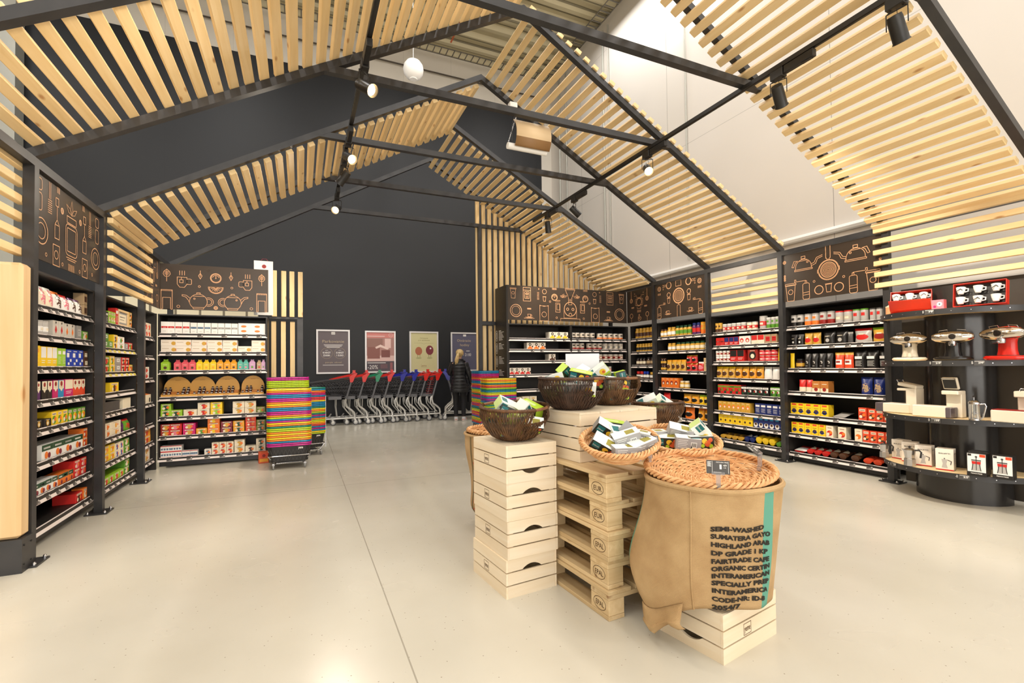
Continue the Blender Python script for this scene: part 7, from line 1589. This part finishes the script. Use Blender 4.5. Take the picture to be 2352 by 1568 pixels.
m.lathe([(0, -.02), (.025, -.01), (.03, 0), (.025, .012), (0, .02)], HAIR, 12, T(-.01, -.095, 1.55))
rnd = random.Random(3)
for i in range(16):
    a = 2*pi*i/16; ox, oy = .018*cos(a), .014*sin(a); sp = rnd.uniform(.8, 1.5)
    m.tube([(-.01+ox*.4, -.09+oy*.4, 1.56), (-.025+ox*sp, -.125+oy, 1.50), (-.045+ox*sp*1.6, -.13+oy, 1.40), (-.05+ox*sp*1.4, -.12+oy*.6, rnd.uniform(1.29, 1.34))], [.012, .013, .011, .004], HAIR, 6)
m.obj('hair', pe)
# handbag held in the right hand
e = empty('handbag', (3.33+.285*cos(radians(-22))+.12*sin(radians(22)), 10.44+.11*cos(radians(22))-.285*sin(radians(22)), .42), radians(-22), 'black handbag hanging from the right hand of the person', 'handbag')
m = MB(); m.lathe([(.0, 0), (.9, .002), (1, .03), (.95, .16), (.8, .235), (.5, .24), (0, .24)], mat((24, 24, 28), .35), 24, SC(.13, .055, 1)); m.obj('bag_body', e)
MB().tube([(-.08, 0, .22), (-.05, 0, .32), (0, 0, .355), (.05, 0, .32), (.08, 0, .22)], .007, mat((24, 24, 28), .35), 8).obj('strap', e)
MB().lathe([(.012, 0), (.012, .004), (0, .005)], CHROME, 12, T(0, -.055, .18) @ RX(pi/2)).obj('clasp', e)
# ================================================================== TRACK LIGHTS, HANGING LAMPS
TRK = mat((34, 32, 30), .4)
LAMPF = mat((255, 214, 150), .4, 0, 24.)
for x, nm in ((.46, 'left'), (3.57, 'right')):
    m = MB().box(x-.018, x+.018, .8, 7.05, 3.655, 3.692, TRK).box(x-.006, x+.006, .8, 7.05, 3.652, 3.6545, BLACK)
    tag(m.obj('lighting_track'), 'long dark lighting track fixed under the %s ends of the ties' % nm, 'lighting track', 'lighting tracks')
def spot(x, y, aim, label, power, cone=75, lens=True):
    e = empty('track_spotlight', (x, y, 3.65), 0, label, 'spotlight', 'black track spotlights')
    MB().cbox(-.022, .022, -.30, -.06, -.062, -.002, .004, TRK).box(-.014, .014, -.28, -.2, -.066, -.0625, BLACK).cbox(-.03, .03, -.055, .055, -.075, -.002, .004, TRK).obj('adapter', e)
    piv = Vector((0, .0, -.20)); d = (Vector(aim)-Vector((x, y, 3.45))).normalized()
    q = d.to_track_quat('-Z', 'Y'); M = T(*piv) @ q.to_matrix().to_4x4()
    ax = (q @ Vector((1, 0, 0)))
    m = MB(); 
    for s in (-1, 1): m.tube([(ax.x*s*.03, ax.y*s*.03, -.076), (ax.x*s*.06, ax.y*s*.06, -.09), (piv.x+ax.x*s*.06, piv.y+ax.y*s*.06, piv.z+ax.z*s*.06)], .0035, TRK, 6)
    m.tube([(-ax.x*.06, -ax.y*.06, -.09), (ax.x*.06, ax.y*.06, -.09)], .0035, TRK, 6)
    m.tube([(.0, 0, -.078), (.03, .01, -.12), (.0, .03, -.15), (-.02, 0, -.13), (.01, -.01, -.17)], .002, BLACK, 5); m.obj('yoke', e)
    m = MB().lathe([(0, .075), (.040, .072), (.044, .05), (.046, -.09), (.052, -.10), (.050, -.10), (.044, -.085), (.042, -.02)], TRK, 26, M, cap=False); m.obj('lamp_head', e, fix=False)
    m = MB().lathe([(.042, -.075), (.03, -.077), (0, -.078)], LAMPF, 24, M, cap=False); m.obj('lens', e, fix=False)
    l = bpy.data.lights.new('spot_beam', 'SPOT'); l.energy = power; l.spot_size = radians(cone); l.spot_blend = .6; l.color = (1, .88, .72); l.shadow_soft_size = .05
    lo = bpy.data.objects.new('spot_beam', l); COL.objects.link(lo); lo.location = Vector((x, y, 3.45))+d*.12; lo.rotation_euler = q.to_euler()
    return e
PW = 330
spot(.46, 3.79, (3.4, .2, .4), 'spotlight on the left track shining towards the camera, nearest', PW*.25)
spot(.46, 5.15, (2.4, .4, .3), 'spotlight on the left track shining towards the camera, further back', PW*.25)
spot(.46, 6.9, (-.8, 3.6, 1.4), 'rearmost spotlight on the left track', PW*.6)
spot(.46, 2.2, (-1.8, 5.0, 1.2), 'spotlight on the left track above the picture centre', PW*1.1)
spot(.46, 5.7, (-1.2, 7.4, 1.3), 'second spotlight from the rear on the left track', PW*1.0)
spot(3.57, 1.76, (5.3, 1.9, .9), 'spotlight on the right track nearest the camera, pointing down right', PW)
spot(3.57, 2.6, (5.7, 3.4, 1.4), 'spotlight on the right track above the printed kettle panel, pointing down', PW*1.1)
spot(3.57, 4.2, (1.6, .6, .4), 'bright spotlight on the right track shining towards the camera', PW*.25)
spot(3.57, 5.75, (5.7, 5.2, 1.4), 'small spotlight on the right track tilted to the right wall', PW*1.1)
spot(3.57, 6.55, (4.4, 7.6, 1.2), 'rearmost spotlight on the right track, pointing down', PW*.8)
spot(3.57, 3.4, (5.7, 4.5, 1.4), 'spotlight on the right track in front of the middle roof slats', PW*1.1) if False else None
# curved plywood heater lamp hanging from the tie
e = empty('hanging_heater', (2.12, 4.22, 3.55), radians(0), 'curved pale wooden lamp reflector hanging on chains from the tie beam', 'hanging lamp')
HW = wood('reflector_wood', (224, 198, 158), (214, 184, 142), (160, 110, 60), knots=False, sc=.35, var=.02); n = 14; vi = []; vo = []
for i in range(n+1):
    a = radians(-112+118*i/n)
    vi.append((.04+.16*(-cos(a))*1.0, .04+.15*sin(a)*-1)); 
prof = []
for i in range(n+1):
    t = i/n; a = radians(20+120*t)   # from the top edge over the front to the underside
    prof.append((-.13*sin(a)+.06, .155*cos(a)))
m = MB()
for i in range(n):
    (y0, z0), (y1, z1) = prof[i], prof[i+1]
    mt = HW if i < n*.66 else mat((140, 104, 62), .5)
    m.add([(-.19, y0, z0), (.19, y0, z0), (.19, y1, z1), (-.19, y1, z1)], [(0, 1, 2, 3)], mt, True)
o = m.obj('curved_reflector', e); so = o.modifiers.new('t', 'SOLIDIFY'); so.thickness = .012; so.offset = 1
ye = prof[-1]
MB().tube([(-.25, .02, -.115), (.18, .02, -.115)], .032, WHITE, 14).obj('lamp_tube', e)
MB().lathe([(.016, 0), (.016, .002), (0, .0025)], mat((244, 220, 30), .5), 16, T(.10, prof[-3][0]-.006, prof[-3][1]) @ RX(radians(120))).obj('sticker', e)
m = MB()
for (x0, y0, z0, x1, y1, z1) in ((-.24, .02, -.08, -.18, -.04, .16), (-.16, .0, .14, -.19, -.06, .25), (.15, .0, .14, .12, -.06, .25)):
    a, b = Vector((x0, y0, z0)), Vector((x1, y1, z1)); L = (b-a).length; k = int(L/.013); d = (b-a).normalized(); s = d.orthogonal().normalized(); t_ = d.cross(s)
    for i in range(k):
        c = a+d*(i+.5)*L/k; w = (s if i % 2 else t_); m.tube([tuple(c+d*.0085*cos(q)+w*.0045*sin(q)) for q in [2*pi*j/6 for j in range(6)]], .0014, CHROME, 4, True)
m.obj('chain', e)
MB().tube([(-.2, .02, -.09), (-.22, -.02, .05), (-.21, -.08, .2), (-.23, -.06, .24)], .004, BLACK, 6).obj('power_cord', e)
tag(MB().cbox(-.05, .03, -.03, .03, 0, .05, .004, WHITE).obj('junction_box', loc=(1.90, 4.15, 3.763)), 'small white junction box on the tie beam above the hanging lamp', 'junction box')
# globe pendant far behind
e = empty('globe_pendant', (2.0, 9.0, 6.99), 0, 'white round pendant lamp hanging high before the upper wall', 'pendant lamp')
MB().lathe([(0, -.20), (.07, -.195), (.075, -.18), (.13, -.15), (.18, -.08), (.195, 0), (.18, .08), (.13, .15), (.05, .19), (0, .2)], mat((244, 242, 238), .35, 0, .25), 32).obj('globe', e)
MB().tube([(0, 0, .19), (0, 0, 2.1)], .006, WHITE, 6).obj('cord', e)
tag(MB().lathe([(.0, -.1), (.12, -.08), (.16, 0), (.12, .1), (0, .13)], mat((70, 66, 64), .4), 24).tube([(0, 0, .12), (0, 0, 1.6)], .01, mat((70, 66, 64), .4), 6).obj('dome_camera', loc=(-.35, 8.2, 7.35)), 'dark round fixture hanging behind the upper left slats', 'fixture')
